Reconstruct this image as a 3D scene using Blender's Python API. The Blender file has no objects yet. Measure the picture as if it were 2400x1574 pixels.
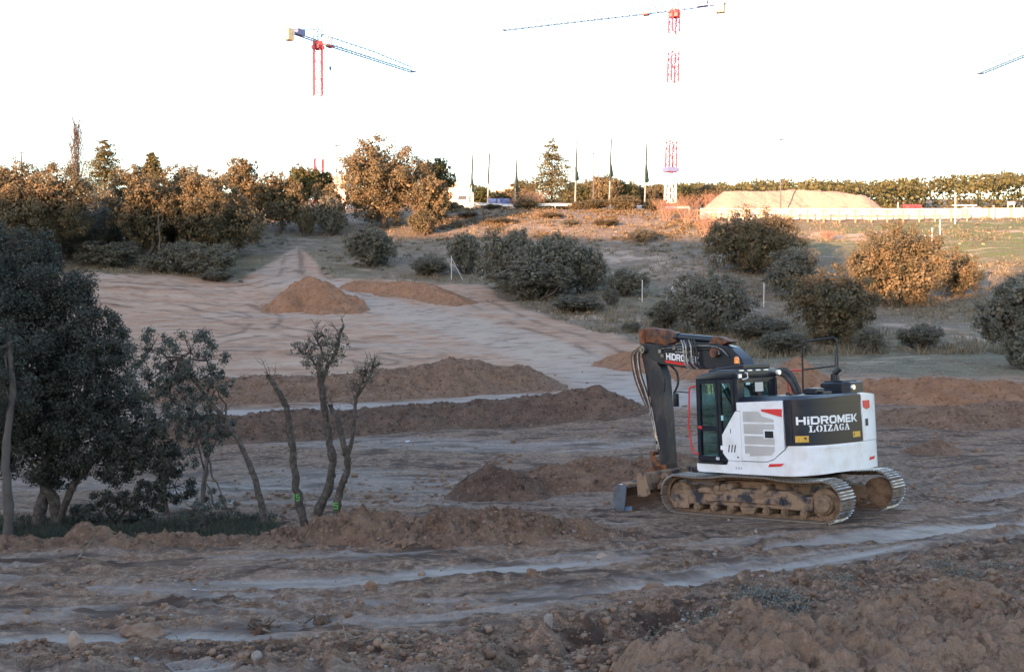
import bpy, bmesh, math, random
import numpy as np
from mathutils import Vector, Matrix

# ------------------------------------------------------------------ camera, sky, sun, exposure
SC = bpy.context.scene
COL = SC.collection
RAD = math.radians
F0 = 2400.0                       # focal length in photograph pixels (image 2400 x 1574)
V0 = 690.0                        # eye level row
PITCH = math.atan((787.0 - V0) / F0)
cam_d = bpy.data.cameras.new('camera'); cam = bpy.data.objects.new('camera', cam_d); COL.objects.link(cam)
cam_d.sensor_width = 36.0; cam_d.lens = 36.0; cam_d.clip_start = 0.2; cam_d.clip_end = 5000
cam.location = (0, 0, 0); cam.rotation_euler = (math.pi / 2 - PITCH, 0, 0)
SC.camera = cam

SUN_EL = RAD(5.0); SUN_AZ = RAD(30.0)          # light travels towards (sin az, cos az)
wd = bpy.data.worlds.new('World'); SC.world = wd; wd.use_nodes = True
wn = wd.node_tree; wn.nodes.clear()
sky = wn.nodes.new('ShaderNodeTexSky'); sky.sky_type = 'NISHITA'; sky.sun_disc = False
sky.sun_elevation = SUN_EL; sky.sun_rotation = math.pi + SUN_AZ
sky.altitude = 700; sky.air_density = 1.0; sky.dust_density = 1.0; sky.ozone_density = 1.25
wb = wn.nodes.new('ShaderNodeBackground'); wb.inputs[1].default_value = 0.15
wo = wn.nodes.new('ShaderNodeOutputWorld')
wt = wn.nodes.new('ShaderNodeMix'); wt.data_type = 'RGBA'; wt.blend_type = 'MULTIPLY'; wt.inputs[0].default_value = 1.0; wt.inputs[7].default_value = (1.08, 0.965, 1.0, 1)   # faint dusk rose over the whole sky
wn.links.new(sky.outputs[0], wt.inputs[6]); wn.links.new(wt.outputs[2], wb.inputs[0]); wn.links.new(wb.outputs[0], wo.inputs[0])

sl = bpy.data.lights.new('sun', 'SUN'); sl.energy = 3.8; sl.angle = RAD(0.5); sl.color = (1.0, 0.53, 0.29)
sun = bpy.data.objects.new('sun', sl); COL.objects.link(sun)
sdir = Vector((math.sin(SUN_AZ) * math.cos(SUN_EL), math.cos(SUN_AZ) * math.cos(SUN_EL), -math.sin(SUN_EL)))
sun.rotation_euler = sdir.to_track_quat('-Z', 'Y').to_euler()
sun.location = (-60, -100, 60)

SC.view_settings.view_transform = 'Standard'; SC.view_settings.look = 'None'
SC.view_settings.gamma = 1.0; SC.view_settings.use_curve_mapping = False
SC.view_settings.exposure = 2.85
SC.render.engine = 'CYCLES'
SC.cycles.use_denoising = True
SC.cycles.max_bounces = 6; SC.cycles.diffuse_bounces = 3; SC.cycles.glossy_bounces = 3
SC.cycles.transmission_bounces = 4; SC.cycles.transparent_max_bounces = 8
# ------------------------------------------------------------------ helpers
RNG = np.random.default_rng(7)

def at(u, v, Y):
    """world point seen at photograph pixel (u, v) at depth Y"""
    a = (u - 1200.0) / F0; b = (787.0 - v) / F0
    cp, sp = math.cos(PITCH), math.sin(PITCH)
    t = Y / (cp + b * sp)
    return Vector((a * t, Y, (-sp + b * cp) * t))

def tag(o, label=None, cat=None, group=None, kind=None):
    if label: o['label'] = label
    if cat: o['category'] = cat
    if group: o['group'] = group
    if kind: o['kind'] = kind
    return o

def empty(name, loc, label=None, cat=None, group=None):
    o = bpy.data.objects.new(name, None); COL.objects.link(o)
    o.empty_display_size = 0.2; o.location = loc
    return tag(o, label, cat, group)

def link(name, me, mat, parent=None, loc=None):
    o = bpy.data.objects.new(name, me); COL.objects.link(o)
    if mat is not None and not me.materials: me.materials.append(mat)
    if parent is not None: o.parent = parent
    if loc is not None: o.location = loc
    return o

def obj(name, bm, mat, parent=None, loc=None, smooth=False):
    me = bpy.data.meshes.new(name)
    bmesh.ops.recalc_face_normals(bm, faces=bm.faces[:])
    bm.to_mesh(me); bm.free()
    if smooth:
        me.polygons.foreach_set('use_smooth', [True] * len(me.polygons))
        me.set_sharp_from_angle(angle=RAD(35))
    return link(name, me, mat, parent, loc)

def np_mesh(name, V, Fc, smooth=False):
    me = bpy.data.meshes.new(name)
    V = np.ascontiguousarray(V, dtype=np.float32); Fc = np.ascontiguousarray(Fc, dtype=np.int32)
    k = Fc.shape[1]
    me.vertices.add(len(V)); me.vertices.foreach_set('co', V.ravel())
    me.loops.add(Fc.size); me.loops.foreach_set('vertex_index', Fc.ravel())
    me.polygons.add(len(Fc))
    me.polygons.foreach_set('loop_start', np.arange(0, Fc.size, k, dtype=np.int32))
    if smooth: me.polygons.foreach_set('use_smooth', np.ones(len(Fc), dtype=bool))
    me.update(calc_edges=True)
    return me

# --- value noise
def _h(ix, iy, s):
    n = (ix * 374761393 + iy * 668265263 + s * 974634541) & 0xffffffff
    n = ((n ^ (n >> 13)) * 1274126177) & 0xffffffff
    n = ((n ^ (n >> 15)) * 2246822519) & 0xffffffff
    return ((n ^ (n >> 16)) & 0xffff) / 32767.5 - 1.0

def vn(x, y, s=0):
    x = np.asarray(x, dtype=np.float64); y = np.asarray(y, dtype=np.float64)
    x, y = x * 0.8776 + y * 0.4794 + 17.3 * s, y * 0.8776 - x * 0.4794 + 5.1 * s
    fx = np.floor(x); fy = np.floor(y)
    ix = fx.astype(np.int64); iy = fy.astype(np.int64)
    tx = x - fx; ty = y - fy
    tx = tx * tx * tx * (tx * (tx * 6 - 15) + 10); ty = ty * ty * ty * (ty * (ty * 6 - 15) + 10)
    a = _h(ix, iy, s); b = _h(ix + 1, iy, s); c = _h(ix, iy + 1, s); d = _h(ix + 1, iy + 1, s)
    return (a * (1 - tx) + b * tx) * (1 - ty) + (c * (1 - tx) + d * tx) * ty

def vna(x, y, s=0):
    """axis aligned value noise (for streaks)"""
    x = np.asarray(x, dtype=np.float64); y = np.asarray(y, dtype=np.float64)
    fx = np.floor(x); fy = np.floor(y)
    ix = fx.astype(np.int64); iy = fy.astype(np.int64)
    tx = x - fx; ty = y - fy
    tx = tx * tx * (3 - 2 * tx); ty = ty * ty * (3 - 2 * ty)
    a = _h(ix, iy, s); b = _h(ix + 1, iy, s); c = _h(ix, iy + 1, s); d = _h(ix + 1, iy + 1, s)
    return (a * (1 - tx) + b * tx) * (1 - ty) + (c * (1 - tx) + d * tx) * ty

def fbm(x, y, s=0, o=4, g=0.5):
    r = 0; a = 1.0; f = 1.0; t = 0
    for i in range(o):
        r = r + a * vn(x * f, y * f, s + i); t += a; a *= g; f *= 2.03
    return r / t

def billow(x, y, s=0, o=3, g=0.5):
    r = 0; a = 1.0; f = 1.0; t = 0
    for i in range(o):
        r = r + a * (1 - 2 * np.abs(vn(x * f, y * f, s + i))); t += a; a *= g; f *= 2.1
    return r / t

def sstep(a, b, x):
    t = np.clip((np.asarray(x, dtype=np.float64) - a) / (b - a), 0, 1)
    return t * t * (3 - 2 * t)

# --- materials
def _mat(name):
    m = bpy.data.materials.new(name); m.use_nodes = True
    nt = m.node_tree; bs = nt.nodes['Principled BSDF']
    return m, nt, bs

def _noise(nt, scale, detail=4.0, rough=0.55, coord='Object', sc=None):
    tc = nt.nodes.new('ShaderNodeTexCoord'); n = nt.nodes.new('ShaderNodeTexNoise')
    n.inputs['Scale'].default_value = scale; n.inputs['Detail'].default_value = detail
    n.inputs['Roughness'].default_value = rough
    if sc is not None:
        mp = nt.nodes.new('ShaderNodeMapping'); mp.inputs['Scale'].default_value = sc
        nt.links.new(tc.outputs[coord], mp.inputs[0]); nt.links.new(mp.outputs[0], n.inputs['Vector'])
    else:
        nt.links.new(tc.outputs[coord], n.inputs['Vector'])
    return n

def _ramp(nt, src, lo, hi, c0=(0, 0, 0), c1=(1, 1, 1)):
    r = nt.nodes.new('ShaderNodeValToRGB')
    r.color_ramp.elements[0].position = lo; r.color_ramp.elements[1].position = hi
    r.color_ramp.elements[0].color = (*c0, 1); r.color_ramp.elements[1].color = (*c1, 1)
    nt.links.new(src, r.inputs[0]); return r

def _mix(nt, fac, a, b, mode='MIX'):
    m = nt.nodes.new('ShaderNodeMix'); m.data_type = 'RGBA'; m.blend_type = mode
    for sock, val in ((m.inputs[0], fac), (m.inputs[6], a), (m.inputs[7], b)):
        if isinstance(val, (int, float)): sock.default_value = val
        elif isinstance(val, tuple): sock.default_value = (*val, 1)
        else: nt.links.new(val, sock)
    return m.outputs[2]

def M(name, base, rough=0.6, metal=0.0, c2=None, nscale=4.0, lo=0.45, hi=0.65, bump=0.0, bscale=30.0, spec=0.4,
      coat=0.0, sc=None, r2=None):
    m, nt, bs = _mat(name)
    bs.inputs['Roughness'].default_value = rough; bs.inputs['Metallic'].default_value = metal
    bs.inputs['Specular IOR Level'].default_value = spec
    bs.inputs['Coat Weight'].default_value = coat
    bs.inputs['Base Color'].default_value = (*base, 1)
    if c2 is not None:
        n = _noise(nt, nscale, 6.0, 0.6, sc=sc); r = _ramp(nt, n.outputs['Fac'], lo, hi)
        nt.links.new(_mix(nt, r.outputs[0], base, c2), bs.inputs['Base Color'])
        if r2 is not None:
            nt.links.new(_mix(nt, r.outputs[0], (rough,) * 3, (r2,) * 3), bs.inputs['Roughness'])
    if bump > 0:
        n = _noise(nt, bscale, 5.0, 0.6); b = nt.nodes.new('ShaderNodeBump')
        b.inputs['Strength'].default_value = bump; b.inputs['Distance'].default_value = 0.05
        nt.links.new(n.outputs['Fac'], b.inputs['Height']); nt.links.new(b.outputs[0], bs.inputs['Normal'])
    return m

def M_leaf(name, c1, c2, c3=None, trans=0.18):
    """leaf colour varies leaf by leaf and in patches"""
    m, nt, bs = _mat(name)
    g = nt.nodes.new('ShaderNodeNewGeometry')
    col = _mix(nt, g.outputs['Random Per Island'], c1, c2)
    if c3 is not None:
        n = _noise(nt, 0.9, 3.0); r = _ramp(nt, n.outputs['Fac'], 0.45, 0.62)
        col = _mix(nt, r.outputs[0], col, c3)
    nt.links.new(col, bs.inputs['Base Color'])
    bs.inputs['Roughness'].default_value = 0.55; bs.inputs['Specular IOR Level'].default_value = 0.25
    tr = nt.nodes.new('ShaderNodeBsdfTranslucent'); nt.links.new(col, tr.inputs[0])
    mx = nt.nodes.new('ShaderNodeMixShader'); mx.inputs[0].default_value = trans
    out = [n for n in nt.nodes if n.type == 'OUTPUT_MATERIAL'][0]
    nt.links.new(bs.outputs[0], mx.inputs[1]); nt.links.new(tr.outputs[0], mx.inputs[2]); nt.links.new(mx.outputs[0], out.inputs[0])
    return m

# --- bmesh shapes
def b_box(bm, c, s, rot=None, bevel=0.0):
    """box centred at c with full sizes s"""
    mt = Matrix.Translation(Vector(c))
    if rot is not None: mt = mt @ rot.to_4x4()
    r = bmesh.ops.create_cube(bm, size=1.0, matrix=mt @ Matrix.Diagonal((*s, 1)))
    if bevel > 0:
        es = list({e for v in r['verts'] for e in v.link_edges})
        bmesh.ops.bevel(bm, geom=es, offset=bevel, segments=2, affect='EDGES', profile=0.5)
    return r

def b_prism(bm, pts, d0, d1, axis='y', bevel=0.0, seg=1):
    """polygon pts in the plane normal to axis, extruded from d0 to d1"""
    def P(p, d):
        if axis == 'y': return (p[0], d, p[1])
        if axis == 'x': return (d, p[0], p[1])
        return (p[0], p[1], d)
    a = [bm.verts.new(P(p, d0)) for p in pts]; b = [bm.verts.new(P(p, d1)) for p in pts]
    n = len(pts); fs = [bm.faces.new(a), bm.faces.new(b[::-1])]
    for i in range(n):
        fs.append(bm.faces.new((a[i], b[i], b[(i + 1) % n], a[(i + 1) % n])))
    if bevel > 0:
        es = list({e for f in fs for e in f.edges})
        bmesh.ops.recalc_face_normals(bm, faces=fs)
        bmesh.ops.bevel(bm, geom=es, offset=bevel, segments=seg, affect='EDGES', profile=0.5)
    return fs

def b_cyl(bm, p0, p1, r0, r1=None, n=12, caps=True):
    p0 = Vector(p0); p1 = Vector(p1); d = p1 - p0
    if r1 is None: r1 = r0
    q = d.to_track_quat('Z', 'Y').to_matrix().to_4x4()
    bmesh.ops.create_cone(bm, cap_ends=caps, segments=n, radius1=r0, radius2=r1, depth=d.length,
                          matrix=Matrix.Translation((p0 + p1) / 2) @ q)

def tube_arrays(pts, rads, n=6, jit=0.0, rng=None):
    pts = [Vector(p) for p in pts]; V = []; Fc = []
    ref = Vector((0.31, 0.87, 0.12))
    for i, p in enumerate(pts):
        t = (pts[min(i + 1, len(pts) - 1)] - pts[max(i - 1, 0)]).normalized()
        a = t.cross(ref)
        if a.length < 1e-4: a = t.cross(Vector((1, 0, 0)))
        a.normalize(); b = t.cross(a)
        for k in range(n):
            w = 2 * math.pi * k / n
            r = rads[i] * (1 + (jit * (rng.random() - 0.5) if rng is not None else 0))
            V.append(p + (a * math.cos(w) + b * math.sin(w)) * r)
    m = len(pts)
    for i in range(m - 1):
        for k in range(n):
            k2 = (k + 1) % n
            Fc.append((i * n + k, i * n + k2, (i + 1) * n + k2, (i + 1) * n + k))
    return V, Fc

def b_tube(bm, pts, r, n=8, smooth_pts=0):
    if smooth_pts: pts = catmull(pts, smooth_pts)
    rads = [r] * len(pts) if isinstance(r, (int, float)) else list(r)
    if len(rads) != len(pts):
        rads = list(np.interp(np.linspace(0, 1, len(pts)), np.linspace(0, 1, len(rads)), rads))
    V, Fc = tube_arrays(pts, rads, n)
    vs = [bm.verts.new(v) for v in V]
    for f in Fc: bm.faces.new([vs[i] for i in f])
    bm.faces.new(vs[:n][::-1]); bm.faces.new(vs[-n:])

def catmull(pts, k=5):
    P = [Vector(p) for p in pts]; out = []
    for i in range(len(P) - 1):
        p0 = P[max(i - 1, 0)]; p1 = P[i]; p2 = P[i + 1]; p3 = P[min(i + 2, len(P) - 1)]
        for j in range(k):
            t = j / k
            out.append(0.5 * ((2 * p1) + (p2 - p0) * t + (2 * p0 - 5 * p1 + 4 * p2 - p3) * t * t + (3 * p1 - p0 - 3 * p2 + p3) * t ** 3))
    out.append(P[-1]); return out
# ------------------------------------------------------------------ terrain
YS = [2, 6, 11, 15, 19.5, 22, 24, 27, 32, 38, 46, 60, 75, 86, 97, 108, 118, 130, 140, 152, 170, 220, 350, 700]
ZT = {
    -900: [-2.0, -3.0, -4.0, -4.45, -4.85, -5.3, -5.5, -5.5, -5.4, -5.3, -4.9, -3.6, -1.6, .4, 3.2, 5.6, 7.4, 9.2, 10.6, 12, 13.5, 18, 29.3, 62],
    0:    [-2.0, -3.0, -4.0, -4.45, -4.85, -5.3, -5.5, -5.55, -5.45, -5.3, -4.9, -3.9, -2.2, -.3, 2.4, 5.0, 7, 9, 10.5, 12, 13.5, 18, 29.3, 62],
    600:  [-2.0, -3.0, -4.0, -4.45, -4.82, -5.25, -5.45, -5.6, -5.5, -5.3, -4.95, -4.0, -2.2, -.5, 1.6, 4.2, 6.6, 9.5, 11.3, 12.6, 13.6, 18, 29.3, 62],
    1000: [-2.0, -3.0, -4.0, -4.40, -4.72, -5.0, -5.25, -5.6, -5.6, -5.35, -4.8, -3.9, -2.0, -.4, 1.5, 3.6, 6.0, 9, 11.2, 12.6, 13.8, 18.4, 29.3, 62],
    1300: [-2.0, -3.0, -4.0, -4.30, -4.68, -4.9, -5.2, -5.6, -5.6, -5.35, -4.7, -3.75, -2.1, -.2, 1.6, 3.6, 6.0, 9, 11.2, 12.6, 13.8, 18.6, 29.3, 62],
    1600: [-2.0, -3.0, -3.95, -4.25, -4.65, -4.85, -5.05, -5.35, -5.2, -4.9, -4.4, -3.7, -2.0, 0, 2.5, 4.6, 6.2, 9.2, 11, 12.2, 13.4, 18, 29.3, 62],
    2100: [-2.0, -3.0, -3.9, -4.20, -4.62, -4.78, -4.9, -4.98, -4.95, -4.6, -4.2, -3.3, -1.6, -.1, 2, 4.4, 6.6, 9.2, 10.8, 11.6, 12.8, 17, 29.3, 62],
    2400: [-2.0, -3.0, -3.85, -4.15, -4.55, -4.72, -4.85, -4.95, -4.9, -4.6, -4.2, -3.3, -1.5, .2, 2.4, 5.0, 7.4, 9.4, 10.8, 11.6, 12.8, 17, 29.3, 62],
    3300: [-2.0, -3.0, -3.8, -4.1, -4.5, -4.7, -4.8, -4.9, -4.9, -4.6, -4.2, -3.2, -1.4, .5, 3.0, 5.4, 7.6, 9.4, 10.8, 11.8, 13, 17, 29.3, 62],
}
_us = np.array(sorted(ZT)); _tab = np.array([ZT[k] for k in _us])
_gu = np.arange(-1500, 3901, 50.0); _gt = np.arange(math.log(2.0), math.log(700.0), 0.012)
_t1 = np.array([np.interp(_gt, np.log(YS), r) for r in _tab])
_G = np.array([np.interp(_gu, _us, _t1[:, j]) for j in range(len(_gt))]).T
def _smooth(A, ax, n):
    k = np.hanning(n + 2)[1:-1]; k /= k.sum()
    P = np.pad(A, [(n // 2, n // 2) if a == ax else (0, 0) for a in range(2)], mode='edge')
    return np.apply_along_axis(lambda r: np.convolve(r, k, mode='valid'), ax, P)
_G = _smooth(_smooth(_G, 1, 7), 0, 7)

CX, CY, CZ = 6.0, 22.75, -4.83                 # excavator standing point
TILT_X, TILT_Y = RAD(-4.9), RAD(-2.2)           # its slope: falls away from the camera, rises to the right

def H0(X, Y):
    X = np.asarray(X, dtype=np.float64); Y = np.maximum(np.asarray(Y, dtype=np.float64), 2.01)
    u = np.clip(1200 + F0 * X / Y, -1500, 3899.0); t = np.clip(np.log(Y), _gt[0], _gt[-1] - 1e-6)
    fu = np.clip((u - _gu[0]) / 50.0, 0, len(_gu) - 1.001); ft = np.clip((t - _gt[0]) / 0.012, 0, len(_gt) - 1.001)
    i = fu.astype(int); j = ft.astype(int); a = fu - i; b = ft - j
    return (_G[i, j] * (1 - a) + _G[i + 1, j] * a) * (1 - b) + (_G[i, j + 1] * (1 - a) + _G[i + 1, j + 1] * a) * b

def pad_w(X, Y):
    ax = (X - CX) * -0.719 + (Y - CY) * 0.695; lt = (X - CX) * 0.695 + (Y - CY) * 0.719
    d = np.sqrt((ax / 1.25) ** 2 + lt ** 2)
    return 1 - sstep(2.0, 3.6, d)

def H1(X, Y):
    z = H0(X, Y)
    pl = CZ - np.tan(TILT_Y) * (X - CX) + np.tan(TILT_X) * (Y - CY)
    w = pad_w(X, Y)
    z = z * (1 - w) + pl * w
    z = z - 0.24 * np.exp(-(((X - 3.0) / 1.3) ** 2 + ((Y - 25.4) / 0.9) ** 2))   # hollow under the bucket
    z = z - 0.40 * np.exp(-(pl_dist(X + 0.12 * vn(X * 3, Y * 3, 8), Y, DITCH) / 0.26) ** 2)
    return z

def pl_dist(X, Y, pts):
    d = np.full(np.shape(X), 1e9)
    for (x0, y0), (x1, y1) in zip(pts[:-1], pts[1:]):
        dx, dy = x1 - x0, y1 - y0; L = dx * dx + dy * dy + 1e-9
        t = np.clip(((X - x0) * dx + (Y - y0) * dy) / L, 0, 1)
        d = np.minimum(d, np.hypot(X - x0 - t * dx, Y - y0 - t * dy))
    return d

def softplus(x): return np.log1p(np.exp(np.clip(x, -30, 30)))

def track_w(X, Y):
    """across-track coordinate of the wheel marks on the near bench"""
    return Y - 0.58 * softplus((X + 0.5) / 1.2) * 1.2 + 0.30 * np.sin(X * 0.35) + 0.25 * fbm(X * 0.3, Y * 0.3, 15, 2)

LANES = [([(-13, 12.4), (-8, 12.2), (-3.2, 12.75), (-1.1, 13.6), (2.5, 15.0), (6, 17.0), (9.8, 19.6), (14, 22.5)], 0.56, 1.0),
         ([(-14, 15.8), (-7.95, 15.9), (-4.9, 15.6), (-2, 16.2), (1.8, 17.4), (4.2, 18.4), (7.8, 19.6), (12, 21.0)], 0.46, 0.9),
         ([(-9, 10.9), (-5.5, 11.15), (-4.2, 11.0), (-3, 10.6)], 0.25, 0.8),
         ([(-9, 14.0), (-4, 14.2), (0, 14.6), (2.5, 15.9), (6, 18.2)], 0.16, 0.5)]
DITCH = [(-0.2, 11.0), (0.5, 11.6), (1.2, 12.25), (2.1, 12.95)]

def lanes(X, Y):
    """0..1 smooth compacted lanes on the near bench"""
    wx = X + 0.25 * fbm(X * 0.8, Y * 0.8, 301, 2); wy = Y + 0.16 * fbm(X * 0.7, Y * 1.4, 303, 3)
    m = np.zeros_like(wx)
    for i, (pl, hw, s) in enumerate(LANES):
        d = pl_dist(wx, wy, pl); br = sstep(-0.55, 0.15, fbm(X * 0.3, track_w(X, Y) * 1.1, 310 + i, 3))
        m = np.maximum(m, s * br * (1 - sstep(hw * 0.55, hw * 1.1, d)))
    return m * (1 - sstep(21.0, 23.5, Y))

def rough_near(X, Y):
    """0..1 cloddy ground"""
    n = fbm(X * 0.45, track_w(X, Y) * 1.3, 31, 3)
    edge = 1 - sstep(0.2, 1.0, Y - np.interp(X, [-8, -5, -3, -1, 1.5, 3.0, 6, 10], [10.6, 11.3, 11.4, 11.8, 13.1, 14.0, 16.2, 18.4]) + 0.35 * fbm(X * 1.1, Y * 1.1, 33, 2))
    crest = sstep(18.2, 19.0, Y) * (1 - sstep(20.5, 21.5, Y)) * (1 - sstep(1.0, 2.5, X))
    r = np.clip(sstep(0.05, 0.45, n) * 0.7 + edge + 0.7 * crest, 0, 1)
    return r * (1 - 0.85 * lanes(X, Y)) * (1 - 0.6 * pad_w(X, Y))

def detail(X, Y):
    near = 1 - sstep(24, 34, Y)
    mid = sstep(22, 30, Y) * (1 - sstep(75, 110, Y))
    far = sstep(60, 95, Y)
    w = track_w(X, Y)
    ln = lanes(X, Y); rg = rough_near(X, Y)
    crumb = np.maximum(0, fbm(X * 2.2, w * 4.5, 44, 3) - 0.05)
    z = near * (0.06 * fbm(X * 0.3, w * 0.8, 5, 2) + 0.035 * fbm(X * 0.7, w * 2.4, 9, 3) + 0.014 * vna(X * 0.5, w * 7.5, 12)
                - 0.05 * ln
                + rg * (0.10 * billow(X * 1.5, Y * 1.5, 21, 2) + 0.075 * billow(X * 4.2, Y * 4.2, 25, 3, 0.65))
                + 0.022 * fbm(X * 5, Y * 7, 41, 3, 0.65) * (1 - 0.8 * ln)
                + 0.11 * crumb * (1 - 0.9 * ln))
    z = z + mid * (0.05 * fbm(X * 0.12, Y * 0.5, 51, 3) + 0.06 * vna(X * 0.12, (Y + 0.15 * X) * 0.75, 54) + 0.035 * fbm(X * 1.2, Y * 1.6, 57, 3))
    z = z + far * (0.22 * fbm(X * 0.07, Y * 0.07, 61, 3) + 0.14 * fbm(X * 0.5, Y * 0.5, 64, 3) + 0.06 * fbm(X * 1.8, Y * 1.8, 67, 2))
    return z * (1 - 0.75 * pad_w(X, Y))

def HD(X, Y): return H1(X, Y) + detail(np.asarray(X, dtype=float), np.asarray(Y, dtype=float))
def gz(X, Y): return float(HD(np.array([X]), np.array([Y]))[0])

def gp(u, v, y0=10.0, y1=160.0):
    """point of the ground seen at photograph pixel (u, v)"""
    Y = np.geomspace(y0, y1, 900); a = at(u, v, 1.0)
    d = H1(a.x * Y, Y) - a.z * Y
    k = np.nonzero((d[:-1] < 0) & (d[1:] >= 0))[0]
    i = k[0] if len(k) else len(Y) - 1
    return Vector((a.x * Y[i], Y[i], gz(a.x * Y[i], Y[i])))

def path(*uv): return [tuple(gp(u, v)[:2]) for u, v in uv]

ROAD_A = path((1560, 935), (1400, 872), (1240, 808), (1080, 758), (920, 722), (800, 690), (715, 655))
ROAD_B = path((500, 972), (760, 958), (1000, 947), (1350, 925), (1560, 912))
ROAD_C = path((660, 662), (655, 610), (655, 555))
EDGE = path((120, 652), (330, 645), (560, 655), (650, 600), (700, 570), (780, 652), (960, 660), (1130, 665), (1180, 700), (1300, 745), (1500, 800),
            (1700, 850), (1900, 878), (2100, 885), (2400, 880), (2900, 880))

SCARS = [(path((1210, 745), (1350, 742), (1490, 750)), 1.3), (path((1430, 590), (1560, 620), (1620, 655)), 5.0), (path((2120, 765), (2200, 770), (2310, 790)), 1.6), (path((135, 648), (200, 645), (285, 648)), 2.0), (path((690, 520), (800, 500), (900, 560)), 2.5), (path((1890, 548), (1980, 560), (2060, 548)), 3.5), (path((2280, 545), (2420, 542)), 1.5)]

def bare(X, Y):
    """1 on graded earth, 0 on the grassy slope"""
    ex = np.array([p[0] / p[1] for p in EDGE]); ey = np.array([p[1] for p in EDGE]); o = np.argsort(ex)
    lim = np.interp(X / np.maximum(Y, 1), ex[o], ey[o]) + 2.0 * fbm(X * 0.12, Y * 0.12, 71, 3) + 0.8 * fbm(X * .6, Y * .6, 73, 2)
    return 1 - sstep(-1.2, 1.2, Y - lim)

TYRE = [(path(*t), k) for t, k in [
    (((180, 700), (400, 720), (600, 760), (800, 800), (1000, 832)), 0), (((300, 760), (520, 745), (700, 738), (850, 748), (1000, 790), (1150, 830)), 1),
    (((470, 702), (560, 716), (625, 745), (600, 780), (480, 802), (320, 800)), 0), (((640, 562), (655, 620), (690, 660), (800, 690), (960, 722), (1120, 765)), 1),
    (((720, 580), (735, 640), (770, 665), (900, 690)), 0), (((150, 672), (350, 670), (560, 674), (670, 650), (690, 600)), 0), (((840, 762), (1000, 757), (1150, 792), (1300, 850), (1420, 905)), 1),
    (((300, 830), (550, 815), (800, 825), (900, 848)), 0), (((500, 1090), (800, 1080), (1100, 1060), (1500, 1012)), 0), (((480, 1150), (800, 1160), (1050, 1170), (1400, 1185)), 1),
    (((2060, 1130), (2200, 1158), (2420, 1150)), 1), (((2040, 1085), (2200, 1065), (2420, 1078)), 0), (((1120, 700), (1200, 745), (1340, 790), (1500, 850)), 0)]]

def tyre(X, Y):
    """pairs of wheel marks: darker (+) or paler (-)"""
    wx = X + 0.3 * fbm(X * .25, Y * .25, 401, 2); wy = Y + 0.3 * fbm(X * .25, Y * .25, 402, 2); dk = np.zeros_like(X); pl = np.zeros_like(X)
    for pts, k in TYRE:
        d = pl_dist(wx, wy, pts); m = np.exp(-(((d - 0.95) / 0.28) ** 2)) * sstep(-.5, .1, fbm(X * .35, Y * .35, 404, 2))
        if k: pl = np.maximum(pl, m)
        else: dk = np.maximum(dk, m)
    return dk, pl

def masks(X, Y):
    nearb = 1 - sstep(24, 30, Y)
    b = bare(X, Y)
    pale = lanes(X, Y) * nearb
    w = track_w(X, Y)
    pale = np.maximum(pale, nearb * 0.5 * sstep(0.05, 0.5, fbm(X * 0.4, w * 1.9, 81, 3) + 0.25 * vna(X * 0.5, w * 7, 83)) * (1 - rough_near(X, Y)))
    # valley floor and field: wheel streaks running across
    st = vna(X * 0.055, (Y + 0.12 * X + 1.5 * np.sin(X * 0.06)) * 0.55, 91) + 0.55 * vna(X * 0.11, (Y + 0.1 * X) * 1.7, 93) + 0.3 * fbm(X * 0.5, Y * 0.9, 95, 2)
    mid = sstep(24, 30, Y)
    pale = np.maximum(pale, mid * b * (0.42 + 0.15 * sstep(45, 60, Y)) * sstep(0.0, 0.8, st + 0.5 * fbm(X * .9, Y * 1.3, 94, 3)))
    for pl, hw in ((ROAD_A, 3.0), (ROAD_B, 1.1), (ROAD_C, 2.6)):
        d = pl_dist(X, Y, pl) + 0.5 * fbm(X * 0.3, Y * 0.3, 97, 2)
        pale = np.maximum(pale, mid * (0.95 if pl is not ROAD_C else 0.7) * (1 - sstep(hw * 0.6, hw * 1.15, d)))
    grass = 1 - b
    dk, tp = tyre(X, Y); pale = pale * (1 - 0.85 * dk * b); pale = np.maximum(pale, 0.8 * tp * b * mid)
    # bare chalky scars on the slope
    for pl, hw in SCARS:
        d = pl_dist(X, Y, pl) + 1.2 * fbm(X * 0.35, Y * 0.5, 131, 3); sc = (1 - sstep(hw * 0.3, hw, d)) * sstep(-0.35, 0.25, fbm(X * 0.8, Y * 0.8, 133, 3))
        pale = np.maximum(pale, sc * mid); grass = grass * (1 - 0.9 * sc)
    # dry reddish field tone
    dry = sstep(38, 60, Y)
    wet = np.exp(-(((X - 56) / 18) ** 2 + ((Y - 116) / 13) ** 2)) * 1.9 + 0.25 * sstep(0, .5, fbm(X * .05, Y * .05, 99, 2))
    dry = dry * (1 - 0.85 * dk * b)
    return np.clip(pale, 0, 1), np.clip(grass, 0, 1), np.clip(dry, 0, 1), np.clip(wet, 0, 1)

def set_masks(me, V):
    p, g, d, w = masks(V[:, 0].astype(float), V[:, 1].astype(float))
    ca = me.color_attributes.new('m', 'FLOAT_COLOR', 'POINT')
    ca.data.foreach_set('color', np.stack([p, g, d, w], 1).astype(np.float32).ravel())

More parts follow.
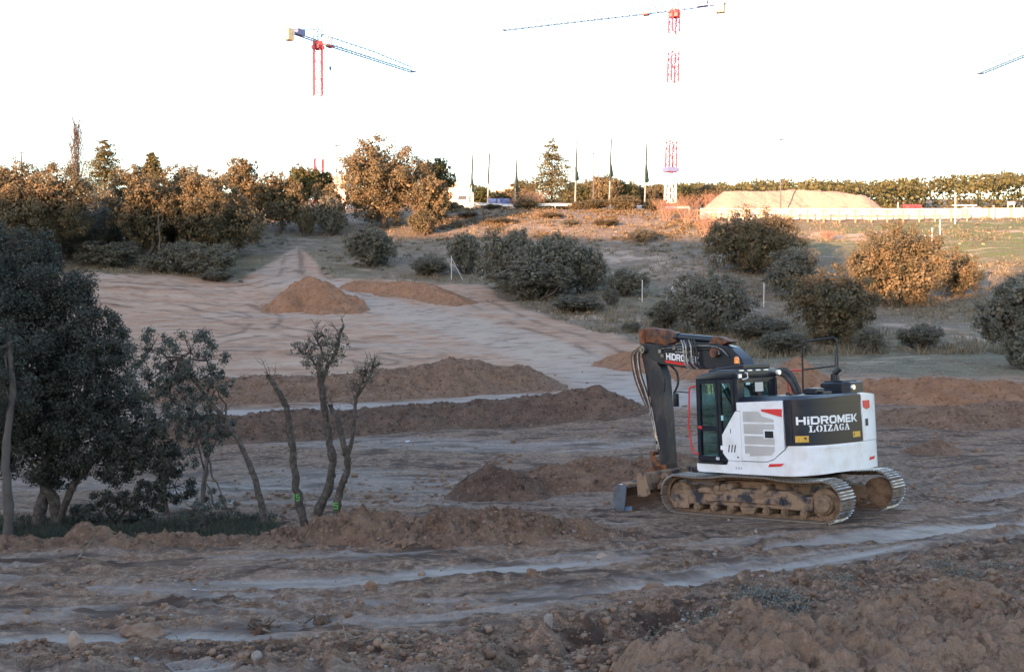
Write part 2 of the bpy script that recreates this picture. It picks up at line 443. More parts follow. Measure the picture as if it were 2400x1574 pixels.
def M_ground():
    m, nt, bs = _mat('earth'); L = nt.links
    at_ = nt.nodes.new('ShaderNodeAttribute'); at_.attribute_name = 'm'
    sp = nt.nodes.new('ShaderNodeSeparateColor'); L.new(at_.outputs['Color'], sp.inputs[0])
    nA = _noise(nt, 0.9, 8.0, 0.62); nB = _noise(nt, 7.0, 6.0, 0.65); nC = _noise(nt, 0.16, 4.0, 0.5); nD = _noise(nt, 45.0, 3.0, 0.6)
    # wheel streaks: long noise, bent by a slow warp so that no line runs straight
    tc = nt.nodes.new('ShaderNodeTexCoord'); wv = nt.nodes.new('ShaderNodeTexNoise'); wv.inputs['Scale'].default_value = 0.06; wv.inputs['Detail'].default_value = 2.0
    L.new(tc.outputs['Object'], wv.inputs['Vector'])
    wm = nt.nodes.new('ShaderNodeVectorMath'); wm.operation = 'MULTIPLY_ADD'; wm.inputs[1].default_value = (0, 9.0, 0)
    L.new(wv.outputs['Color'], wm.inputs[0]); L.new(tc.outputs['Object'], wm.inputs[2])
    def streak(scale, detail):
        n = nt.nodes.new('ShaderNodeTexNoise'); n.inputs['Scale'].default_value = 1.0; n.inputs['Detail'].default_value = detail; n.inputs['Roughness'].default_value = 0.66
        mp = nt.nodes.new('ShaderNodeMapping'); mp.inputs['Scale'].default_value = scale; mp.inputs['Rotation'].default_value = (0, 0, 0.10)
        L.new(wm.outputs[0], mp.inputs[0]); L.new(mp.outputs[0], n.inputs['Vector']); return n
    nS = streak((0.20, 0.75, 0.4), 8.0); nS2 = streak((0.6, 2.2, 1.0), 8.0)
    rough = _mix(nt, _ramp(nt, nA.outputs['Fac'], 0.36, 0.66).outputs[0], (0.090, 0.053, 0.034), (0.225, 0.143, 0.096))
    rough = _mix(nt, _ramp(nt, nB.outputs['Fac'], 0.46, 0.62).outputs[0], rough, (0.29, 0.198, 0.138))
    rough = _mix(nt, _ramp(nt, nS2.outputs['Fac'], 0.50, 0.60).outputs[0], rough, (0.060, 0.037, 0.026))
    rough = _mix(nt, _ramp(nt, nD.outputs['Fac'], 0.55, 0.66).outputs[0], rough, (0.055, 0.035, 0.025))
    dry = _mix(nt, _ramp(nt, nA.outputs['Fac'], 0.36, 0.66).outputs[0], (0.28, 0.150, 0.088), (0.39, 0.245, 0.165))
    dry = _mix(nt, _ramp(nt, nS.outputs['Fac'], 0.40, 0.66).outputs[0], dry, (0.43, 0.305, 0.22))
    dry = _mix(nt, _ramp(nt, nS2.outputs['Fac'], 0.52, 0.68).outputs[0], dry, (0.19, 0.108, 0.070))
    soil = _mix(nt, sp.outputs['Blue'], rough, dry)
    palec = _mix(nt, sp.outputs['Blue'], (0.245, 0.222, 0.21), (0.43, 0.325, 0.25))
    palec = _mix(nt, _ramp(nt, nB.outputs['Fac'], 0.40, 0.7).outputs[0], palec, (0.33, 0.275, 0.225))
    palec = _mix(nt, _ramp(nt, nS2.outputs['Fac'], 0.50, 0.68).outputs[0], palec, (0.155, 0.100, 0.072))
    soil = _mix(nt, sp.outputs['Red'], soil, palec)
    # sparse dry grass with chalky stones, greener patches
    gr = _mix(nt, _ramp(nt, nA.outputs['Fac'], 0.36, 0.64).outputs[0], (0.105, 0.086, 0.060), (0.205, 0.155, 0.110))
    gw = nt.nodes.new('ShaderNodeMath'); gw.operation = 'MULTIPLY'; L.new(at_.outputs['Alpha'], gw.inputs[0]); L.new(_ramp(nt, nA.outputs['Fac'], 0.30, 0.58).outputs[0], gw.inputs[1])
    gr = _mix(nt, gw.outputs[0], gr, (0.085, 0.125, 0.028))
    gr = _mix(nt, _ramp(nt, nB.outputs['Fac'], 0.58, 0.66).outputs[0], gr, (0.40, 0.35, 0.29))
    gr = _mix(nt, _ramp(nt, nS.outputs['Fac'], 0.55, 0.70).outputs[0], gr, (0.34, 0.29, 0.235))
    col = _mix(nt, sp.outputs['Green'], soil, gr)
    L.new(col, bs.inputs['Base Color'])
    rl = _mix(nt, sp.outputs['Blue'], (0.50,) * 3, (0.92,) * 3)
    ro = _mix(nt, sp.outputs['Red'], (0.95,) * 3, rl)
    L.new(ro, bs.inputs['Roughness']); bs.inputs['Specular IOR Level'].default_value = 0.35
    h1 = _mix(nt, 0.5, nB.outputs['Fac'], nD.outputs['Fac'])
    bp = nt.nodes.new('ShaderNodeBump'); bp.inputs['Strength'].default_value = 0.8; bp.inputs['Distance'].default_value = 0.09
    L.new(h1, bp.inputs['Height']); L.new(bp.outputs[0], bs.inputs['Normal'])
    return m
MAT_EARTH = M_ground()

def build_terrain():
    r1 = np.linspace(1 / 3.0, 1 / 10.4, 30)[:-1]; r1 = 1 / r1
    a = 1 / np.linspace(1 / 10.4, 1 / 30.0, 400); b = np.geomspace(10.4, 30, 400)
    r2 = (a * 0.65 + b * 0.35)[:-1]
    r3 = np.geomspace(30, 60, 100)[:-1]; r4 = np.concatenate([np.linspace(60, 98, 130)[:-1], np.linspace(98, 156, 75)])[:-1]; r5 = np.geomspace(156, 690, 40)
    Y = np.concatenate([r1, r2, r3, r4, r5])
    U = np.concatenate([np.linspace(-1800, -120, 24)[:-1], np.linspace(-120, 2520, 450), np.linspace(2520, 4200, 24)[1:]])
    YY, UU = np.meshgrid(Y, U, indexing='ij')
    XX = (UU - 1200) / F0 * YY
    ZZ = HD(XX, YY)
    V = np.stack([XX, YY, ZZ], -1).reshape(-1, 3)
    nr, nc = XX.shape
    idx = np.arange(nr * nc).reshape(nr, nc)
    Fc = np.stack([idx[:-1, :-1], idx[:-1, 1:], idx[1:, 1:], idx[1:, :-1]], -1).reshape(-1, 4)
    me = np_mesh('ground', V, Fc, smooth=True)
    set_masks(me, V)
    tag(link('ground', me, MAT_EARTH), kind='structure', label='bare churned earth of the site rising to a grassy slope')

def ridge(c):
    """crest height of the unseen hill behind the viewpoint, shaped to cast the shade, along the direction across the sunlight"""
    return np.interp(c, [-220, -82, -74, -66, -30, -22, -19, -9.5, -6, 0, 160], [14.0, 14.0, 14.4, 15.7, 16.0, 13, 6.0, 6.0, 13, 15, 15])

def build_shade_hill():  # unseen hill added behind the viewpoint to shade the site
    xs = np.concatenate([np.arange(-700, -240, 20), np.arange(-240, 240, 5.0), np.arange(240, 701, 20)])
    ys = np.concatenate([np.arange(-420, -230, 15), np.arange(-230, 10, 5.0), np.arange(10, 720, 15)])
    YY, XX = np.meshgrid(ys, xs, indexing='ij')
    s = XX * math.sin(SUN_AZ) + YY * math.cos(SUN_AZ); c = XX * math.cos(SUN_AZ) - YY * math.sin(SUN_AZ)
    top = ridge(c) + math.tan(SUN_EL) * 140 + 0.5 * fbm(XX * .1, YY * .1, 5, 3)
    k = sstep(-8, -140, s)
    zb = -2.4 * (1 - k) + top * k - 3.0 * sstep(-150, -330, s)
    out = np.minimum(zb, top)
    front = np.where(np.abs(XX) < 0.8 * np.maximum(YY, 0) + 3, 1.0, 0.0)
    base = H0(np.clip(XX, -0.8 * np.maximum(YY, 2), 0.8 * np.maximum(YY, 2)), np.maximum(YY, 2.01))
    w = sstep(-10, 6, YY)
    Z = out * (1 - w) + (base - 0.9) * w
    V = np.stack([XX, YY, Z], -1).reshape(-1, 3)
    nr, nc = XX.shape; idx = np.arange(nr * nc).reshape(nr, nc)
    Fc = np.stack([idx[:-1, :-1], idx[:-1, 1:], idx[1:, 1:], idx[1:, :-1]], -1).reshape(-1, 4)
    me = np_mesh('shade_hillside', V, Fc, smooth=True)
    ca = me.color_attributes.new('m', 'FLOAT_COLOR', 'POINT')
    ca.data.foreach_set('color', np.tile(np.array([0, 1, 0, 0], np.float32), (len(V), 1)).ravel())
    tag(link('shade_hillside', me, MAT_EARTH), kind='structure', label='unseen grassy slope around and behind the site, added to cast its shade')

build_terrain()
build_shade_hill()
# ------------------------------------------------------------------ heaps of earth
def M_soil(name, c1, c2, c3):
    m, nt, bs = _mat(name)
    nA = _noise(nt, 1.6, 8.0, 0.65); nB = _noise(nt, 11.0, 5.0, 0.65); nK = _noise(nt, 5.0, 6.0, 0.7)
    col = _mix(nt, _ramp(nt, nA.outputs['Fac'], 0.36, 0.66).outputs[0], c1, c2)
    col = _mix(nt, _ramp(nt, nB.outputs['Fac'], 0.52, 0.72).outputs[0], col, c3)
    col = _mix(nt, _ramp(nt, nK.outputs['Fac'], 0.54, 0.64).outputs[0], col, tuple(k * 0.55 for k in c1))
    nt.links.new(col, bs.inputs['Base Color'])
    bs.inputs['Roughness'].default_value = 0.95; bs.inputs['Specular IOR Level'].default_value = 0.2
    bp = nt.nodes.new('ShaderNodeBump'); bp.inputs['Strength'].default_value = 0.9; bp.inputs['Distance'].default_value = 0.10
    nt.links.new(nB.outputs['Fac'], bp.inputs['Height']); nt.links.new(bp.outputs[0], bs.inputs['Normal'])
    return m
SOIL_BROWN = M_soil('soil_brown', (0.125, 0.075, 0.049), (0.215, 0.138, 0.094), (0.275, 0.19, 0.137))
SOIL_DARK = M_soil('soil_dark', (0.075, 0.047, 0.034), (0.155, 0.099, 0.070), (0.23, 0.155, 0.112))
SOIL_RED = M_soil('soil_reddish', (0.22, 0.113, 0.064), (0.31, 0.175, 0.105), (0.17, 0.098, 0.060))
SOIL_FRESH = M_soil('soil_fresh', (0.20, 0.128, 0.085), (0.265, 0.178, 0.122), (0.31, 0.215, 0.155))
SAND = M_soil('pale_sand', (0.29, 0.225, 0.185), (0.33, 0.26, 0.215), (0.25, 0.19, 0.155))

def heap_h(X, Y, nodes, flat=1.0, seed=0, wob=0.25):
    """height field over a chain of nodes (x, y, height, half width)"""
    h = np.zeros(np.shape(X))
    if len(nodes) == 1: nodes = nodes * 2
    jx = fbm(X * 0.9, Y * 0.9, seed, 3) * wob
    for (x0, y0, h0, r0), (x1, y1, h1, r1) in zip(nodes[:-1], nodes[1:]):
        dx, dy = x1 - x0, y1 - y0; L = dx * dx + dy * dy + 1e-9
        t = np.clip(((X - x0) * dx + (Y - y0) * dy) / L, 0, 1)
        r = r0 + (r1 - r0) * t; hh = h0 + (h1 - h0) * t
        d = np.hypot(X - x0 - t * dx, Y - y0 - t * dy) / r * (1 + jx)
        p = np.clip(1 - d, 0, 1); p = 0.45 * p + 0.55 * p * p * (3 - 2 * p) if flat == 1 else np.minimum(p * flat, 1.0) ** 0.9
        h = np.maximum(h, hh * p)
    return h

def heap(name, label, cat, nodes, mat, res, seed, rough=0.08, rf=2.5, flat=1.0, group=None, wob=0.25, parent=None):
    xs = [n[0] for n in nodes]; ys = [n[1] for n in nodes]; R = max(n[3] for n in nodes) * 1.35
    gx = np.arange(min(xs) - R, max(xs) + R + res, res); gy = np.arange(min(ys) - R, max(ys) + R + res, res)
    Y, X = np.meshgrid(gy, gx, indexing='ij')
    h = heap_h(X, Y, nodes, flat, seed, wob)
    hm = max(n[2] for n in nodes)
    k = sstep(0, 0.3 * hm, h)
    h2 = h + k * rough * (billow(X * rf, Y * rf, seed + 5, 4, 0.72) + 0.7 * fbm(X * rf * .4, Y * rf * .4, seed + 9, 2))
    Z = H1(X, Y) + detail(X, Y) + np.where(h > 0.015, h2 - 0.02, -0.12)
    keep = h > 0.005
    idx = np.arange(X.size).reshape(X.shape)
    kf = keep[:-1, :-1] | keep[1:, 1:] | keep[:-1, 1:] | keep[1:, :-1]
    Fc = np.stack([idx[:-1, :-1], idx[:-1, 1:], idx[1:, 1:], idx[1:, :-1]], -1)[kf]
    used = np.unique(Fc); rm = np.zeros(X.size, np.int64); rm[used] = np.arange(len(used))
    V = np.stack([X, Y, Z], -1).reshape(-1, 3)[used]
    o3 = V.mean(0); o3[2] = V[:, 2].min()
    me = np_mesh(name, V - o3, rm[Fc], smooth=True)
    o = link(name, me, mat, parent, loc=Vector(o3))
    return tag(o, label, cat, group)

def nd(u, v, h, r):
    p = gp(u, v); return (p.x, p.y, h, r)

G_H = 'earth heaps pushed up on the site'
heap('dirt_mound', 'conical reddish earth mound standing alone on the graded field below the track', 'mound',
     [nd(690, 722, 1.5, 2.6), nd(722, 716, 2.3, 3.2), nd(770, 722, 1.8, 2.9), nd(812, 727, 0.7, 2.0)], SOIL_RED, 0.12, 101, 0.28, 1.1, wob=0.4)
heap('dirt_berm', 'low reddish berm trailing away from the conical mound towards the fence posts', 'berm',
     [nd(840, 672, 0.6, 1.8), nd(930, 682, 0.9, 2.2), nd(1000, 690, 1.1, 2.4), nd(1070, 708, 0.6, 1.8)], SOIL_RED, 0.12, 103, 0.15, 1.2)
heap('dirt_berm', 'long double-humped brown berm on the uphill side of the pale strip', 'berm',
     [nd(430, 930, 0.85, 2.2), nd(640, 930, 0.95, 2.3), nd(860, 922, 0.95, 2.3), nd(1010, 910, 1.3, 2.7), nd(1075, 910, 1.5, 2.8),
      nd(1150, 906, 1.05, 2.4), nd(1225, 903, 0.95, 2.1), nd(1275, 906, 0.4, 1.4)], SOIL_BROWN, 0.095, 107, 0.2, 1.6)
heap('dirt_berm', 'long dark berm along the valley floor ending in a pointed hump', 'berm',
     [nd(430, 1030, 0.85, 1.8), nd(620, 1020, 0.85, 1.8), nd(850, 1003, 0.8, 1.8), nd(1080, 985, 0.78, 1.7), nd(1270, 972, 0.72, 1.6),
      nd(1395, 962, 1.05, 1.9), nd(1465, 962, 0.45, 1.5)], SOIL_DARK, 0.075, 109, 0.18, 2.0)
heap('dirt_mound', 'small dark clod-topped mound on the valley floor beyond the bucket', 'mound',
     [nd(1110, 1162, 0.55, 0.9), nd(1150, 1158, 0.85, 1.1), nd(1215, 1158, 0.6, 0.95)], SOIL_DARK, 0.04, 113, 0.15, 3.0)
heap('dirt_mound', 'wide rough brown heap behind the excavator arm', 'mound',
     [nd(1270, 1140, 0.6, 1.2), nd(1390, 1130, 0.8, 1.5), nd(1500, 1125, 0.7, 1.4), nd(1590, 1100, 0.5, 1.2)], SOIL_BROWN, 0.05, 117, 0.16, 2.6)
heap('dirt_mound', 'ragged heap of clods at the feet of the pruned trunks', 'mound',
     [(-4.4, 19.9, 0.22, 0.8), (-3.2, 19.8, 0.42, 0.9), (-1.6, 19.6, 0.42, 1.0), (-0.4, 19.7, 0.62, 1.15), (0.5, 19.8, 0.38, 0.95), (1.2, 20.1, 0.2, 0.8)],
     SOIL_BROWN, 0.027, 121, 0.16, 4.0, wob=0.5)
heap('dirt_mound', 'pale rounded spoil lump on the bench edge beside the leafy tree', 'mound',
     [(-8.25, 19.6, 0.42, 0.55), (-7.9, 19.55, 0.3, 0.5)], SOIL_BROWN, 0.025, 123, 0.06, 4.0)
heap('dirt_mound', 'low cloddy ridge along the bench edge under the leafy tree', 'mound',
     [(-11.5, 19.5, 0.3, 0.7), (-9.9, 19.4, 0.25, 0.7), (-8.9, 19.3, 0.12, 0.6), (-6.9, 19.4, 0.2, 0.6), (-5.6, 19.6, 0.22, 0.6)], SOIL_BROWN, 0.028, 127, 0.10, 4.0, wob=0.5)
heap('dirt_mound', 'large twin-peaked heap of fresh loose brown earth beside the weedy ditch', 'mound',
     [(1.6, 10.4, 0.26, 0.9), (2.4, 10.9, 0.50, 1.05), (3.4, 10.7, 0.28, 0.9), (4.75, 11.4, 0.66, 1.25), (5.8, 11.1, 0.48, 1.1), (7.2, 11.1, 0.5, 1.2), (7.0, 9.9, 0.55, 1.4), (4.6, 9.9, 0.5, 1.4), (2.4, 9.7, 0.42, 1.1)],
     SOIL_FRESH, 0.027, 131, 0.12, 4.0, wob=0.35)
heap('dirt_mound', 'broad reddish spoil bank at the foot of the grassy slope behind the counterweight', 'mound',
     [nd(2040, 925, 0.7, 1.6), nd(2160, 935, 0.95, 2.0), nd(2290, 940, 0.9, 2.0), nd(2420, 945, 0.8, 2.0), nd(2560, 950, 0.8, 2.0)], SOIL_RED, 0.07, 137, 0.14, 1.8)
heap('dirt_mound', 'second brown spoil bank in front of the reddish bank', 'mound',
     [nd(2080, 985, 0.4, 1.2), nd(2230, 990, 0.65, 1.5), nd(2330, 985, 0.7, 1.5), nd(2450, 985, 0.7, 1.6), nd(2600, 985, 0.7, 1.6)], SOIL_BROWN, 0.055, 139, 0.12, 2.2)
heap('dirt_mound', 'little brown heap alone on the rutted ground behind the tracks', 'mound',
     [nd(2160, 1062, 0.25, 0.7), nd(2200, 1058, 0.42, 0.85)], SOIL_BROWN, 0.035, 141, 0.07, 3.0)
heap('dirt_mound', 'rounded tan mound behind the cab and hoses', 'mound',
     [nd(1815, 935, 1.1, 2.0), nd(1868, 925, 1.7, 2.2), nd(1915, 930, 0.9, 1.8)], SOIL_RED, 0.07, 143, 0.09, 1.8)
heap('dirt_mound', 'orange brown bank beside the pale road behind the excavator arm', 'mound',
     [nd(1460, 850, 0.5, 1.8), nd(1540, 858, 1.1, 2.4), nd(1620, 870, 1.0, 2.4), nd(1720, 885, 0.7, 2.2)], SOIL_RED, 0.08, 147, 0.12, 1.6)
# ------------------------------------------------------------------ excavator
WHITE = M('white_paint', (0.78, 0.79, 0.80), 0.36, c2=(0.60, 0.56, 0.50), nscale=3.2, lo=0.46, hi=0.86, spec=0.5, coat=0.25)
NAVY = M('dark_paint', (0.010, 0.013, 0.022), 0.30, c2=(0.026, 0.026, 0.030), nscale=3.0, lo=0.5, hi=0.85, spec=0.45, r2=0.5)
BLACK = M('black_plastic', (0.012, 0.012, 0.014), 0.5, c2=(0.03, 0.029, 0.028), nscale=6.0)
RUBBER = M('hose_rubber', (0.016, 0.016, 0.018), 0.55, c2=(0.05, 0.042, 0.035), nscale=9.0)
STEEL = M('worn_steel', (0.32, 0.31, 0.30), 0.35, 0.9, c2=(0.18, 0.14, 0.11), nscale=9.0)
MUD = M('caked_mud', (0.27, 0.182, 0.118), 0.95, c2=(0.15, 0.098, 0.064), nscale=5.0, lo=0.4, hi=0.62, bump=0.8, bscale=22.0, spec=0.15)
MUDDY = M('muddy_dark_steel', (0.26, 0.175, 0.114), 0.9, c2=(0.04, 0.04, 0.046), nscale=3.2, lo=0.48, hi=0.60, bump=0.5, bscale=25.0, spec=0.25)
SHOE = M('track_shoe_steel', (0.20, 0.155, 0.12), 0.7, 0.2, c2=(0.22, 0.148, 0.096), nscale=7.0, spec=0.4, bump=0.3)
POLISH = M('polished_grouser', (0.36, 0.37, 0.40), 0.42, 0.85, c2=(0.22, 0.16, 0.11), nscale=8.0, lo=.42, hi=.6)
RUST = M('rusty_grease', (0.20, 0.072, 0.028), 0.7, c2=(0.045, 0.03, 0.026), nscale=5.0, lo=0.42, hi=0.62, bump=0.3)
RUSTIN = M('rusty_interior', (0.15, 0.075, 0.042), 0.75, c2=(0.09, 0.055, 0.038), nscale=4.0, bump=0.3)
BLADE = M('blade_steel', (0.27, 0.33, 0.45), 0.30, 0.85, c2=(0.20, 0.155, 0.12), nscale=2.5, lo=0.52, hi=0.72)
GREYARM = M('scuffed_dark_steel', (0.018, 0.020, 0.028), 0.42, c2=(0.10, 0.078, 0.06), nscale=2.2, lo=0.48, hi=0.68, r2=0.75, sc=(1, 1, .5))
RED = M('red_paint', (0.58, 0.022, 0.022), 0.4)
REFL = M('red_reflector', (0.66, 0.05, 0.05), 0.25, coat=0.5)
YELLOW = M('yellow_label', (0.66, 0.40, 0.06), 0.5, c2=(0.5, 0.28, 0.05), nscale=20)
GREY = M('grille_mesh', (0.50, 0.48, 0.45), 0.6, c2=(0.44, 0.42, 0.385), nscale=1.5, bump=0.35, bscale=160)
LETTER = M('white_lettering', (0.82, 0.82, 0.82), 0.5)
PALEGREY = M('faded_grey_print', (0.45, 0.46, 0.48), 0.5)
SEATM = M('seat_fabric', (0.035, 0.035, 0.04), 0.85)
PALECLOTH = M('pale_cover', (0.62, 0.70, 0.67), 0.8)
PAPER = M('paper_sheet', (0.62, 0.58, 0.52), 0.8)
TEAL = M('teal_sticker', (0.35, 0.62, 0.62), 0.5)
LAMPGLASS = M('lamp_lens', (0.75, 0.77, 0.80), 0.12, 0.3)
AMBER = M('amber_lens', (0.85, 0.24, 0.02), 0.25, coat=0.6)
CHROME = M('chrome_rod', (0.65, 0.65, 0.66), 0.15, 1.0)

def M_glass():
    m = bpy.data.materials.new('tinted_glass'); m.use_nodes = True; nt = m.node_tree; nt.nodes.clear()
    t = nt.nodes.new('ShaderNodeBsdfTransparent'); t.inputs[0].default_value = (0.74, 0.86, 0.84, 1)
    g = nt.nodes.new('ShaderNodeBsdfGlossy'); g.inputs['Roughness'].default_value = 0.03; g.inputs[0].default_value = (0.9, 0.95, 1, 1)
    f = nt.nodes.new('ShaderNodeLayerWeight'); f.inputs[0].default_value = 0.18
    mx = nt.nodes.new('ShaderNodeMixShader'); o = nt.nodes.new('ShaderNodeOutputMaterial')
    nt.links.new(f.outputs['Facing'], mx.inputs[0]); nt.links.new(t.outputs[0], mx.inputs[1]); nt.links.new(g.outputs[0], mx.inputs[2]); nt.links.new(mx.outputs[0], o.inputs[0])
    return m
GLASS = M_glass()

EX = empty('excavator', (CX, CY, CZ - 0.01), 'white and dark blue tracked excavator with front blade, parked on the bench', 'excavator')
EX.rotation_euler = (TILT_X, TILT_Y, 0)
UPF = Matrix.Rotation(RAD(180 - 54), 4, 'Z'); UNF = Matrix.Rotation(RAD(180 - 44), 4, 'Z')

def ex(name, bm, mat, parent=None, frame=UPF, smooth=False):
    if frame is not None: bm.transform(frame)
    return obj(name, bm, mat, parent if parent is not None else EX, smooth=smooth)

# --- outline of the revolving body, seen from above, measured along from the front left corner
def _outline():
    pts = [(1.12, 1.38), (-1.15, 1.38)]
    n = 28; e = 2 / 2.9
    for i in range(1, n + 1):
        t = math.pi / 2 * i / n
        pts.append((-1.15 - 0.8 * math.sin(t) ** e, 1.38 * max(math.cos(t), 0) ** e if i < n else 0.0))
    return np.array(pts + [(x, -y) for x, y in pts[::-1][1:]])
_O = _outline(); _OL = np.concatenate([[0], np.cumsum(np.hypot(*np.diff(_O, axis=0).T))])
_T = np.gradient(_O, _OL, axis=0); _T /= np.linalg.norm(_T, axis=1)[:, None]
def onout(a, d, z):
    x = np.interp(a, _OL, _O[:, 0]); y = np.interp(a, _OL, _O[:, 1])
    tx = np.interp(a, _OL, _T[:, 0]); ty = np.interp(a, _OL, _T[:, 1]); l = math.hypot(tx, ty)
    return Vector((x + d * ty / l, y - d * tx / l, z))

def bent(bm_polys, d0, d1, step=0.06, bevel=0.0):
    """flat polygons in (a, z), thickened from d0 to d1 and wrapped round the body"""
    bm = bmesh.new()
    for p in bm_polys: b_prism(bm, p, d0, d1, 'y', bevel=bevel)
    xs = [v.co.x for v in bm.verts]
    a = math.floor(min(xs) / step) * step + step
    while a < max(xs):
        bmesh.ops.bisect_plane(bm, geom=bm.verts[:] + bm.edges[:] + bm.faces[:], plane_co=(a, 0, 0), plane_no=(1, 0, 0), dist=1e-5)
        a += step
    for v in bm.verts: v.co = onout(v.co.x, v.co.y, v.co.z)
    return bm

def rect(a0, a1, z0, z1): return [(a0, z0), (a1, z0), (a1, z1), (a0, z1)]
def A(x): return 1.12 - x            # along-outline value of a point on the left side

# --- lettering
def _arc(cx, cy, rx, ry, t0, t1, n=7):
    return [(cx + rx * math.cos(RAD(t0 + (t1 - t0) * i / n)), cy + ry * math.sin(RAD(t0 + (t1 - t0) * i / n))) for i in range(n + 1)]
R4 = lambda x0, x1, y0, y1: [(x0, y0), (x1, y0), (x1, y1), (x0, y1)]
BLOCK = {
 'H': (1.15, [R4(0, .26, 0, 1), R4(.89, 1.15, 0, 1), R4(.26, .89, .38, .62)]),
 'i': (.28, [R4(0, .28, 0, .72), R4(0, .28, .82, 1)]),
 'D': (1.2, [R4(0, .28, 0, 1), R4(.28, .92, 0, .23), R4(.28, .92, .77, 1), [(.92, 0), (1.2, .25), (1.2, .75), (.92, 1)]]),
 'R': (1.2, [R4(0, .28, 0, 1), R4(.28, .92, .77, 1), R4(.28, .92, .36, .57), [(.92, .36), (1.2, .5), (1.2, .87), (.92, 1)], [(.62, .36), (.88, 0), (1.22, 0), (.92, .36)]]),
 'O': (1.25, [[(0, .2), (.28, 0), (.28, 1), (0, .8)], R4(.28, .97, 0, .23), R4(.28, .97, .77, 1), [(.97, 0), (1.25, .2), (1.25, .8), (.97, 1)]]),
 'M': (1.4, [R4(0, .27, 0, 1), R4(1.13, 1.4, 0, 1), [(.27, .62), (.58, .1), (.70, .1), (.70, .42), (.27, 1)], [(1.13, .62), (1.13, 1), (.70, .42), (.70, .1), (.82, .1)]]),
 'E': (1.05, [R4(0, .28, 0, 1), R4(.28, 1.05, 0, .22), R4(.28, .98, .39, .61), R4(.28, 1.05, .78, 1)]),
 'K': (1.15, [R4(0, .28, 0, 1), [(.28, .38), (.85, 1), (1.15, 1), (.62, .5), (1.18, 0), (.86, 0), (.44, .36), (.28, .22)]]),
}
SERIF = {
 'L': (.9, [R4(.02, .53, .87, 1), R4(.15, .41, .13, .87), R4(.02, .49, 0, .13), R4(.56, .9, 0, .13), R4(.76, .9, .13, .38)]),
 'O': (1.0, [_arc(.45, .5, .45, .5, 97, 263) + _arc(.45, .5, .17, .38, 257, 103), _arc(.55, .5, .45, .5, -83, 83) + _arc(.55, .5, .17, .38, 77, -77)]),
 'I': (.55, [R4(.02, .53, .87, 1), R4(.15, .41, .13, .87), R4(.02, .53, 0, .13)]),
 'Z': (.92, [R4(.04, .9, .86, 1), [(.58, .86), (.88, .86), (.34, .14), (.04, .14)], R4(.04, .42, 0, .14), R4(.5, .9, 0, .14), R4(.76, .9, .14, .36)]),
 'A': (1.05, [R4(0, .32, 0, .12), [(.12, .12), (.24, .12), (.47, .85), (.42, 1)], [(.42, 1), (.55, .66), (.72, .12), (1.0, .12), (.66, 1)], R4(.62, 1.05, 0, .12), [(.30, .30), (.56, .30), (.53, .42), (.34, .42)]]),
 'G': (1.0, [_arc(.47, .5, .47, .5, 97, 263) + _arc(.47, .5, .19, .38, 257, 103), [(.53, 1), (.78, .92), (.9, 1), (.9, .66), (.78, .66), (.7, .82), (.53, .88)], [(.53, 0), (.9, .1), (.9, .38), (1.0, .48), (.55, .48), (.64, .38), (.64, .16), (.53, .12)]]),
}
DIGIT = {
 '1': (.4, [R4(.15, .35, 0, 1), [(.15, .82), (.15, .98), (0, .82)]]),
 '5': (.75, [R4(0, .7, .84, 1), R4(0, .2, .62, .84), R4(0, .72, .46, .62), R4(.54, .72, .16, .46), R4(0, .72, 0, .16)]),
}
def word(txt, font, a0, a1, z0, h, gap=0.16, shear=0.0):
    tot = sum(font[c][0] for c in txt) + gap * (len(txt) - 1); k = (a1 - a0) / tot; x = 0; out = []
    for c in txt:
        w, ps = font[c]
        out.append([[(a0 + (x + px + shear * py) * k, z0 + py * h) for px, py in p] for p in ps]); x += w + gap
    return out                               # one list of polygons for each letter

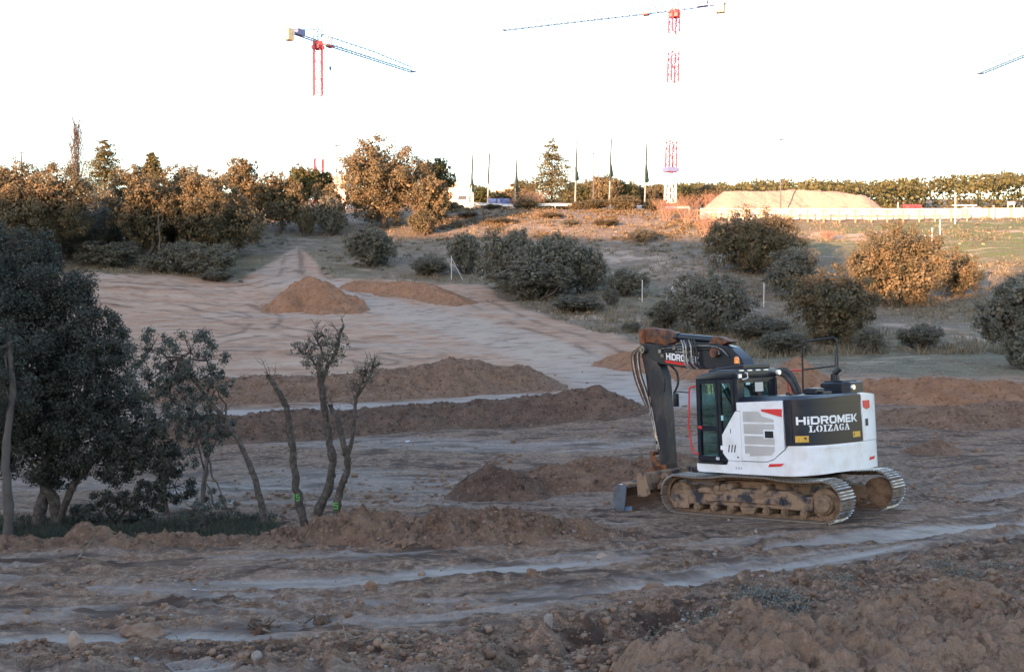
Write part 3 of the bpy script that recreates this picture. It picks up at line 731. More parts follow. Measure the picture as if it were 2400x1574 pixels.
# --- undercarriage (x forward, y left)
def build_track(side):
    yc = 1.2 * side; RO = 0.40; XH = 1.76; XC = -0.04
    root = bmesh.new()
    # side frame: caked beam with stepped ends
    prof = [(-1.50, 0.24), (1.50, 0.24), (1.74, 0.16), (1.82, 0.34), (1.72, 0.52), (1.20, 0.56), (0.95, 0.62), (-0.95, 0.62), (-1.05, 0.56), (-1.50, 0.52)]
    b_prism(root, [(x + XC, z) for x, z in prof], yc - 0.17, yc + 0.17, 'y', bevel=0.02)
    b_prism(root, [(XC - 0.85, 0.34), (XC + 0.95, 0.34), (XC + 0.9, 0.50), (XC - 0.8, 0.50)], yc + side * 0.165, yc + side * 0.215, 'y', bevel=0.012)
    fr = ex('track_frame', root, MUDDY, frame=UNF)
    tag(fr, label='mud caked %s track frame' % ('left' if side > 0 else 'right'))
    # rollers, sprocket, idler
    for x in np.linspace(-1.30, 1.30, 7):
        if side > 0 and abs(x) < 0.05: continue
        bm = bmesh.new(); b_cyl(bm, (x + XC, yc - 0.2, 0.185), (x + XC, yc + 0.2, 0.185), 0.085, n=14)
        b_cyl(bm, (x + XC, yc - 0.235, 0.185), (x + XC, yc + 0.235, 0.185), 0.05, n=10); ex('track_roller', bm, MUD, fr, UNF)
    bm = bmesh.new(); b_prism(bm, [(XC - 0.2, 0.24), (XC - 0.12, 0.09), (XC + 0.14, 0.09), (XC + 0.22, 0.24)], yc - 0.18, yc + 0.19, 'y', bevel=0.02); ex('track_guard', bm, MUD, fr, UNF)
    for x in (-0.42, 0.42):
        bm = bmesh.new(); b_cyl(bm, (x + XC, yc - 0.16, 0.665), (x + XC, yc + 0.2, 0.665), 0.07, n=12); ex('carrier_roller', bm, MUD, fr, UNF)
    bm = bmesh.new(); b_cyl(bm, (-XH + XC, yc - 0.12, RO), (-XH + XC, yc + 0.12, RO), 0.31, n=30)
    b_cyl(bm, (-XH + XC, yc + side * 0.10, RO), (-XH + XC, yc + side * 0.22, RO), 0.22, 0.20, n=26)
    b_cyl(bm, (-XH + XC, yc + side * 0.20, RO), (-XH + XC, yc + side * 0.26, RO), 0.165, 0.155, n=22)
    for k in range(12):
        w = 2 * math.pi * k / 12; b_cyl(bm, (-XH + XC + .185 * math.cos(w), yc + side * .2, RO + .185 * math.sin(w)), (-XH + XC + .185 * math.cos(w), yc + side * .235, RO + .185 * math.sin(w)), 0.014, n=6)
    ex('sprocket', bm, MUD, fr, UNF, smooth=True)
    bm = bmesh.new(); b_cyl(bm, (XH + XC, yc - 0.1, RO), (XH + XC, yc + 0.1, RO), 0.30, n=30)
    b_cyl(bm, (XH + XC, yc - .15, RO), (XH + XC, yc + .17, RO), 0.13, n=18); ex('idler', bm, MUD, fr, UNF, smooth=True)
    if True:   # cleaner plates at the front by the idler
        bm = bmesh.new(); b_prism(bm, [(XC + 1.52, 0.14), (XC + 1.86, 0.12), (XC + 2.02, 0.30), (XC + 1.98, 0.44), (XC + 1.52, 0.46)], yc + side * 0.14, yc + side * 0.20, 'y', bevel=0.012)
        ex('idler_guard', bm, MUDDY, fr, UNF)
    # clods of mud lying on the frame
    rr = random.Random(5 + side)
    for q in range(9):
        x = rr.uniform(-1.15, 1.25); bm = bmesh.new()
        bmesh.ops.create_icosphere(bm, subdivisions=2, radius=1.0, matrix=Matrix.Translation((x + XC, yc + side * rr.uniform(.10, .2), rr.choice([.56, .6, .35, .5]))) @ Matrix.Diagonal((rr.uniform(.08, .24), rr.uniform(.05, .1), rr.uniform(.04, .1), 1)))
        for v in bm.verts: v.co += Vector((rr.uniform(-1, 1), rr.uniform(-1, 1), rr.uniform(-1, 1))) * 0.018
        ex('mud_clod', bm, MUD, fr, UNF)
    # loop of the chain with sag between the carrier rollers
    loop = []
    n1 = 40
    for i in range(n1): loop.append((-XH + 2 * XH * i / n1, 0.0))
    for i in range(24): w = -math.pi / 2 + math.pi * i / 24; loop.append((XH + RO * math.cos(w), RO + RO * math.sin(w)))
    for i in range(n1):
        x = XH - 2 * XH * i / n1; t = abs(x) / XH
        loop.append((x, 2 * RO + 0.035 * (1 - t * t) - 0.05 * max(0, math.sin(math.pi * (t - 0.27) / 0.73)) if t > 0.27 else 2 * RO + 0.035 * (1 - t * t)))
    for i in range(24): w = math.pi / 2 + math.pi * i / 24; loop.append((-XH + RO * math.cos(w), RO + RO * math.sin(w)))
    lp = np.array(loop); cl = np.concatenate([[0], np.cumsum(np.hypot(*np.diff(np.vstack([lp, lp[:1]]), axis=0).T))]); lp2 = np.vstack([lp, lp[:1]])
    N = 50; tot = cl[-1]
    def P(s): s = s % tot; return np.interp(s, cl, lp2[:, 0]), np.interp(s, cl, lp2[:, 1])
    # shoe: plate with three grouser bars; built once, shared
    global _SHOE
    if '_SHOE' not in globals():
        bm = bmesh.new(); pit = tot / N
        b_box(bm, (0, 0, -0.012), (pit * 0.93, 0.60, 0.022))
        for dx in (-0.32, 0.02, 0.36): b_prism(bm, [(dx * pit - .014, -0.023), (dx * pit + .014, -0.023), (dx * pit + .009, -0.05), (dx * pit - .009, -0.05)], -0.295, 0.295, 'y')
        me = bpy.data.meshes.new('track_shoe'); bmesh.ops.recalc_face_normals(bm, faces=bm.faces[:]); bm.to_mesh(me); bm.free()
        me.materials.append(SHOE); me.materials.append(POLISH)
        for p in me.polygons:
            if p.center.z < -0.035: p.material_index = 1
        _SHOE = me
        bm = bmesh.new(); pit = tot / N
        for s in (-1, 1): b_box(bm, (0, s * 0.075, 0.035), (pit * 1.05, 0.035, 0.07), bevel=0.008)
        b_cyl(bm, (pit / 2, -0.11, 0.035), (pit / 2, 0.11, 0.035), 0.022, n=8)
        me = bpy.data.meshes.new('track_link'); bmesh.ops.recalc_face_normals(bm, faces=bm.faces[:]); bm.to_mesh(me); bm.free(); me.materials.append(MUD)
        globals()['_LINK'] = me
    for k in range(N):
        x, z = P(k * tot / N); x2, z2 = P(k * tot / N + 0.03); x0, z0 = P(k * tot / N - 0.03)
        d = Vector((x2 - x0, 0, z2 - z0)).normalized(); nz = Vector((-d.z, 0, d.x))       # inward normal
        m4 = Matrix(((d.x, 0, nz.x, x + XC), (0, 1, 0, yc), (d.z, 0, nz.z, z + 0.05), (0, 0, 0, 1)))
        o = link('track_shoe', _SHOE, None, fr); o.matrix_local = UNF @ m4
        o = link('track_link', _LINK, None, fr); o.matrix_local = UNF @ m4
for s in (1, -1): build_track(s)
bm = bmesh.new()
b_prism(bm, [(-1.0, -1.03), (1.0, -1.03), (1.25, -0.6), (1.25, 0.6), (1.0, 1.03), (-1.0, 1.03), (-1.25, .6), (-1.25, -.6)], 0.42, 0.80, 'z', bevel=0.05)
b_cyl(bm, (0, 0, .78), (0, 0, 0.98), 0.62, n=40)
ex('lower_frame', bm, MUDDY, frame=UNF)
# blade with push arms
bm = bmesh.new()
cur = [(2.62, 0.40), (2.70, 0.38), (2.66, 0.50), (2.64, 0.66), (2.68, 0.86), (2.56, 0.90), (2.52, 0.86), (2.50, 0.64), (2.52, 0.48)]
b_prism(bm, cur, -1.45, 1.45, 'y', bevel=0.01)
for yy in (-1.475, 1.475): b_prism(bm, [(2.72, 0.34), (2.74, 0.90), (2.48, 0.90), (2.44, 0.66), (2.36, .42), (2.48, 0.35)], yy - 0.022, yy + 0.022, 'y', bevel=0.006)
bm.transform(Matrix.Translation((0.10, 0, 0)))
blade = ex('dozer_blade', bm, MUDDY, frame=UNF)
for yy in (-0.55, 0.55):
    bm = bmesh.new(); b_prism(bm, [(2.64, 0.44), (2.64, 0.62), (1.3, 0.60), (1.2, 0.46)], yy - .08, yy + .08, 'y', bevel=0.02); ex('push_arm', bm, MUDDY, blade, UNF)
    bm = bmesh.new(); b_cyl(bm, (1.2, yy * .8, .85), (2.0, yy * .9, .74), 0.06, n=14); b_cyl(bm, (2.0, yy * .9, .74), (2.5, yy, .66), .035, n=12); ex('blade_cylinder', bm, NAVY, blade, UNF)
rr = random.Random(3)
for (x, y, z, sx, sz) in ((2.52, 0.72, 0.62, .16, .16), (2.48, 0.95, 0.56, .14, .12), (2.50, 0.50, 0.56, .18, .10), (2.54, .82, .74, .10, .10), (2.50, .2, .56, .2, .08)):
    bm = bmesh.new(); bmesh.ops.create_icosphere(bm, subdivisions=2, radius=1.0, matrix=Matrix.Translation((x, y, z)) @ Matrix.Diagonal((.12, sx, sz, 1)))
    for v in bm.verts: v.co += Vector((rr.uniform(-1, 1), rr.uniform(-1, 1), rr.uniform(-1, 1))) * 0.03
    ex('mud_clod', bm, MUD, blade, UNF)

# --- revolving body
bm = bmesh.new()
core = [tuple(onout(a, -0.05, 0)[:2]) for a in np.linspace(0.02, _OL[-1] - 0.02, 70)]
b_prism(bm, core, 0.99, 1.30, 'z')
ex('turntable', bm, BLACK)
bm = bmesh.new()
corer = [tuple(onout(a, -0.045, 0)[:2]) for a in np.linspace(1.28, _OL[-1] - 1.28, 60)]
b_prism(bm, corer, 1.301, 2.50, 'z')
# sloped hood top edge
top_in = [tuple(onout(a, -0.22, 0)[:2]) for a in np.linspace(1.28, _OL[-1] - 1.28, 60)]
hood = ex('engine_housing', bm, NAVY)
bm = bmesh.new()
lo = [bm.verts.new((x, y, 2.502)) for x, y in corer]; hi = [bm.verts.new((x, y, 2.60)) for x, y in top_in]
bm.faces.new(hi); bm.faces.new(lo[::-1])
for i in range(len(lo)):
    j = (i + 1) % len(lo); bm.faces.new((lo[i], lo[j], hi[j], hi[i]))
ex('hood_top', bm, NAVY, hood)

# white skirt, in three pieces with seams: under the cab, side, tail
sk = ex('side_skirt', bent([[(0.0, 0.985), (0.06, 0.95), (A(-0.222), 0.95), (A(-0.222), 1.222), (0.94, 1.222), (0.90, 1.13), (0.0, 1.13)]], -0.05, 0.02), WHITE, smooth=True)
tag(sk, label='white skirt under the cab')
cw = ex('counterweight', bent([[(A(-0.232), 0.95), (2.6, 0.965), (3.6, 1.0), (5.0, 1.0), (5.9, 0.96), (5.9, 1.58), (2.56, 1.58), (A(-1.385), 1.50), (A(-1.09), 1.29), (A(-0.9), 1.232), (A(-0.232), 1.222)]], -0.05, 0.03), WHITE, smooth=True)
ex('counterweight_crease', bent([[(2.70, 1.22), (2.86, 1.555), (4.6, 1.555), (4.6, 1.50), (2.93, 1.50), (2.80, 1.22)]], 0.028, 0.042), WHITE, cw, smooth=True)
sk2 = ex('side_skirt', bent([rect(_OL[-1] - 2.3, _OL[-1] - 0.02, 0.95, 1.28)], -0.05, 0.02), WHITE, smooth=True)
ex('reflector', bent([[(A(-0.93), 1.135), (A(-1.27), 1.165), (A(-1.345), 1.225), (A(-0.97), 1.20)]], 0.028, 0.040), REFL, cw)
ex('reflector', bent([[(4.72, 1.17), (4.95, 1.18), (5.0, 1.245), (4.76, 1.235)]], 0.028, 0.040), REFL, cw)
ex('model_lettering', bent([R4(A(-.02) + .075 * k, A(-.02) + .075 * k + w, 1.055, 1.095) for k, w in enumerate((.05, .05, .03, .055))], 0.018, 0.024), PALEGREY, sk)
bm = bent([rect(0.04, 0.80, 1.135, 1.178)], -0.02, 0.035); ex('cab_step', bm, BLACK, sk)

# white side panel behind the cab, with grille
sp_out = [(A(0.16), 1.232), (A(-0.225), 1.232), (A(-0.225), 2.30), (A(-0.135), 2.30), (A(-0.09), 2.29), (A(0.315), 1.78), (A(0.31), 1.38)]
sp = ex('side_panel', bent([sp_out], -0.05, 0.035), WHITE, smooth=True); tag(sp, label='white corner panel with three slanted vents')
gpn = ex('side_panel', bent([[(A(-0.24), 1.24), (A(-0.90), 1.245), (A(-1.09), 1.305), (A(-1.37), 1.515), (A(-1.375), 2.49), (A(-1.30), 2.515), (A(-0.24), 2.485)]], -0.05, 0.04), WHITE, smooth=True)
tag(gpn, label='white service door with grey louvred grille')
ex('side_panel', bent([[(A(-0.14), 2.31), (A(-0.236), 2.31), (A(-0.236), 2.485), (A(-0.14), 2.485)]], -0.05, 0.038), WHITE)
for k in range(3):
    a = A(0.16) + 0.085 * k; ex('vent_slot', bent([[(a, 1.41), (a + .03, 1.41), (a + .062, 1.57), (a + .032, 1.57)]], 0.034, 0.038), BLACK, sp)
ex('vent_slot', bent([R4(A(.07), A(.052), 1.82, 1.92)], 0.034, 0.038), BLACK, sp)
ex('latch', bent([R4(A(-.10), A(-.135), 1.29, 1.325)], 0.034, 0.042), BLACK, sp)
ex('grille', bent([[(A(-.46), 1.345), (A(-1.02), 1.38), (A(-1.12), 1.46), (A(-1.13), 1.565), (A(-.33), 1.565), (A(-.33), 1.40), (A(-.46), 1.40)]], 0.02, 0.046), GREY, gpn)
ex('grille', bent([R4(A(-.33), A(-1.14), 1.60, 1.775)], 0.02, 0.046), GREY, gpn)
ex('grille', bent([R4(A(-.32), A(-1.14), 1.82, 2.03)], 0.02, 0.046), GREY, gpn)
ex('grille', bent([[(A(-.31), 2.07), (A(-1.14), 2.07), (A(-1.14), 2.13), (A(-.84), 2.19), (A(-.74), 2.29), (A(-.31), 2.29)]], 0.02, 0.046), GREY, gpn)
ex('latch', bent([R4(A(-.86), A(-1.16), 1.715, 1.915)], 0.042, 0.062, bevel=0.008), WHITE, gpn)
ex('latch', bent([R4(A(-.91), A(-1.13), 1.745, 1.885)], 0.058, 0.070), BLACK, gpn)
ex('tail_lamp', bent([[(A(-.83), 2.30), (A(-1.34), 2.18), (A(-1.355), 2.345), (A(-1.18), 2.345), (A(-.83), 2.34)]], 0.038, 0.058), REFL, gpn)

# dark tail panel with lettering
tp = ex('tail_panel', bent([[(2.52, 1.59), (4.53, 1.60), (4.49, 2.58), (2.50, 2.53)]], -0.05, 0.02), NAVY, smooth=True)
tag(tp, label='dark blue tail panel with white lettering')
ex('tail_panel_rim', bent([[(2.53, 2.40), (4.49, 2.45), (4.485, 2.565), (2.53, 2.515)]], 0.018, 0.05), NAVY, tp, smooth=True)
ex('tail_panel_rim', bent([[(2.53, 1.60), (2.66, 1.60), (2.66, 2.395), (2.53, 2.395)]], 0.018, 0.04), NAVY, tp, smooth=True)
for ps in word('HiDROMEK', BLOCK, 2.74, 4.35, 2.01, 0.165, gap=0.17): ex('letter', bent(ps, 0.021, 0.027), LETTER, tp)
for ps in word('LOIZAGA', SERIF, 2.98, 4.08, 1.855, 0.135, gap=0.16): ex('letter', bent(ps, 0.021, 0.027), LETTER, tp)
for a0, a1, z0, z1 in ((2.71, 2.97, 1.655, 1.785), (4.19, 4.44, 1.685, 1.805)):
    y = ex('warning_label', bent([R4(a0, a1, z0, z1)], 0.021, 0.026), YELLOW, tp)
    ex('pictogram', bent([R4(a0 + .19, a0 + .215, z0 + .05, z1 - .03), R4(a0 + .165, a0 + .19, z1 - .06, z1 - .03)] if a0 < 3 else [R4(a0 + .03, a0 + .055, z0 + .04, z1 - .03)], 0.0255, 0.029), BLACK, y)
rp = ex('tail_corner', bent([[(4.55, 1.59), (5.75, 1.59), (5.75, 2.50), (4.60, 2.61), (4.51, 2.60)]], -0.05, 0.035), WHITE, smooth=True); tag(rp, label='white tail corner with red lamp')
ex('tail_lamp', bent([[(4.58, 2.44), (4.82, 2.44), (4.82, 2.28), (4.70, 2.25), (4.58, 2.30)]], 0.033, 0.055), REFL, rp)
ex('handle', bent([R4(4.64, 4.74, 1.90, 2.05)], 0.033, 0.045), BLACK, rp)
bm = bmesh.new(); b_box(bm, (0.2, -0.98, 1.75), (1.6, 0.78, 0.92), bevel=0.03); ex('tank', bm, NAVY)
bm = bmesh.new(); b_box(bm, (0.75, -0.98, 1.5), (0.6, 0.78, 0.5), bevel=0.03); ex('tool_box', bm, NAVY)

# things on the hood
bm = bmesh.new()
b_prism(bm, [(-1.50, -0.42), (-1.62, -0.55), (-1.62, -1.02), (-1.5, -1.12), (-0.95, -1.12), (-0.86, -1.0), (-0.86, -0.52), (-0.95, -0.42)], 2.56, 2.84, 'z', bevel=0.035, seg=2)
b_prism(bm, [(-1.44, -0.50), (-1.44, -1.04), (-0.98, -1.04), (-0.98, -0.50)], 2.84, 2.875, 'z', bevel=0.01)
acb = ex('air_cleaner_housing', bm, NAVY)
bm = bmesh.new(); b_cyl(bm, (-1.60, -.62, 2.72), (-1.665, -.62, 2.72), 0.055, n=16); ex('work_lamp', bm, LAMPGLASS, acb)
bm = bmesh.new(); b_cyl(bm, (-1.15, -.62, 2.85), (-1.15, -.62, 3.02), 0.06, n=14); b_cyl(bm, (-1.15, -.62, 3.02), (-1.26, -.70, 3.14), 0.062, 0.075, n=14)
b_prism(bm, [(-1.22, 2.87), (-1.02, 2.87), (-1.10, 3.05), (-1.20, 3.08)], -.75, -.66, 'y', bevel=.01); ex('exhaust_pipe', bm, BLACK)
bm = bmesh.new(); b_prism(bm, [(-1.38, 2.60), (-1.05, 2.60), (-1.02, 2.70), (-1.12, 2.745), (-1.38, 2.73)], 0.0, 0.30, 'y', bevel=0.03, seg=2); b_prism(bm, [(-1.48, 2.605), (-1.4, 2.605), (-1.4, 2.66), (-1.48, 2.66)], -.1, .2, 'y', bevel=.01); ex('engine_hatch', bm, NAVY)
bm = bmesh.new(); b_cyl(bm, (-.75, .45, 2.58), (-.75, .45, 2.66), .045, n=12); b_cyl(bm, (-.95, .62, 2.58), (-.95, .62, 2.63), .035, n=12); ex('filler_cap', bm, BLACK)
# handrail on the far side
bm = bmesh.new()
b_tube(bm, [(0.12, -1.15, 2.05), (0.10, -1.15, 2.86), (0.07, -1.15, 3.66), (0.03, -1.15, 3.76), (-0.06, -1.15, 3.79), (-0.80, -1.15, 3.83), (-0.88, -1.15, 3.80), (-0.90, -1.15, 3.70), (-0.86, -1.15, 2.58)], 0.022, 8)
b_tube(bm, [(0.085, -1.15, 3.14), (-0.87, -1.15, 3.20)], 0.019, 8)
b_tube(bm, [(-0.88, -1.15, 3.62), (-0.94, -1.02, 3.55), (-0.92, -.98, 2.86)], 0.016, 8)
hr = ex('handrail', bm, BLACK, smooth=True)
bm = bmesh.new(); b_tube(bm, [(0.10, -1.15, 3.13), (0.42, -1.15, 3.13), (0.52, -1.15, 3.05), (0.55, -1.15, 2.2)], 0.019, 8); ex('grab_bar', bm, RED, smooth=True)

# --- cab
CB0, CB1, CYL, CYR = -0.14, 1.10, 1.38, 0.06
ZB, ZT_ = 1.19, 3.10
cab = bmesh.new()
# roof slab with rounded rim and raised visor, floor, pillars
roof = [(CB0, 2.99), (CB1 - 0.02, 2.97), (CB1 - 0.02, 3.05), (CB1 - 0.22, 3.13), (CB0 + 0.55, 3.20), (CB0, 3.20)]
b_prism(cab, roof, CYR, CYL, 'y', bevel=0.03, seg=2)
b_prism(cab, [(CB0, ZB), (CB1, ZB), (CB1, ZB + 0.10), (CB0, ZB + 0.10)], CYR, CYL, 'y', bevel=0.01)
def post(x0, y0, x1, y1, z0, z1, s=0.07, t=0.06):
    vs = []
    b_prism(cab, [(x0 - s / 2, z0), (x0 + s / 2, z0), (x1 + s / 2, z1), (x1 - s / 2, z1)], y0 - t / 2, y0 + t / 2, 'y', bevel=0.008)
for yy in (CYR + 0.03, CYL - 0.03):
    post(CB1 - 0.03, yy, CB1 - 0.06, yy, ZB + .1, 2.985, 0.06)
    post(CB0 + 0.04, yy, CB0 + 0.04, yy, ZB + .1, 2.995, 0.10)
post(0.42, CYR + .03, 0.42, CYR + .03, ZB + .1, 2.99, 0.07)
b_box(cab, (CB0 + .03, (CYL + CYR) / 2, 2.0), (0.05, CYL - CYR - 0.14, 1.2))           # rear wall below the window
b_box(cab, (CB0 + .03, (CYL + CYR) / 2, 2.95), (0.05, CYL - CYR - 0.14, 0.10))
b_box(cab, (CB0 + .03, CYR + .16, 2.78), (0.05, 0.2, 0.36)); b_box(cab, (CB0 + .03, CYL - .15, 2.78), (0.05, 0.18, 0.36))
b_box(cab, ((CB0 + CB1) / 2, CYR + .03, 1.5), (CB1 - CB0 - .2, 0.045, 0.42))           # right lower wall
cabo = ex('cab', cab, NAVY, smooth=True)
# left side: fixed rear part and door
bm = bmesh.new()
yl0, yl1 = CYL - 0.05, CYL + 0.012
b_prism(bm, [(0.34, 1.30), (0.42, 1.30), (0.42, 2.985), (0.34, 2.985)], yl0, yl1, 'y')                    # B pillar
b_prism(bm, [(0.335, 1.72), (0.03, 2.18), (0.03, 2.985), (-0.05, 2.985), (-0.05, 2.15), (0.335, 1.56)], yl0, yl1, 'y')   # slanted lower edge and rear post
b_prism(bm, [(0.032, 2.90), (0.338, 2.90), (0.338, 2.985), (0.032, 2.985)], yl0, yl1, 'y')
b_prism(bm, [(0.16, 1.30), (0.338, 1.30), (0.338, 1.55), (-0.04, 2.13), (-0.04, 1.9)], yl0 - 0.01, yl1 - .02, 'y')
ex('cab_side_frame', bm, NAVY, cabo)
door = bmesh.new()
b_prism(door, [(0.425, 1.20), (0.48, 1.20), (0.48, 2.985), (0.425, 2.985)], yl0, yl1 + .01, 'y')
b_prism(door, [(0.975, 1.20), (1.05, 1.20), (1.02, 2.985), (0.93, 2.985)], yl0, yl1 + .01, 'y')
b_prism(door, [(0.482, 2.90), (0.932, 2.90), (0.928, 2.985), (0.482, 2.985)], yl0, yl1 + .01, 'y')
b_prism(door, [(0.482, 1.86), (0.955, 1.86), (0.953, 1.98), (0.482, 1.98)], yl0, yl1 + .01, 'y')
b_prism(door, [(0.482, 1.20), (0.972, 1.20), (0.97, 1.31), (0.482, 1.31)], yl0, yl1 + .01, 'y')
dr = ex('cab_door', door, NAVY, cabo)
bm = bmesh.new(); b_box(bm, (0.96, CYL + .03, 1.94), (0.09, 0.03, 0.06)); ex('door_latch', bm, REFL, dr)
bm = bmesh.new(); b_box(bm, (0.30, CYL + .02, 2.15), (0.06, 0.015, 0.11)); ex('sticker', bm, TEAL, cabo)
bm = bmesh.new(); b_box(bm, (0.47, CYL + .03, 1.26), (0.09, 0.02, 0.06)); ex('step_light', bm, LAMPGLASS, cabo)
bm = bmesh.new(); b_box(bm, (0.34, CYL + .03, 1.50), (0.06, 0.02, 0.09)); ex('sticker', bm, LETTER, cabo)
def pane(pts, y, par=cabo, axis='y', name='window_pane'):
    bm = bmesh.new(); b_prism(bm, pts, y - 0.003, y + 0.003, axis); return ex(name, bm, GLASS, par)
pane([(0.482, 1.98), (0.954, 1.98), (0.934, 2.90), (0.482, 2.90)], CYL - .02, dr)
pane([(0.482, 1.31), (0.97, 1.31), (0.957, 1.86), (0.482, 1.86)], CYL - .02, dr)
pane([(0.338, 1.73), (0.338, 2.90), (0.032, 2.90), (0.032, 2.19)], CYL - .02)
pane([(CYR + .27, 2.60), (CYL - .25, 2.60), (CYL - .25, 2.90), (CYR + .27, 2.90)], CB0 + .03, axis='x')
pane([(CB0 + .1, 1.72), (0.38, 1.72), (0.38, 2.98), (CB0 + .1, 2.98)], CYR + .03); pane([(.46, 1.72), (1.04, 1.72), (1.02, 2.98), (.46, 2.98)], CYR + .03)
pane([(CYR + .07, 1.30), (CYL - .07, 1.30), (CYL - .07, 2.98), (CYR + .07, 2.98)], CB1 - .04, axis='x')
bm = bmesh.new(); b_box(bm, (CB0 - .004, .66, 2.80), (0.006, 0.26, 0.20)); ex('paper_sheet', bm, PAPER, cabo)
bm = bmesh.new(); b_box(bm, (CB0 - .004, 1.02, 2.88), (0.006, 0.13, 0.05)); ex('sticker', bm, TEAL, cabo)
bm = bmesh.new(); b_prism(bm, [(.52, 2.56), (.78, 2.56), (.65, 2.69)], CB0 - .004, CB0 + .002, 'x'); ex('sticker', bm, RUST, cabo)
# seat, console
bm = bmesh.new(); b_prism(bm, [(0.10, 1.60), (0.62, 1.64), (0.62, 1.76), (0.22, 1.76), (0.10, 2.36), (0.0, 2.36), (0.02, 1.66)], 0.48, 0.98, 'y', bevel=0.03, seg=2); st = ex('seat', bm, SEATM, cabo)
bm = bmesh.new(); bmesh.ops.create_uvsphere(bm, u_segments=20, v_segments=14, radius=1.0, matrix=Matrix.Translation((0.16, 0.86, 2.63)) @ Matrix.Diagonal((.13, .19, .20, 1))); ex('headrest', bm, PALECLOTH, st, smooth=True)
bm = bmesh.new(); b_cyl(bm, (0.10, 0.84, 2.34), (0.13, .85, 2.48), .02, n=8); ex('headrest_post', bm, BLACK, st)
for yy in (0.36, 1.1):
    bm = bmesh.new(); b_box(bm, (0.42, yy, 1.78), (0.5, 0.14, 0.22), bevel=.03); b_cyl(bm, (.6, yy, 1.88), (.64, yy, 2.12), .018, n=8); b_cyl(bm, (.64, yy, 2.1), (.645, yy, 2.18), .03, n=10); ex('console', bm, BLACK, cabo)
bm = bmesh.new(); b_box(bm, (.92, .3, 2.3), (.05, .2, .26), bevel=.02); b_cyl(bm, (.94, .25, 1.3), (.93, .28, 2.2), .015, n=8); ex('monitor', bm, BLACK, cabo)
# lamps, beacon and roof fittings
bm = bmesh.new(); b_box(bm, (CB0 - .03, CYL - .08, 3.05), (0.05, 0.09, 0.09), bevel=.01); ex('work_lamp', bm, LAMPGLASS, cabo)
bm = bmesh.new(); b_tube(bm, [(CB0 - .02, CYL - .26, 3.12), (CB0 - .06, CYL - .29, 3.11), (CB0 - .06, CYL - .30, 3.01), (CB0 - .05, CYL - .24, 2.985), (CB0 - .02, CYL - .16, 2.98)], .014, 8); ex('grab_handle', bm, LAMPGLASS, cabo)
bm = bmesh.new(); b_cyl(bm, (CB0 - .05, CYR + .03, 3.10), (CB0 - .12, CYR + .03, 3.10), .055, n=14); ex('work_lamp', bm, LAMPGLASS, cabo)
for yy in (1.22, .95, .68, .42): 
    bm = bmesh.new(); b_box(bm, (CB0 - .012, yy, 3.17), (0.02, 0.14, 0.022)); ex('rain_strip', bm, LAMPGLASS, cabo)
bm = bmesh.new(); b_prism(bm, [(-0.05, 3.20), (1.0, 3.16), (0.98, 3.21), (0.6, 3.26), (-0.05, 3.30)], 0.14, 1.05, 'y', bevel=.02); rg = ex('roof_guard', bm, NAVY, cabo)
bm = bmesh.new(); b_cyl(bm, (0.18, 0.98, 3.29), (0.18, .98, 3.33), .06, n=16); ex('beacon_base', bm, BLACK, cabo)
bm = bmesh.new(); b_cyl(bm, (0.18, .98, 3.33), (.18, .98, 3.43), .062, .056, n=18); bmesh.ops.create_uvsphere(bm, u_segments=16, v_segments=8, radius=.056, matrix=Matrix.Translation((.18, .98, 3.43))); ex('beacon', bm, AMBER, cabo, smooth=True)
# red hand rail and mirror in front of the door
bm = bmesh.new()
b_tube(bm, [(1.06, 1.40, 2.86), (1.18, 1.43, 2.83), (1.22, 1.44, 2.76), (1.25, 1.45, 2.2), (1.27, 1.45, 1.95), (1.22, 1.44, 1.50), (1.16, 1.42, 1.36), (1.04, 1.40, 1.34)], 0.019, 8, smooth_pts=3); gr = ex('grab_bar', bm, RED, smooth=True)
tag(gr, label='tall red grab bar beside the cab door')
bm = bmesh.new(); b_tube(bm, [(1.22, 1.45, 2.72), (1.46, 1.55, 2.75), (1.54, 1.58, 2.72), (1.56, 1.58, 2.50)], .014, 8); b_box(bm, (1.51, 1.58, 2.56), (0.09, 0.12, 0.30), bevel=.02); ex('mirror', bm, BLACK, smooth=True)
# big hoses between boom foot and body
for k, (yy, dx) in enumerate(((-0.02, 0), (-0.10, .04), (-0.18, .02), (-.26, .06))):
    bm = bmesh.new(); b_tube(bm, [(0.30 + dx, yy, 2.90), (-0.02 + dx, yy, 3.07 + .03 * k), (-0.30 + dx, yy - .05, 2.98 + .03 * k), (-0.48 + dx, yy - .1, 2.66), (-0.50 + dx, yy - .1, 2.3)], .042, 10, smooth_pts=5); ex('hydraulic_hose', bm, RUBBER, smooth=True)
bm = bmesh.new(); b_tube(bm, [(-.25, -.3, 2.3), (-.27, -.3, 2.7), (-.2, -.3, 2.86)], .016, 8); ex('grab_bar', bm, RED, smooth=True)

# --- boom, arm, bucket (plane x-z, width along y)
BW = 0.17; BC = -0.12
bm = bmesh.new()
b_prism(bm, [(0.22, 1.7), (0.55, 1.72), (1.15, 3.05), (1.75, 3.28), (1.85, 3.70), (1.6, 3.82), (1.2, 3.74), (0.85, 3.45), (0.12, 2.05)], BC - BW - .02, BC + BW + .02, 'y', bevel=0.02)
lowb = ex('lower_boom', bm, NAVY, smooth=True)
bm = bmesh.new()
b_prism(bm, [(1.35, 3.22), (2.5, 3.26), (3.55, 3.42), (4.18, 3.72), (4.28, 3.86), (4.22, 3.98), (4.0, 3.98), (3.35, 3.86), (2.2, 3.83), (1.5, 3.80)], BC - BW, BC + BW, 'y', bevel=0.015)
boom = ex('boom', bm, NAVY, smooth=True)
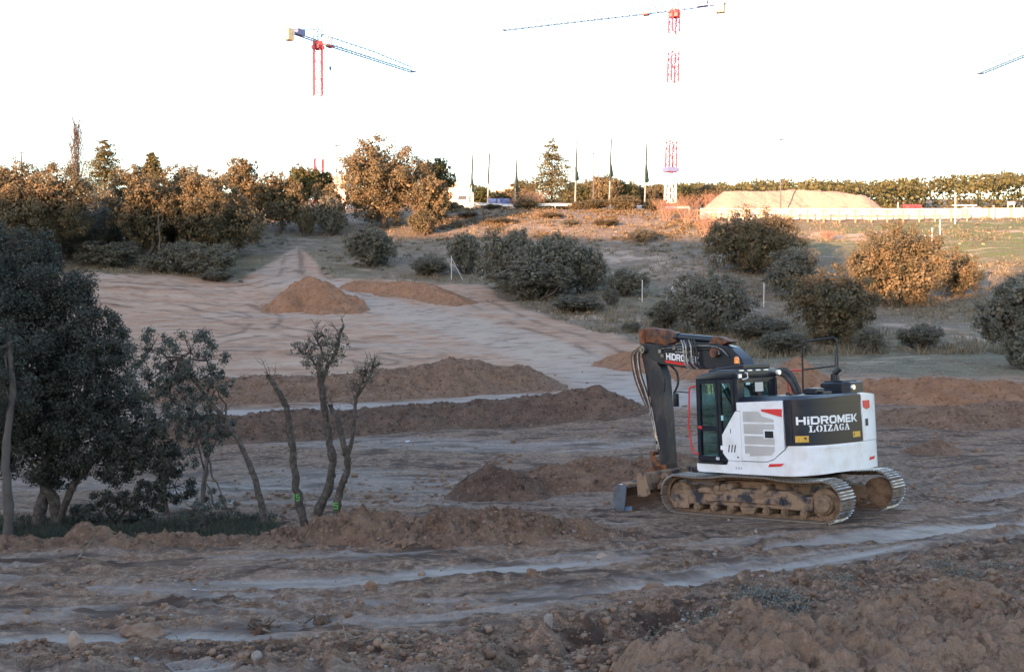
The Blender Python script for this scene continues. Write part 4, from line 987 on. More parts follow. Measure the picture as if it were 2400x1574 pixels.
# rusty joint casting and cylinder on top
bm = bmesh.new()
b_prism(bm, [(4.20, 3.99), (4.22, 4.30), (4.0, 4.38), (3.3, 4.27), (3.05, 4.18), (3.02, 3.96), (3.4, 3.88), (4.0, 3.99)], BC - .10, BC + .10, 'y', bevel=.03, seg=2); ex('cylinder_bracket', bm, RUST, boom, smooth=True)
bm = bmesh.new(); b_cyl(bm, (3.08, BC, 4.08), (1.75, BC, 3.80 + .12), .095, n=20); b_cyl(bm, (3.12, BC, 4.09), (3.0, BC, 4.07), .115, n=20); ac = ex('arm_cylinder', bm, NAVY, boom, smooth=True)
bm = bmesh.new(); b_cyl(bm, (3.6, BC, 4.16), (3.1, BC, 4.085), .05, n=16); ex('piston_rod', bm, CHROME, ac, smooth=True)
bm = bmesh.new(); b_prism(bm, [(1.95, 3.84), (1.75, 4.02), (1.55, 3.99), (1.2, 3.86), (1.5, 3.8)], BC - .14, BC + .14, 'y', bevel=.015); ex('cylinder_lug', bm, RUST, boom)
for s in (-1, 1):
    bm = bmesh.new(); b_cyl(bm, (0.55, BC + s * .32, 1.75), (1.25, BC + s * .32, 2.75), .085, n=16); bc = ex('boom_cylinder', bm, NAVY, lowb, smooth=True)
    bm = bmesh.new(); b_cyl(bm, (1.25, BC + s * .32, 2.75), (1.55, BC + s * .32, 3.2), .045, n=12); ex('piston_rod', bm, CHROME, bc, smooth=True)
# lettering and red stripe on the visible cheek of the boom
def on_cheek(polys, y0, y1):
    bm = bmesh.new()
    for p in polys: b_prism(bm, p, y0, y1, 'y')
    return bm
ys = BC + BW
def slope(x): return -0.14 * (x - 3.3)
for ps in word('HiDROMEK', BLOCK, 0, 1.12, 0, .17, gap=.17):
    ex('letter', on_cheek([[(3.32 - a, 3.53 + z - 0.135 * a) for a, z in p] for p in ps], ys + .001, ys + .008), LETTER, boom)
for ps in word('LOIZAGA', SERIF, 0, .55, 0, .09, gap=.16):
    ex('letter', on_cheek([[(3.0 - a, 3.70 + z - 0.12 * a) for a, z in p] for p in ps], ys + .001, ys + .008), LETTER, boom)
ex('stripe', on_cheek([[(3.36, 3.52), (3.36, 3.45), (2.30, 3.29), (2.30, 3.36)]], ys + .001, ys + .007), RED, boom)
# pipes and hoses along the boom
for k, (z0, z1) in enumerate(((3.86, 3.84), (3.80, 3.78), (3.73, 3.70))):
    bm = bmesh.new(); b_tube(bm, [(3.55 - .1 * k, ys + .03, z0), (2.6, ys + .03, (z0 + z1) / 2 + .02), (1.6, ys + .03, z1 - .02), (1.2, ys + .03, 3.5)], .018, 8, smooth_pts=3); ex('hydraulic_pipe', bm, STEEL if k == 1 else RUBBER, boom, smooth=True)
for k in range(6):
    x = 2.62 - 0.085 * k; bm = bmesh.new()
    b_tube(bm, [(x + .12, ys + .04, 3.98), (x + .02, ys + .08, 3.84), (x, ys + .09, 3.6), (x - .02, ys + .08, 3.38), (x - .14, ys + .03, 3.26)], .021, 8, smooth_pts=3); ex('hydraulic_hose', bm, STEEL if k in (0, 1, 3) else RUBBER, boom, smooth=True)
for (x, z) in ((3.5, 3.74), (3.0, 3.8), (2.55, 3.83), (2.2, 3.62), (1.55, 3.62), (3.42, 3.62)):
    bm = bmesh.new(); b_box(bm, (x, ys + .03, z), (0.10, 0.06, 0.10), bevel=.012); ex('pipe_clamp', bm, STEEL, boom)
bm = bmesh.new(); b_cyl(bm, (1.62, BC - .3, 3.62), (1.62, BC + .3, 3.62), .11, n=20); ex('pivot_pin', bm, RUST, boom, smooth=True)
bm = bmesh.new(); b_cyl(bm, (4.12, BC - .26, 3.82), (4.12, BC + .26, 3.82), .10, n=20); b_cyl(bm, (4.12, BC - .28, 3.82), (4.12, BC + .28, 3.82), .05, n=14); ex('pivot_pin', bm, STEEL, boom, smooth=True)
# arm
bm = bmesh.new()
b_prism(bm, [(4.20, 4.02), (4.28, 3.80), (4.16, 3.30), (3.93, 2.0), (3.72, .85), (3.60, .72), (3.44, .74), (3.42, .95), (3.44, 2.0), (3.50, 3.1), (3.62, 3.40), (3.9, 3.75)], BC - .15, BC + .15, 'y', bevel=.015)
arm = ex('arm', bm, GREYARM, smooth=True)
bm = bmesh.new(); b_prism(bm, [(4.30, 3.95), (4.30, 4.36), (4.14, 4.36), (4.12, 3.95)], BC - .17, BC + .17, 'y', bevel=.02); b_cyl(bm, (4.2, BC - .2, 4.2), (4.2, BC + .2, 4.2), .07, n=14); ex('arm_head', bm, RUST, arm)
bm = bmesh.new(); b_cyl(bm, (4.20, BC, 3.35), (4.05, BC, 2.0), .07, n=16); bkc = ex('bucket_cylinder', bm, NAVY, arm, smooth=True)
bm = bmesh.new(); b_cyl(bm, (4.05, BC, 2.0), (3.93, BC, 1.15), .04, n=12); ex('piston_rod', bm, CHROME, bkc, smooth=True)
for k in range(6):
    s = (k - 2.5) * .055; bm = bmesh.new()
    b_tube(bm, [(4.10, ys + .03 + .02 * (k % 3), 3.82 + .02 * k), (4.34 + s, ys + .10, 3.70), (4.30 + s, ys + .10, 3.20), (4.16 + s, ys + .06, 2.75), (4.02 + s * .6, ys + .02, 2.35)], .022, 8, smooth_pts=4); ex('hydraulic_hose', bm, (RUBBER, STEEL, RUST)[k % 3], arm, smooth=True)
bm = bmesh.new(); b_tube(bm, [(3.58, BC - .16, 3.42), (3.38, BC - .22, 3.22), (3.34, BC - .22, 2.92), (3.46, BC - .17, 2.66)], .03, 8, smooth_pts=4); b_tube(bm, [(3.66, BC + .16, 3.42), (3.44, BC + .2, 3.2), (3.38, BC + .2, 2.95), (3.47, BC + .16, 2.72)], .022, 8, smooth_pts=4); ex('hydraulic_hose', bm, RUBBER, arm, smooth=True)
bm = bmesh.new(); b_tube(bm, [(4.06, BC + .165, 2.6), (3.92, BC + .165, 1.9), (3.78, BC + .165, 1.2)], .016, 8); b_tube(bm, [(4.0, BC + .165, 2.6), (3.86, BC + .165, 1.9), (3.72, BC + .165, 1.25)], .016, 8); ex('hydraulic_pipe', bm, STEEL, arm, smooth=True)
for (x, z) in ((4.10, 2.62), (4.06, 2.42), (3.98, 2.15), (3.84, 1.45), (3.80, 1.25)):
    bm = bmesh.new(); b_box(bm, (x, BC + .175, z), (0.10, 0.05, 0.09), bevel=.012); ex('pipe_clamp', bm, STEEL, arm)
bm = bmesh.new(); b_prism(bm, [(3.62, .80), (4.02, 1.22), (4.06, 1.16), (3.9, .6), (3.74, .55)], BC - .2, BC - .16, 'y'); b_prism(bm, [(3.62, .80), (4.02, 1.22), (4.06, 1.16), (3.9, .6), (3.74, .55)], BC + .16, BC + .2, 'y')
b_cyl(bm, (3.95, BC - .22, 1.16), (3.95, BC + .22, 1.16), .05, n=14); b_cyl(bm, (3.52, BC - .22, .80), (3.52, BC + .22, .80), .055, n=14); ex('bucket_link', bm, RUST, arm)
# bucket: wide ditching bucket, mouth towards the machine
def exb(name, bm, mat, par):
    bm.transform(Matrix.Translation((0, 0, -0.09))); return ex(name, bm, mat, par)
prof = [(4.10, 0.49), (4.36, 0.52), (4.50, 0.42), (4.55, 0.18), (4.50, -0.10), (4.40, -0.26), (4.26, -0.35)]
bm = bmesh.new()
inn = [(4.08, 0.44), (4.34, 0.48), (4.46, 0.39), (4.51, 0.18), (4.465, -0.09), (4.375, -0.235), (4.24, -0.32)]
b_prism(bm, prof + inn[::-1], -1.0, 0.88, 'y')
bk = exb('bucket', bm, BLADE, None)
bm = bmesh.new(); inn2 = [(x - .006, z + (.004 if z < 0 else -.004)) for x, z in inn]; inn3 = [(x - .012, z + (.008 if z < 0 else -.008)) for x, z in inn]
b_prism(bm, inn2[:5] + inn3[:5][::-1], -.99, .87, 'y'); exb('bucket_lining', bm, RUSTIN, bk)
for y0 in (0.883, -1.033):
    bm = bmesh.new(); b_prism(bm, [(4.06, 0.49), (4.37, 0.53), (4.53, 0.43), (4.575, 0.18), (4.52, -.12), (4.41, -.28), (4.27, -.36), (4.22, -.33)], y0, y0 + .03, 'y', bevel=.006); exb('bucket_side', bm, BLADE, bk)
bm = bmesh.new(); b_prism(bm, [(4.04, .46), (4.04, .54), (4.30, .57), (4.30, .52), (4.12, .50)], -.98, .86, 'y', bevel=.008); exb('bucket_rim', bm, MUDDY, bk)
bm = bmesh.new(); b_prism(bm, [(4.26, -.33), (4.14, -.345), (4.14, -.325), (4.26, -.305)], -1.0, .88, 'y'); exb('cutting_edge', bm, BLADE, bk)
for yy in (-.30, .06):
    bm = bmesh.new(); b_prism(bm, [(4.34, .53), (4.30, .74), (3.95, .93), (3.48, .99), (3.44, .74), (3.8, .62), (4.1, .50)], yy - .02, yy + .02, 'y', bevel=.005); exb('bucket_ear', bm, RUST, bk)
# ------------------------------------------------------------------ vegetation
LEAF_OAK = M_leaf('oak_leaf', (0.062, 0.060, 0.036), (0.125, 0.110, 0.066), (0.14, 0.104, 0.056))
LEAF_SHADED = M_leaf('shaded_grey_leaf', (0.075, 0.078, 0.058), (0.17, 0.165, 0.13), (0.13, 0.122, 0.092))  # greyer copy of the oak leaf for shaded trees; shade tone in its colour
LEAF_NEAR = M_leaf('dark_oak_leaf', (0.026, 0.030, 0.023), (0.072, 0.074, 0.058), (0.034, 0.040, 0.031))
LEAF_THIN = M_leaf('thin_oak_leaf', (0.045, 0.056, 0.046), (0.12, 0.128, 0.108), (0.07, 0.08, 0.066))
LEAF_PINE = M_leaf('pine_needle', (0.038, 0.050, 0.020), (0.085, 0.092, 0.036), (0.085, 0.075, 0.035))
LEAF_CEDAR = M_leaf('cedar_needle', (0.055, 0.058, 0.028), (0.125, 0.115, 0.050))
LEAF_DRY = M_leaf('dry_twig_leaf', (0.16, 0.095, 0.065), (0.26, 0.16, 0.11))
BARK = M('bark', (0.060, 0.050, 0.042), 0.95, c2=(0.13, 0.115, 0.10), nscale=9.0, lo=0.45, hi=0.7, bump=0.7, bscale=35.0, spec=0.15)
BARK_GREY = M('grey_bark', (0.10, 0.088, 0.08), 0.95, c2=(0.08, 0.07, 0.06), nscale=6.0, bump=0.5, spec=0.15)
TWIG = M('bare_twig', (0.30, 0.19, 0.14), 0.9, c2=(0.20, 0.12, 0.09), nscale=3.0)
POPLAR = M('pale_bare_branch', (0.085, 0.068, 0.058), 0.9)

def leaf_quads(C, N, size, rng, aspect=0.6, spread=0.9):
    """C centres, N preferred normals, size per leaf: a rhombic leaf each"""
    n = len(C)
    nr = N + spread * rng.normal(size=(n, 3)); nr /= np.linalg.norm(nr, axis=1)[:, None] + 1e-9
    t = rng.normal(size=(n, 3)); t -= nr * (t * nr).sum(1)[:, None]; t /= np.linalg.norm(t, axis=1)[:, None] + 1e-9
    b = np.cross(nr, t); s = (size * rng.uniform(0.6, 1.25, n))[:, None]
    V = np.stack([C - t * s, C - b * s * aspect + nr * s * .12, C + t * s, C + b * s * aspect + nr * s * .12], 1).reshape(-1, 3)
    return V, np.arange(4 * n).reshape(n, 4)

def fib(n, rng):
    i = np.arange(n) + 0.5; ph = np.arccos(1 - 2 * i / n); th = math.pi * (1 + 5 ** 0.5) * i + rng.uniform(0, 6.28)
    d = np.stack([np.cos(th) * np.sin(ph), np.sin(th) * np.sin(ph), np.cos(ph)], 1)
    d += rng.normal(size=d.shape) * 0.25
    return d / np.linalg.norm(d, axis=1)[:, None]

def crown_leaves(lobes, leaf, N, rng, zmin, sub=13, subr=(0.26, 0.42), up=0.25, core=1.0, cs=2.0):
    """lobes: (centre, radii); tufted crown, leaves on the tufts' outsides"""
    L = [(np.array(c, float), np.array(r, float)) for c, r in lobes]
    S = []
    for k, (c, r) in enumerate(L):
        for d in fib(sub, rng):
            p = c + d * r * rng.uniform(0.72, 0.98)
            inside = False
            for j, (c2, r2) in enumerate(L):
                if j != k and (((p - c2) / r2) ** 2).sum() < 0.55: inside = True; break
            if inside or p[2] < zmin + 0.05: continue
            S.append((p, d, r.mean() * rng.uniform(*subr)))
    ar = np.array([s[2] ** 2 for s in S]); cnt = np.maximum(6, (N * ar / ar.sum())).astype(int)
    Cs, Ns = [], []
    for (p, d, r), m in zip(S, cnt):
        q = rng.normal(size=(m, 3)) + d * 0.75 + np.array([0, 0, up]); q /= np.linalg.norm(q, axis=1)[:, None]
        Cs.append(p + q * (r * rng.uniform(0.15, 1.12, m)[:, None])); Ns.append(q)
    C = np.vstack(Cs); Nn = np.vstack(Ns)
    k = C[:, 2] > zmin; C = C[k]; Nn = Nn[k]
    V, Fc = leaf_quads(C, Nn, np.full(len(C), leaf), rng, 0.65, 0.6)
    if core > 0:                                   # larger leaf sprays inside each lobe so the crown is not see-through
        Cc = []; Nc = []
        tv = sum(r.prod() for c, r in L)
        for c, r in L:
            m = max(8, int(N * core * 0.30 * r.prod() / tv)); q = rng.normal(size=(m, 3)); q /= np.linalg.norm(q, axis=1)[:, None]
            Cc.append(c + q * r * rng.uniform(0.25, 0.80, m)[:, None]); Nc.append(q)
        Cc = np.vstack(Cc); Nc = np.vstack(Nc); k = Cc[:, 2] > zmin + leaf; Cc = Cc[k]; Nc = Nc[k]
        V2, F2 = leaf_quads(Cc, Nc, np.full(len(Cc), leaf * cs), rng, 0.75, 0.6)
        Fc = np.vstack([Fc, F2 + len(V)]); V = np.vstack([V, V2])
    return V, Fc

def arr_join(parts):
    V = []; Fc = []; o = 0
    for v, f in parts:
        v = np.array([tuple(p) for p in v]); V.append(v); Fc.append(np.array(f) + o); o += len(v)
    return np.vstack(V), np.vstack(Fc)

def limb(p0, p1, r0, r1, rng, n=5, sides=6, bend=0.12):
    p0 = Vector(p0); p1 = Vector(p1); L = (p1 - p0).length; pts = []
    for i in range(n + 1):
        t = i / n; q = p0.lerp(p1, t)
        if 0 < i < n: q += Vector(rng.normal(size=3)) * bend * L * 0.35
        pts.append(q)
    return tube_arrays(pts, [r0 + (r1 - r0) * (i / n) for i in range(n + 1)], sides, 0.25, rng)

def oak(name, label, cat, u, Y, vtop, wpx, seed, mat=None, group=None, clear=0.0, lobes=9, leaf=None, dens=5.0, squash=1.0, dy=0.85, lift=0.0, zb=None):
    """broad evergreen tree or shrub: trunk, limbs, lobed crown reaching down to clear*height"""
    rng = np.random.default_rng(seed)
    if Y >= 400: Y = gp(u, Y).y + 0.30 * wpx / F0 * 85       # given the row where the foliage meets the ground
    X = (u - 1200) / F0 * Y; zb = gz(X, Y) if zb is None else zb; zt = at(u, vtop, Y).z
    h = max(zt - zb, 0.8); w = wpx / F0 * Y
    root = empty(name, (X, Y, zb - 0.05), label, cat, group)
    c0 = h * clear; cz = (h + c0) / 2; rz = (h - c0) / 2 * 0.98
    a = w / 2; b = w / 2 * dy
    L = []
    mr = (a * b * rz) ** (1 / 3)
    for d in fib(lobes, rng):
        k = rng.uniform(0.50, 0.64)
        r = mr * rng.uniform(0.44, 0.62)
        L.append((np.array([d[0] * a * k, d[1] * b * k, cz + d[2] * rz * k]), np.array([r * 1.08, r * 1.0, r * 0.92 * squash])))
    L.append((np.array([0, 0, cz]), np.array([a * .6, b * .6, rz * .68])))
    # fit the crown to the measured box
    ext = max(abs(l[0][0]) + l[1][0] for l in L); top = max(l[0][2] + l[1][2] for l in L)
    sx = a / ext; sz = (h - c0 * 0.3) / top
    L = [(np.array([c[0] * sx, c[1] * sx, c[2] * sz]), r * (0.5 * sx + 0.5 * sz)) for c, r in L]
    if leaf is None: leaf = max(0.065, Y / 1024 * 0.86)
    N = int(dens * w * h / (leaf * leaf) * 0.42)
    V, Fc = crown_leaves(L, leaf, N, rng, 0.05 + c0 * 0.5, sub=24, subr=(0.24, 0.40))
    o = link('crown', np_mesh('crown', V, Fc), mat or LEAF_OAK, root)
    tr = max(0.07, 0.035 * w); parts = []
    fork = Vector((rng.uniform(-.1, .1) * w, 0, max(c0 * 1.0, h * 0.25)))
    parts.append(limb((0, 0, -0.15), fork, tr * 1.25, tr * 0.9, rng, 4, 8))
    for c, r in L[:-1]:
        parts.append(limb(fork, c, tr * 0.55, tr * 0.14, rng, 4, 5))
    V, Fc = arr_join(parts); link('trunk', np_mesh('trunk', V, Fc, True), BARK, root)
    return root

_PROTO = {}
def proto_crown(k, mat):
    """unit-size shrub crown (1 wide, 1 high), made once per variant and shared"""
    if (k, mat.name) not in _PROTO:
        rng = np.random.default_rng(900 + k); L = []
        for d in fib(9, rng):
            r = rng.uniform(.17, .25); L.append((np.array([d[0] * .5 * .58, d[1] * .5 * .58, .47 + d[2] * .5 * .55]), np.array([r, r, r * .95])))
        L.append((np.array([0, 0, .45]), np.array([.3, .3, .34])))
        V, Fc = crown_leaves(L, .0165, 8000, rng, 0.02, sub=26, subr=(.24, .42))
        V = V * np.array([1 / (V[:, 0].max() - V[:, 0].min()), 1 / (V[:, 1].max() - V[:, 1].min()), 1 / V[:, 2].max()])
        m = np_mesh('crown', V, Fc); m.materials.append(mat); _PROTO[(k, mat.name)] = m
        if 'stem' not in _PROTO:
            parts = [limb((0, 0, -.05), (rng.normal() * .15, rng.normal() * .15, .45), .025, .008, rng, 4, 5) for j in range(6)]
            V, Fc = arr_join(parts); m2 = np_mesh('stems', V, Fc, True); m2.materials.append(BARK); _PROTO['stem'] = m2
    return _PROTO[(k, mat.name)]

def shrub(name, label, cat, u, Y, vtop, wpx, seed, mat, group):
    rng = np.random.default_rng(seed)
    if Y >= 400: Y = gp(u, Y).y + 0.30 * wpx / F0 * 85
    X = (u - 1200) / F0 * Y; zb = gz(X, Y); h = max(at(u, vtop, Y).z - zb, .8); w = wpx / F0 * Y * 1.06
    root = empty(name, (X, Y, zb - .04), label, cat, group)
    for nm, me in (('crown', proto_crown(seed % 3, mat)), ('stems', _PROTO['stem'])):
        o = link(nm, me, None, root); o.scale = (w, w * .85, h); o.rotation_euler = (0, 0, rng.choice([0, .5, -.5, 3.14, 2.7]))
    return root

def conifer(name, label, u, Y, vtop, vbase, wpx, seed, mat=None, group=None, tiers=16):
    rng = np.random.default_rng(seed)
    X = (u - 1200) / F0 * Y; zg = gz(X, Y); zt = at(u, vtop, Y).z; zl = at(u, vbase, Y).z
    w = wpx / F0 * Y; h = zt - zg; root = empty(name, (X, Y, zg - .05), label, 'conifer', group)
    V, Fc = limb((0, 0, -0.2), (0, 0, h), 0.022 * h, 0.02, rng, 8, 8, 0.01); link('trunk', np_mesh('trunk', np.array([tuple(v) for v in V]), np.array(Fc), True), BARK, root)
    parts = []; C = []; Nn = []
    lo = max(0.4, zl - zg)
    for i in range(tiers):
        t = (i + rng.uniform(-.4, .4)) / tiers; z0 = lo + (h - lo) * max(t, 0)
        Lb = w / 2 * (1 - t) ** 0.68 + 0.15; nb = int(8 + 6 * (1 - t))
        a0 = rng.uniform(0, 6.28)
        for k in range(nb):
            an = a0 + 6.283 * k / nb + rng.uniform(-.3, .3); l = Lb * rng.uniform(0.5, 1.15); z = z0 + rng.normal() * (h - lo) / tiers * .55
            d = np.array([math.cos(an), math.sin(an), 0]); e = np.array([d[0] * l, d[1] * l, z + rng.uniform(-.22, .16) * l])
            parts.append(limb((0, 0, z), e, 0.05, 0.012, rng, 3, 4, 0.05))
            m = int(22 + 70 * l / (w / 2 + .01)); s = rng.uniform(0.12, 1.05, m) ** 0.8
            wd = 0.26 * l * (1.15 - s)
            side = np.array([-d[1], d[0], 0])
            P = np.array([0, 0, z]) + (e - np.array([0, 0, z])) * s[:, None] + side * (rng.normal(size=m) * wd)[:, None]
            P[:, 2] += rng.normal(size=m) * 0.09 * l - 0.10 * l * s * s
            C.append(P); Nn.append(np.tile([0, 0, 1.0], (m, 1)))
    V, Fc = arr_join(parts); link('branches', np_mesh('branches', V, Fc), BARK, root)
    C = np.vstack(C); Nn = np.vstack(Nn); V, Fc = leaf_quads(C, Nn, np.full(len(C), max(.12, Y / 1024 * 1.1)), rng, 0.42, 1.3)
    link('crown', np_mesh('crown', V, Fc), mat or LEAF_CEDAR, root)
    return root

def twig_tree(name, label, cat, u, Y, vtop, wpx, seed, mat, group=None, trunks=1, upright=0.5, thick=None, n1=14, n2=6):
    """leafless tree or bush: trunks and two orders of fine branches"""
    rng = np.random.default_rng(seed)
    X = (u - 1200) / F0 * Y; zg = gz(X, Y); h = at(u, vtop, Y).z - zg; w = wpx / F0 * Y
    root = empty(name, (X, Y, zg - .05), label, cat, group); th = thick or 0.012 * h
    P1 = []; P2 = []
    for k in range(trunks):
        bx = rng.uniform(-.5, .5) * w * (0.3 if trunks > 1 else 0); tip = Vector((bx + rng.uniform(-.3, .3) * w * (1 if trunks > 1 else .2), rng.uniform(-.2, .2) * w, h * rng.uniform(.8, 1.0)))
        b0 = Vector((bx * .5, 0, -.1)); P1.append(limb(b0, tip, th, th * .2, rng, 6, 6, 0.05))
        for j in range(n1):
            t = rng.uniform(0.12, 0.95); p = b0.lerp(tip, t); l = (1 - t * .6) * w * rng.uniform(.3, .55)
            an = rng.uniform(0, 6.28); e = p + Vector((math.cos(an) * l, math.sin(an) * l, l * (upright * 2.2 + rng.uniform(-.1, .6))))
            e.z = min(e.z, h); P2.append(limb(p, e, th * .34, th * .1, rng, 4, 3, .1))
            for q in range(n2):
                s = p.lerp(e, rng.uniform(.2, .95)); l2 = l * rng.uniform(.25, .5); an2 = rng.uniform(0, 6.28)
                e2 = s + Vector((math.cos(an2) * l2, math.sin(an2) * l2, l2 * (upright * 2 + rng.uniform(-.2, .6)))); P2.append(limb(s, e2, th * .16, th * .06, rng, 2, 3, .1))
    V, Fc = arr_join(P1); link('trunk', np_mesh('trunk', V, Fc, True), mat, root)
    V, Fc = arr_join(P2); link('branches', np_mesh('branches', V, Fc), mat, root)
    return root

# ---- oaks on the far slope: (label, u, Y, vtop, width px, seed, leaf, clear)
G_OAK = 'holm oaks on the far slope'
for i, (label, u, Y, vt, w, mt, cl) in enumerate([
    ('broad sunlit holm oak beside the bare poplar', 88, 97, 368, 265, 0, .04),
    ('dark shaded oak below the broad sunlit oak', 22, 606, 466, 190, 1, .05),
    ('dark shaded oak between the sunlit oak and the pale patch of ground', 158, 612, 490, 150, 1, .05),
    ('dense shaded oak in front of the cedar', 268, 600, 476, 150, 1, .12),
    ('small grey oak at the foot of the cedar', 262, 112, 432, 90, 1, .2),
    ('rounded orange sunlit oak next to the cedar', 345, 102, 378, 165, 0, .08),
    ('tall orange sunlit oak behind the rounded one', 442, 108, 376, 150, 0, .1),
    ('large spreading oak with lit top and dark skirts beside the earth track', 508, 614, 432, 225, 0, .02),
    ('shaded oak with a pale leaning stem in front', 395, 592, 505, 140, 1, .2),
    ('shaded oak filling the gap below the tall orange oak', 345, 585, 450, 150, 1, .05),
    ('dark oak crowding the broad sunlit oak from behind the pale patch', 105, 598, 440, 170, 0, .05),
    ('shaded oak between the dense shaded oak and the sunlit oak', 208, 590, 470, 130, 1, .05),
    ('orange oak joining the spreading oak to the crest', 470, 103, 392, 150, 0, .06),
    ('upright orange oak on the crest above the earth track', 572, 120, 364, 110, 0, .04),
    ('low round oak on the crest with a dark underside', 657, 120, 400, 120, 0, .02),
    ('giant reddish brown oak towering over the bank', 898, 540, 314, 235, 0, .02),
    ('narrow orange oak leaning against the giant oak', 1013, 548, 413, 92, 0, .0),
    ('big dark oak with sunlit top below the wooden fence', 1772, 655, 487, 255, 0, .1),
    ('rounded dark oak hiding the foot of the big oak below the fence', 1862, 705, 580, 150, 1, .05),
    ('broad bushy oak just behind the excavator boom', 1668, 795, 632, 225, 1, .02),
    ('large oak half orange half grey behind the handrail', 1955, 822, 618, 232, 2, .04),
    ('wide fully sunlit orange oak below the green slope', 2105, 725, 524, 265, 0, .04),
    ('smaller sunlit oak attached to the wide orange oak', 2250, 697, 592, 100, 0, .0),
    ('tall dark oak at the foot of the green slope', 2375, 868, 640, 180, 1, .04),
    ('low dark oak bush crowding the tall dark oak', 2405, 875, 770, 110, 1, .0),
]):
    oak('holm_oak', label, 'tree', u, Y, vt, w, 300 + i, (LEAF_OAK, LEAF_SHADED, LEAF_OAK)[mt], G_OAK, cl, lobes=11 if w > 180 else 8)
G_SH = 'shrubs on the slope'
for i, (label, u, Y, vt, w, mt) in enumerate([
    ('wide grey shrub under the shaded oaks beside the pale ground', 258, 630, 562, 150, 1),
    ('grey shrub below the leaning pale stem', 372, 640, 588, 110, 1),
    ('grey green shrub in front of the large spreading oak', 430, 645, 558, 120, 1),
    ('low shrub spilling onto the graded field edge', 498, 652, 566, 130, 1),
    ('flat dark tuft at the foot of the low shrub', 510, 660, 630, 90, 1),
    ('round grey shrub between the low round oak and the pine', 778, 120, 450, 88, 1),
    ('sunlit orange shrub behind the round grey shrub', 765, 124, 425, 78, 0),
    ('tiny orange shrub on the crest', 716, 119, 470, 48, 0),
    ('round dark shrub alone on the shaded slope below the giant oak', 872, 633, 524, 135, 1),
    ('low dark shrub beside the braced fence post', 1008, 650, 600, 100, 1),
    ('grey shrub at the foot of the narrow orange oak', 992, 553, 484, 75, 0),
    ('grey shrub behind the pair of fence posts', 1092, 645, 536, 95, 1),
    ('huge grey shrub mass, lobe beside the fence posts', 1190, 690, 530, 150, 1),
    ('huge grey shrub mass, tallest lobe', 1290, 702, 536, 190, 1),
    ('huge grey shrub mass, lobe towards the stony slope', 1365, 692, 568, 120, 1),
    ('huge grey shrub mass, low skirt on the downhill side', 1255, 712, 600, 180, 1),
    ('bluish dark shrub next to the lone metal posts', 1470, 697, 624, 105, 1),
    ('small tuft shrub below the bluish shrub', 1432, 717, 670, 42, 1),
    ('flat dark shrub at the edge of the graded earth', 1350, 737, 688, 130, 1),
    ('dark shrub on the sunlit bank beside the bare bushes', 1506, 568, 530, 70, 1),
    ('orange shrub on the bank below the road', 1292, 134, 502, 60, 0),
    ('dark shrub hiding behind the bank', 1335, 128, 520, 45, 1),
    ('grey shrub spreading behind the cab roof', 1785, 808, 738, 150, 1),
    ('low grey shrub between the cab and the handrail', 1840, 838, 772, 130, 1),
    ('dark shrub tucked behind the boom tip', 1560, 775, 700, 90, 1),
    ('low dark shrub beside the sunlit patch of earth', 2158, 824, 752, 120, 1),
    ('small dark shrub beside the half orange oak', 2040, 832, 762, 80, 1),
    ('tiny grey bush on the grass near the pale scar', 1480, 778, 755, 50, 1),
    ('round reddish shrub by the flagpoles', 1462, 147, 452, 85, 0),
    ('dark low shrub under the roadside cedar', 1315, 158, 470, 60, 1),
    ('dark shrub beside the truck', 1060, 145, 470, 45, 1),
    ('olive shrub on the ridge in front of the blue trailer', 1155, 148, 476, 48, 0),
    ('olive shrub on the ridge beside the wide green flag', 1232, 149, 462, 62, 0),
    ('wide olive shrub on the ridge below the slim street lamp', 1395, 148, 466, 78, 0),
    ('olive shrub on the ridge between two flagpoles', 1355, 150, 470, 50, 0),
    ('dark olive shrub on the ridge beside the banded crane base', 1530, 150, 462, 60, 0),
    ('low olive shrub half way down the sunlit bank', 1420, 128, 520, 70, 0),
    ('low grey shrub on the bank under the guard rail', 1170, 130, 515, 80, 1),
    ('small orange shrub at the top of the sunlit bank', 1095, 135, 508, 60, 0),
]):
    shrub('shrub', label, 'shrub', u, Y, vt, w, 400 + i, (LEAF_OAK, LEAF_SHADED)[mt], G_SH)
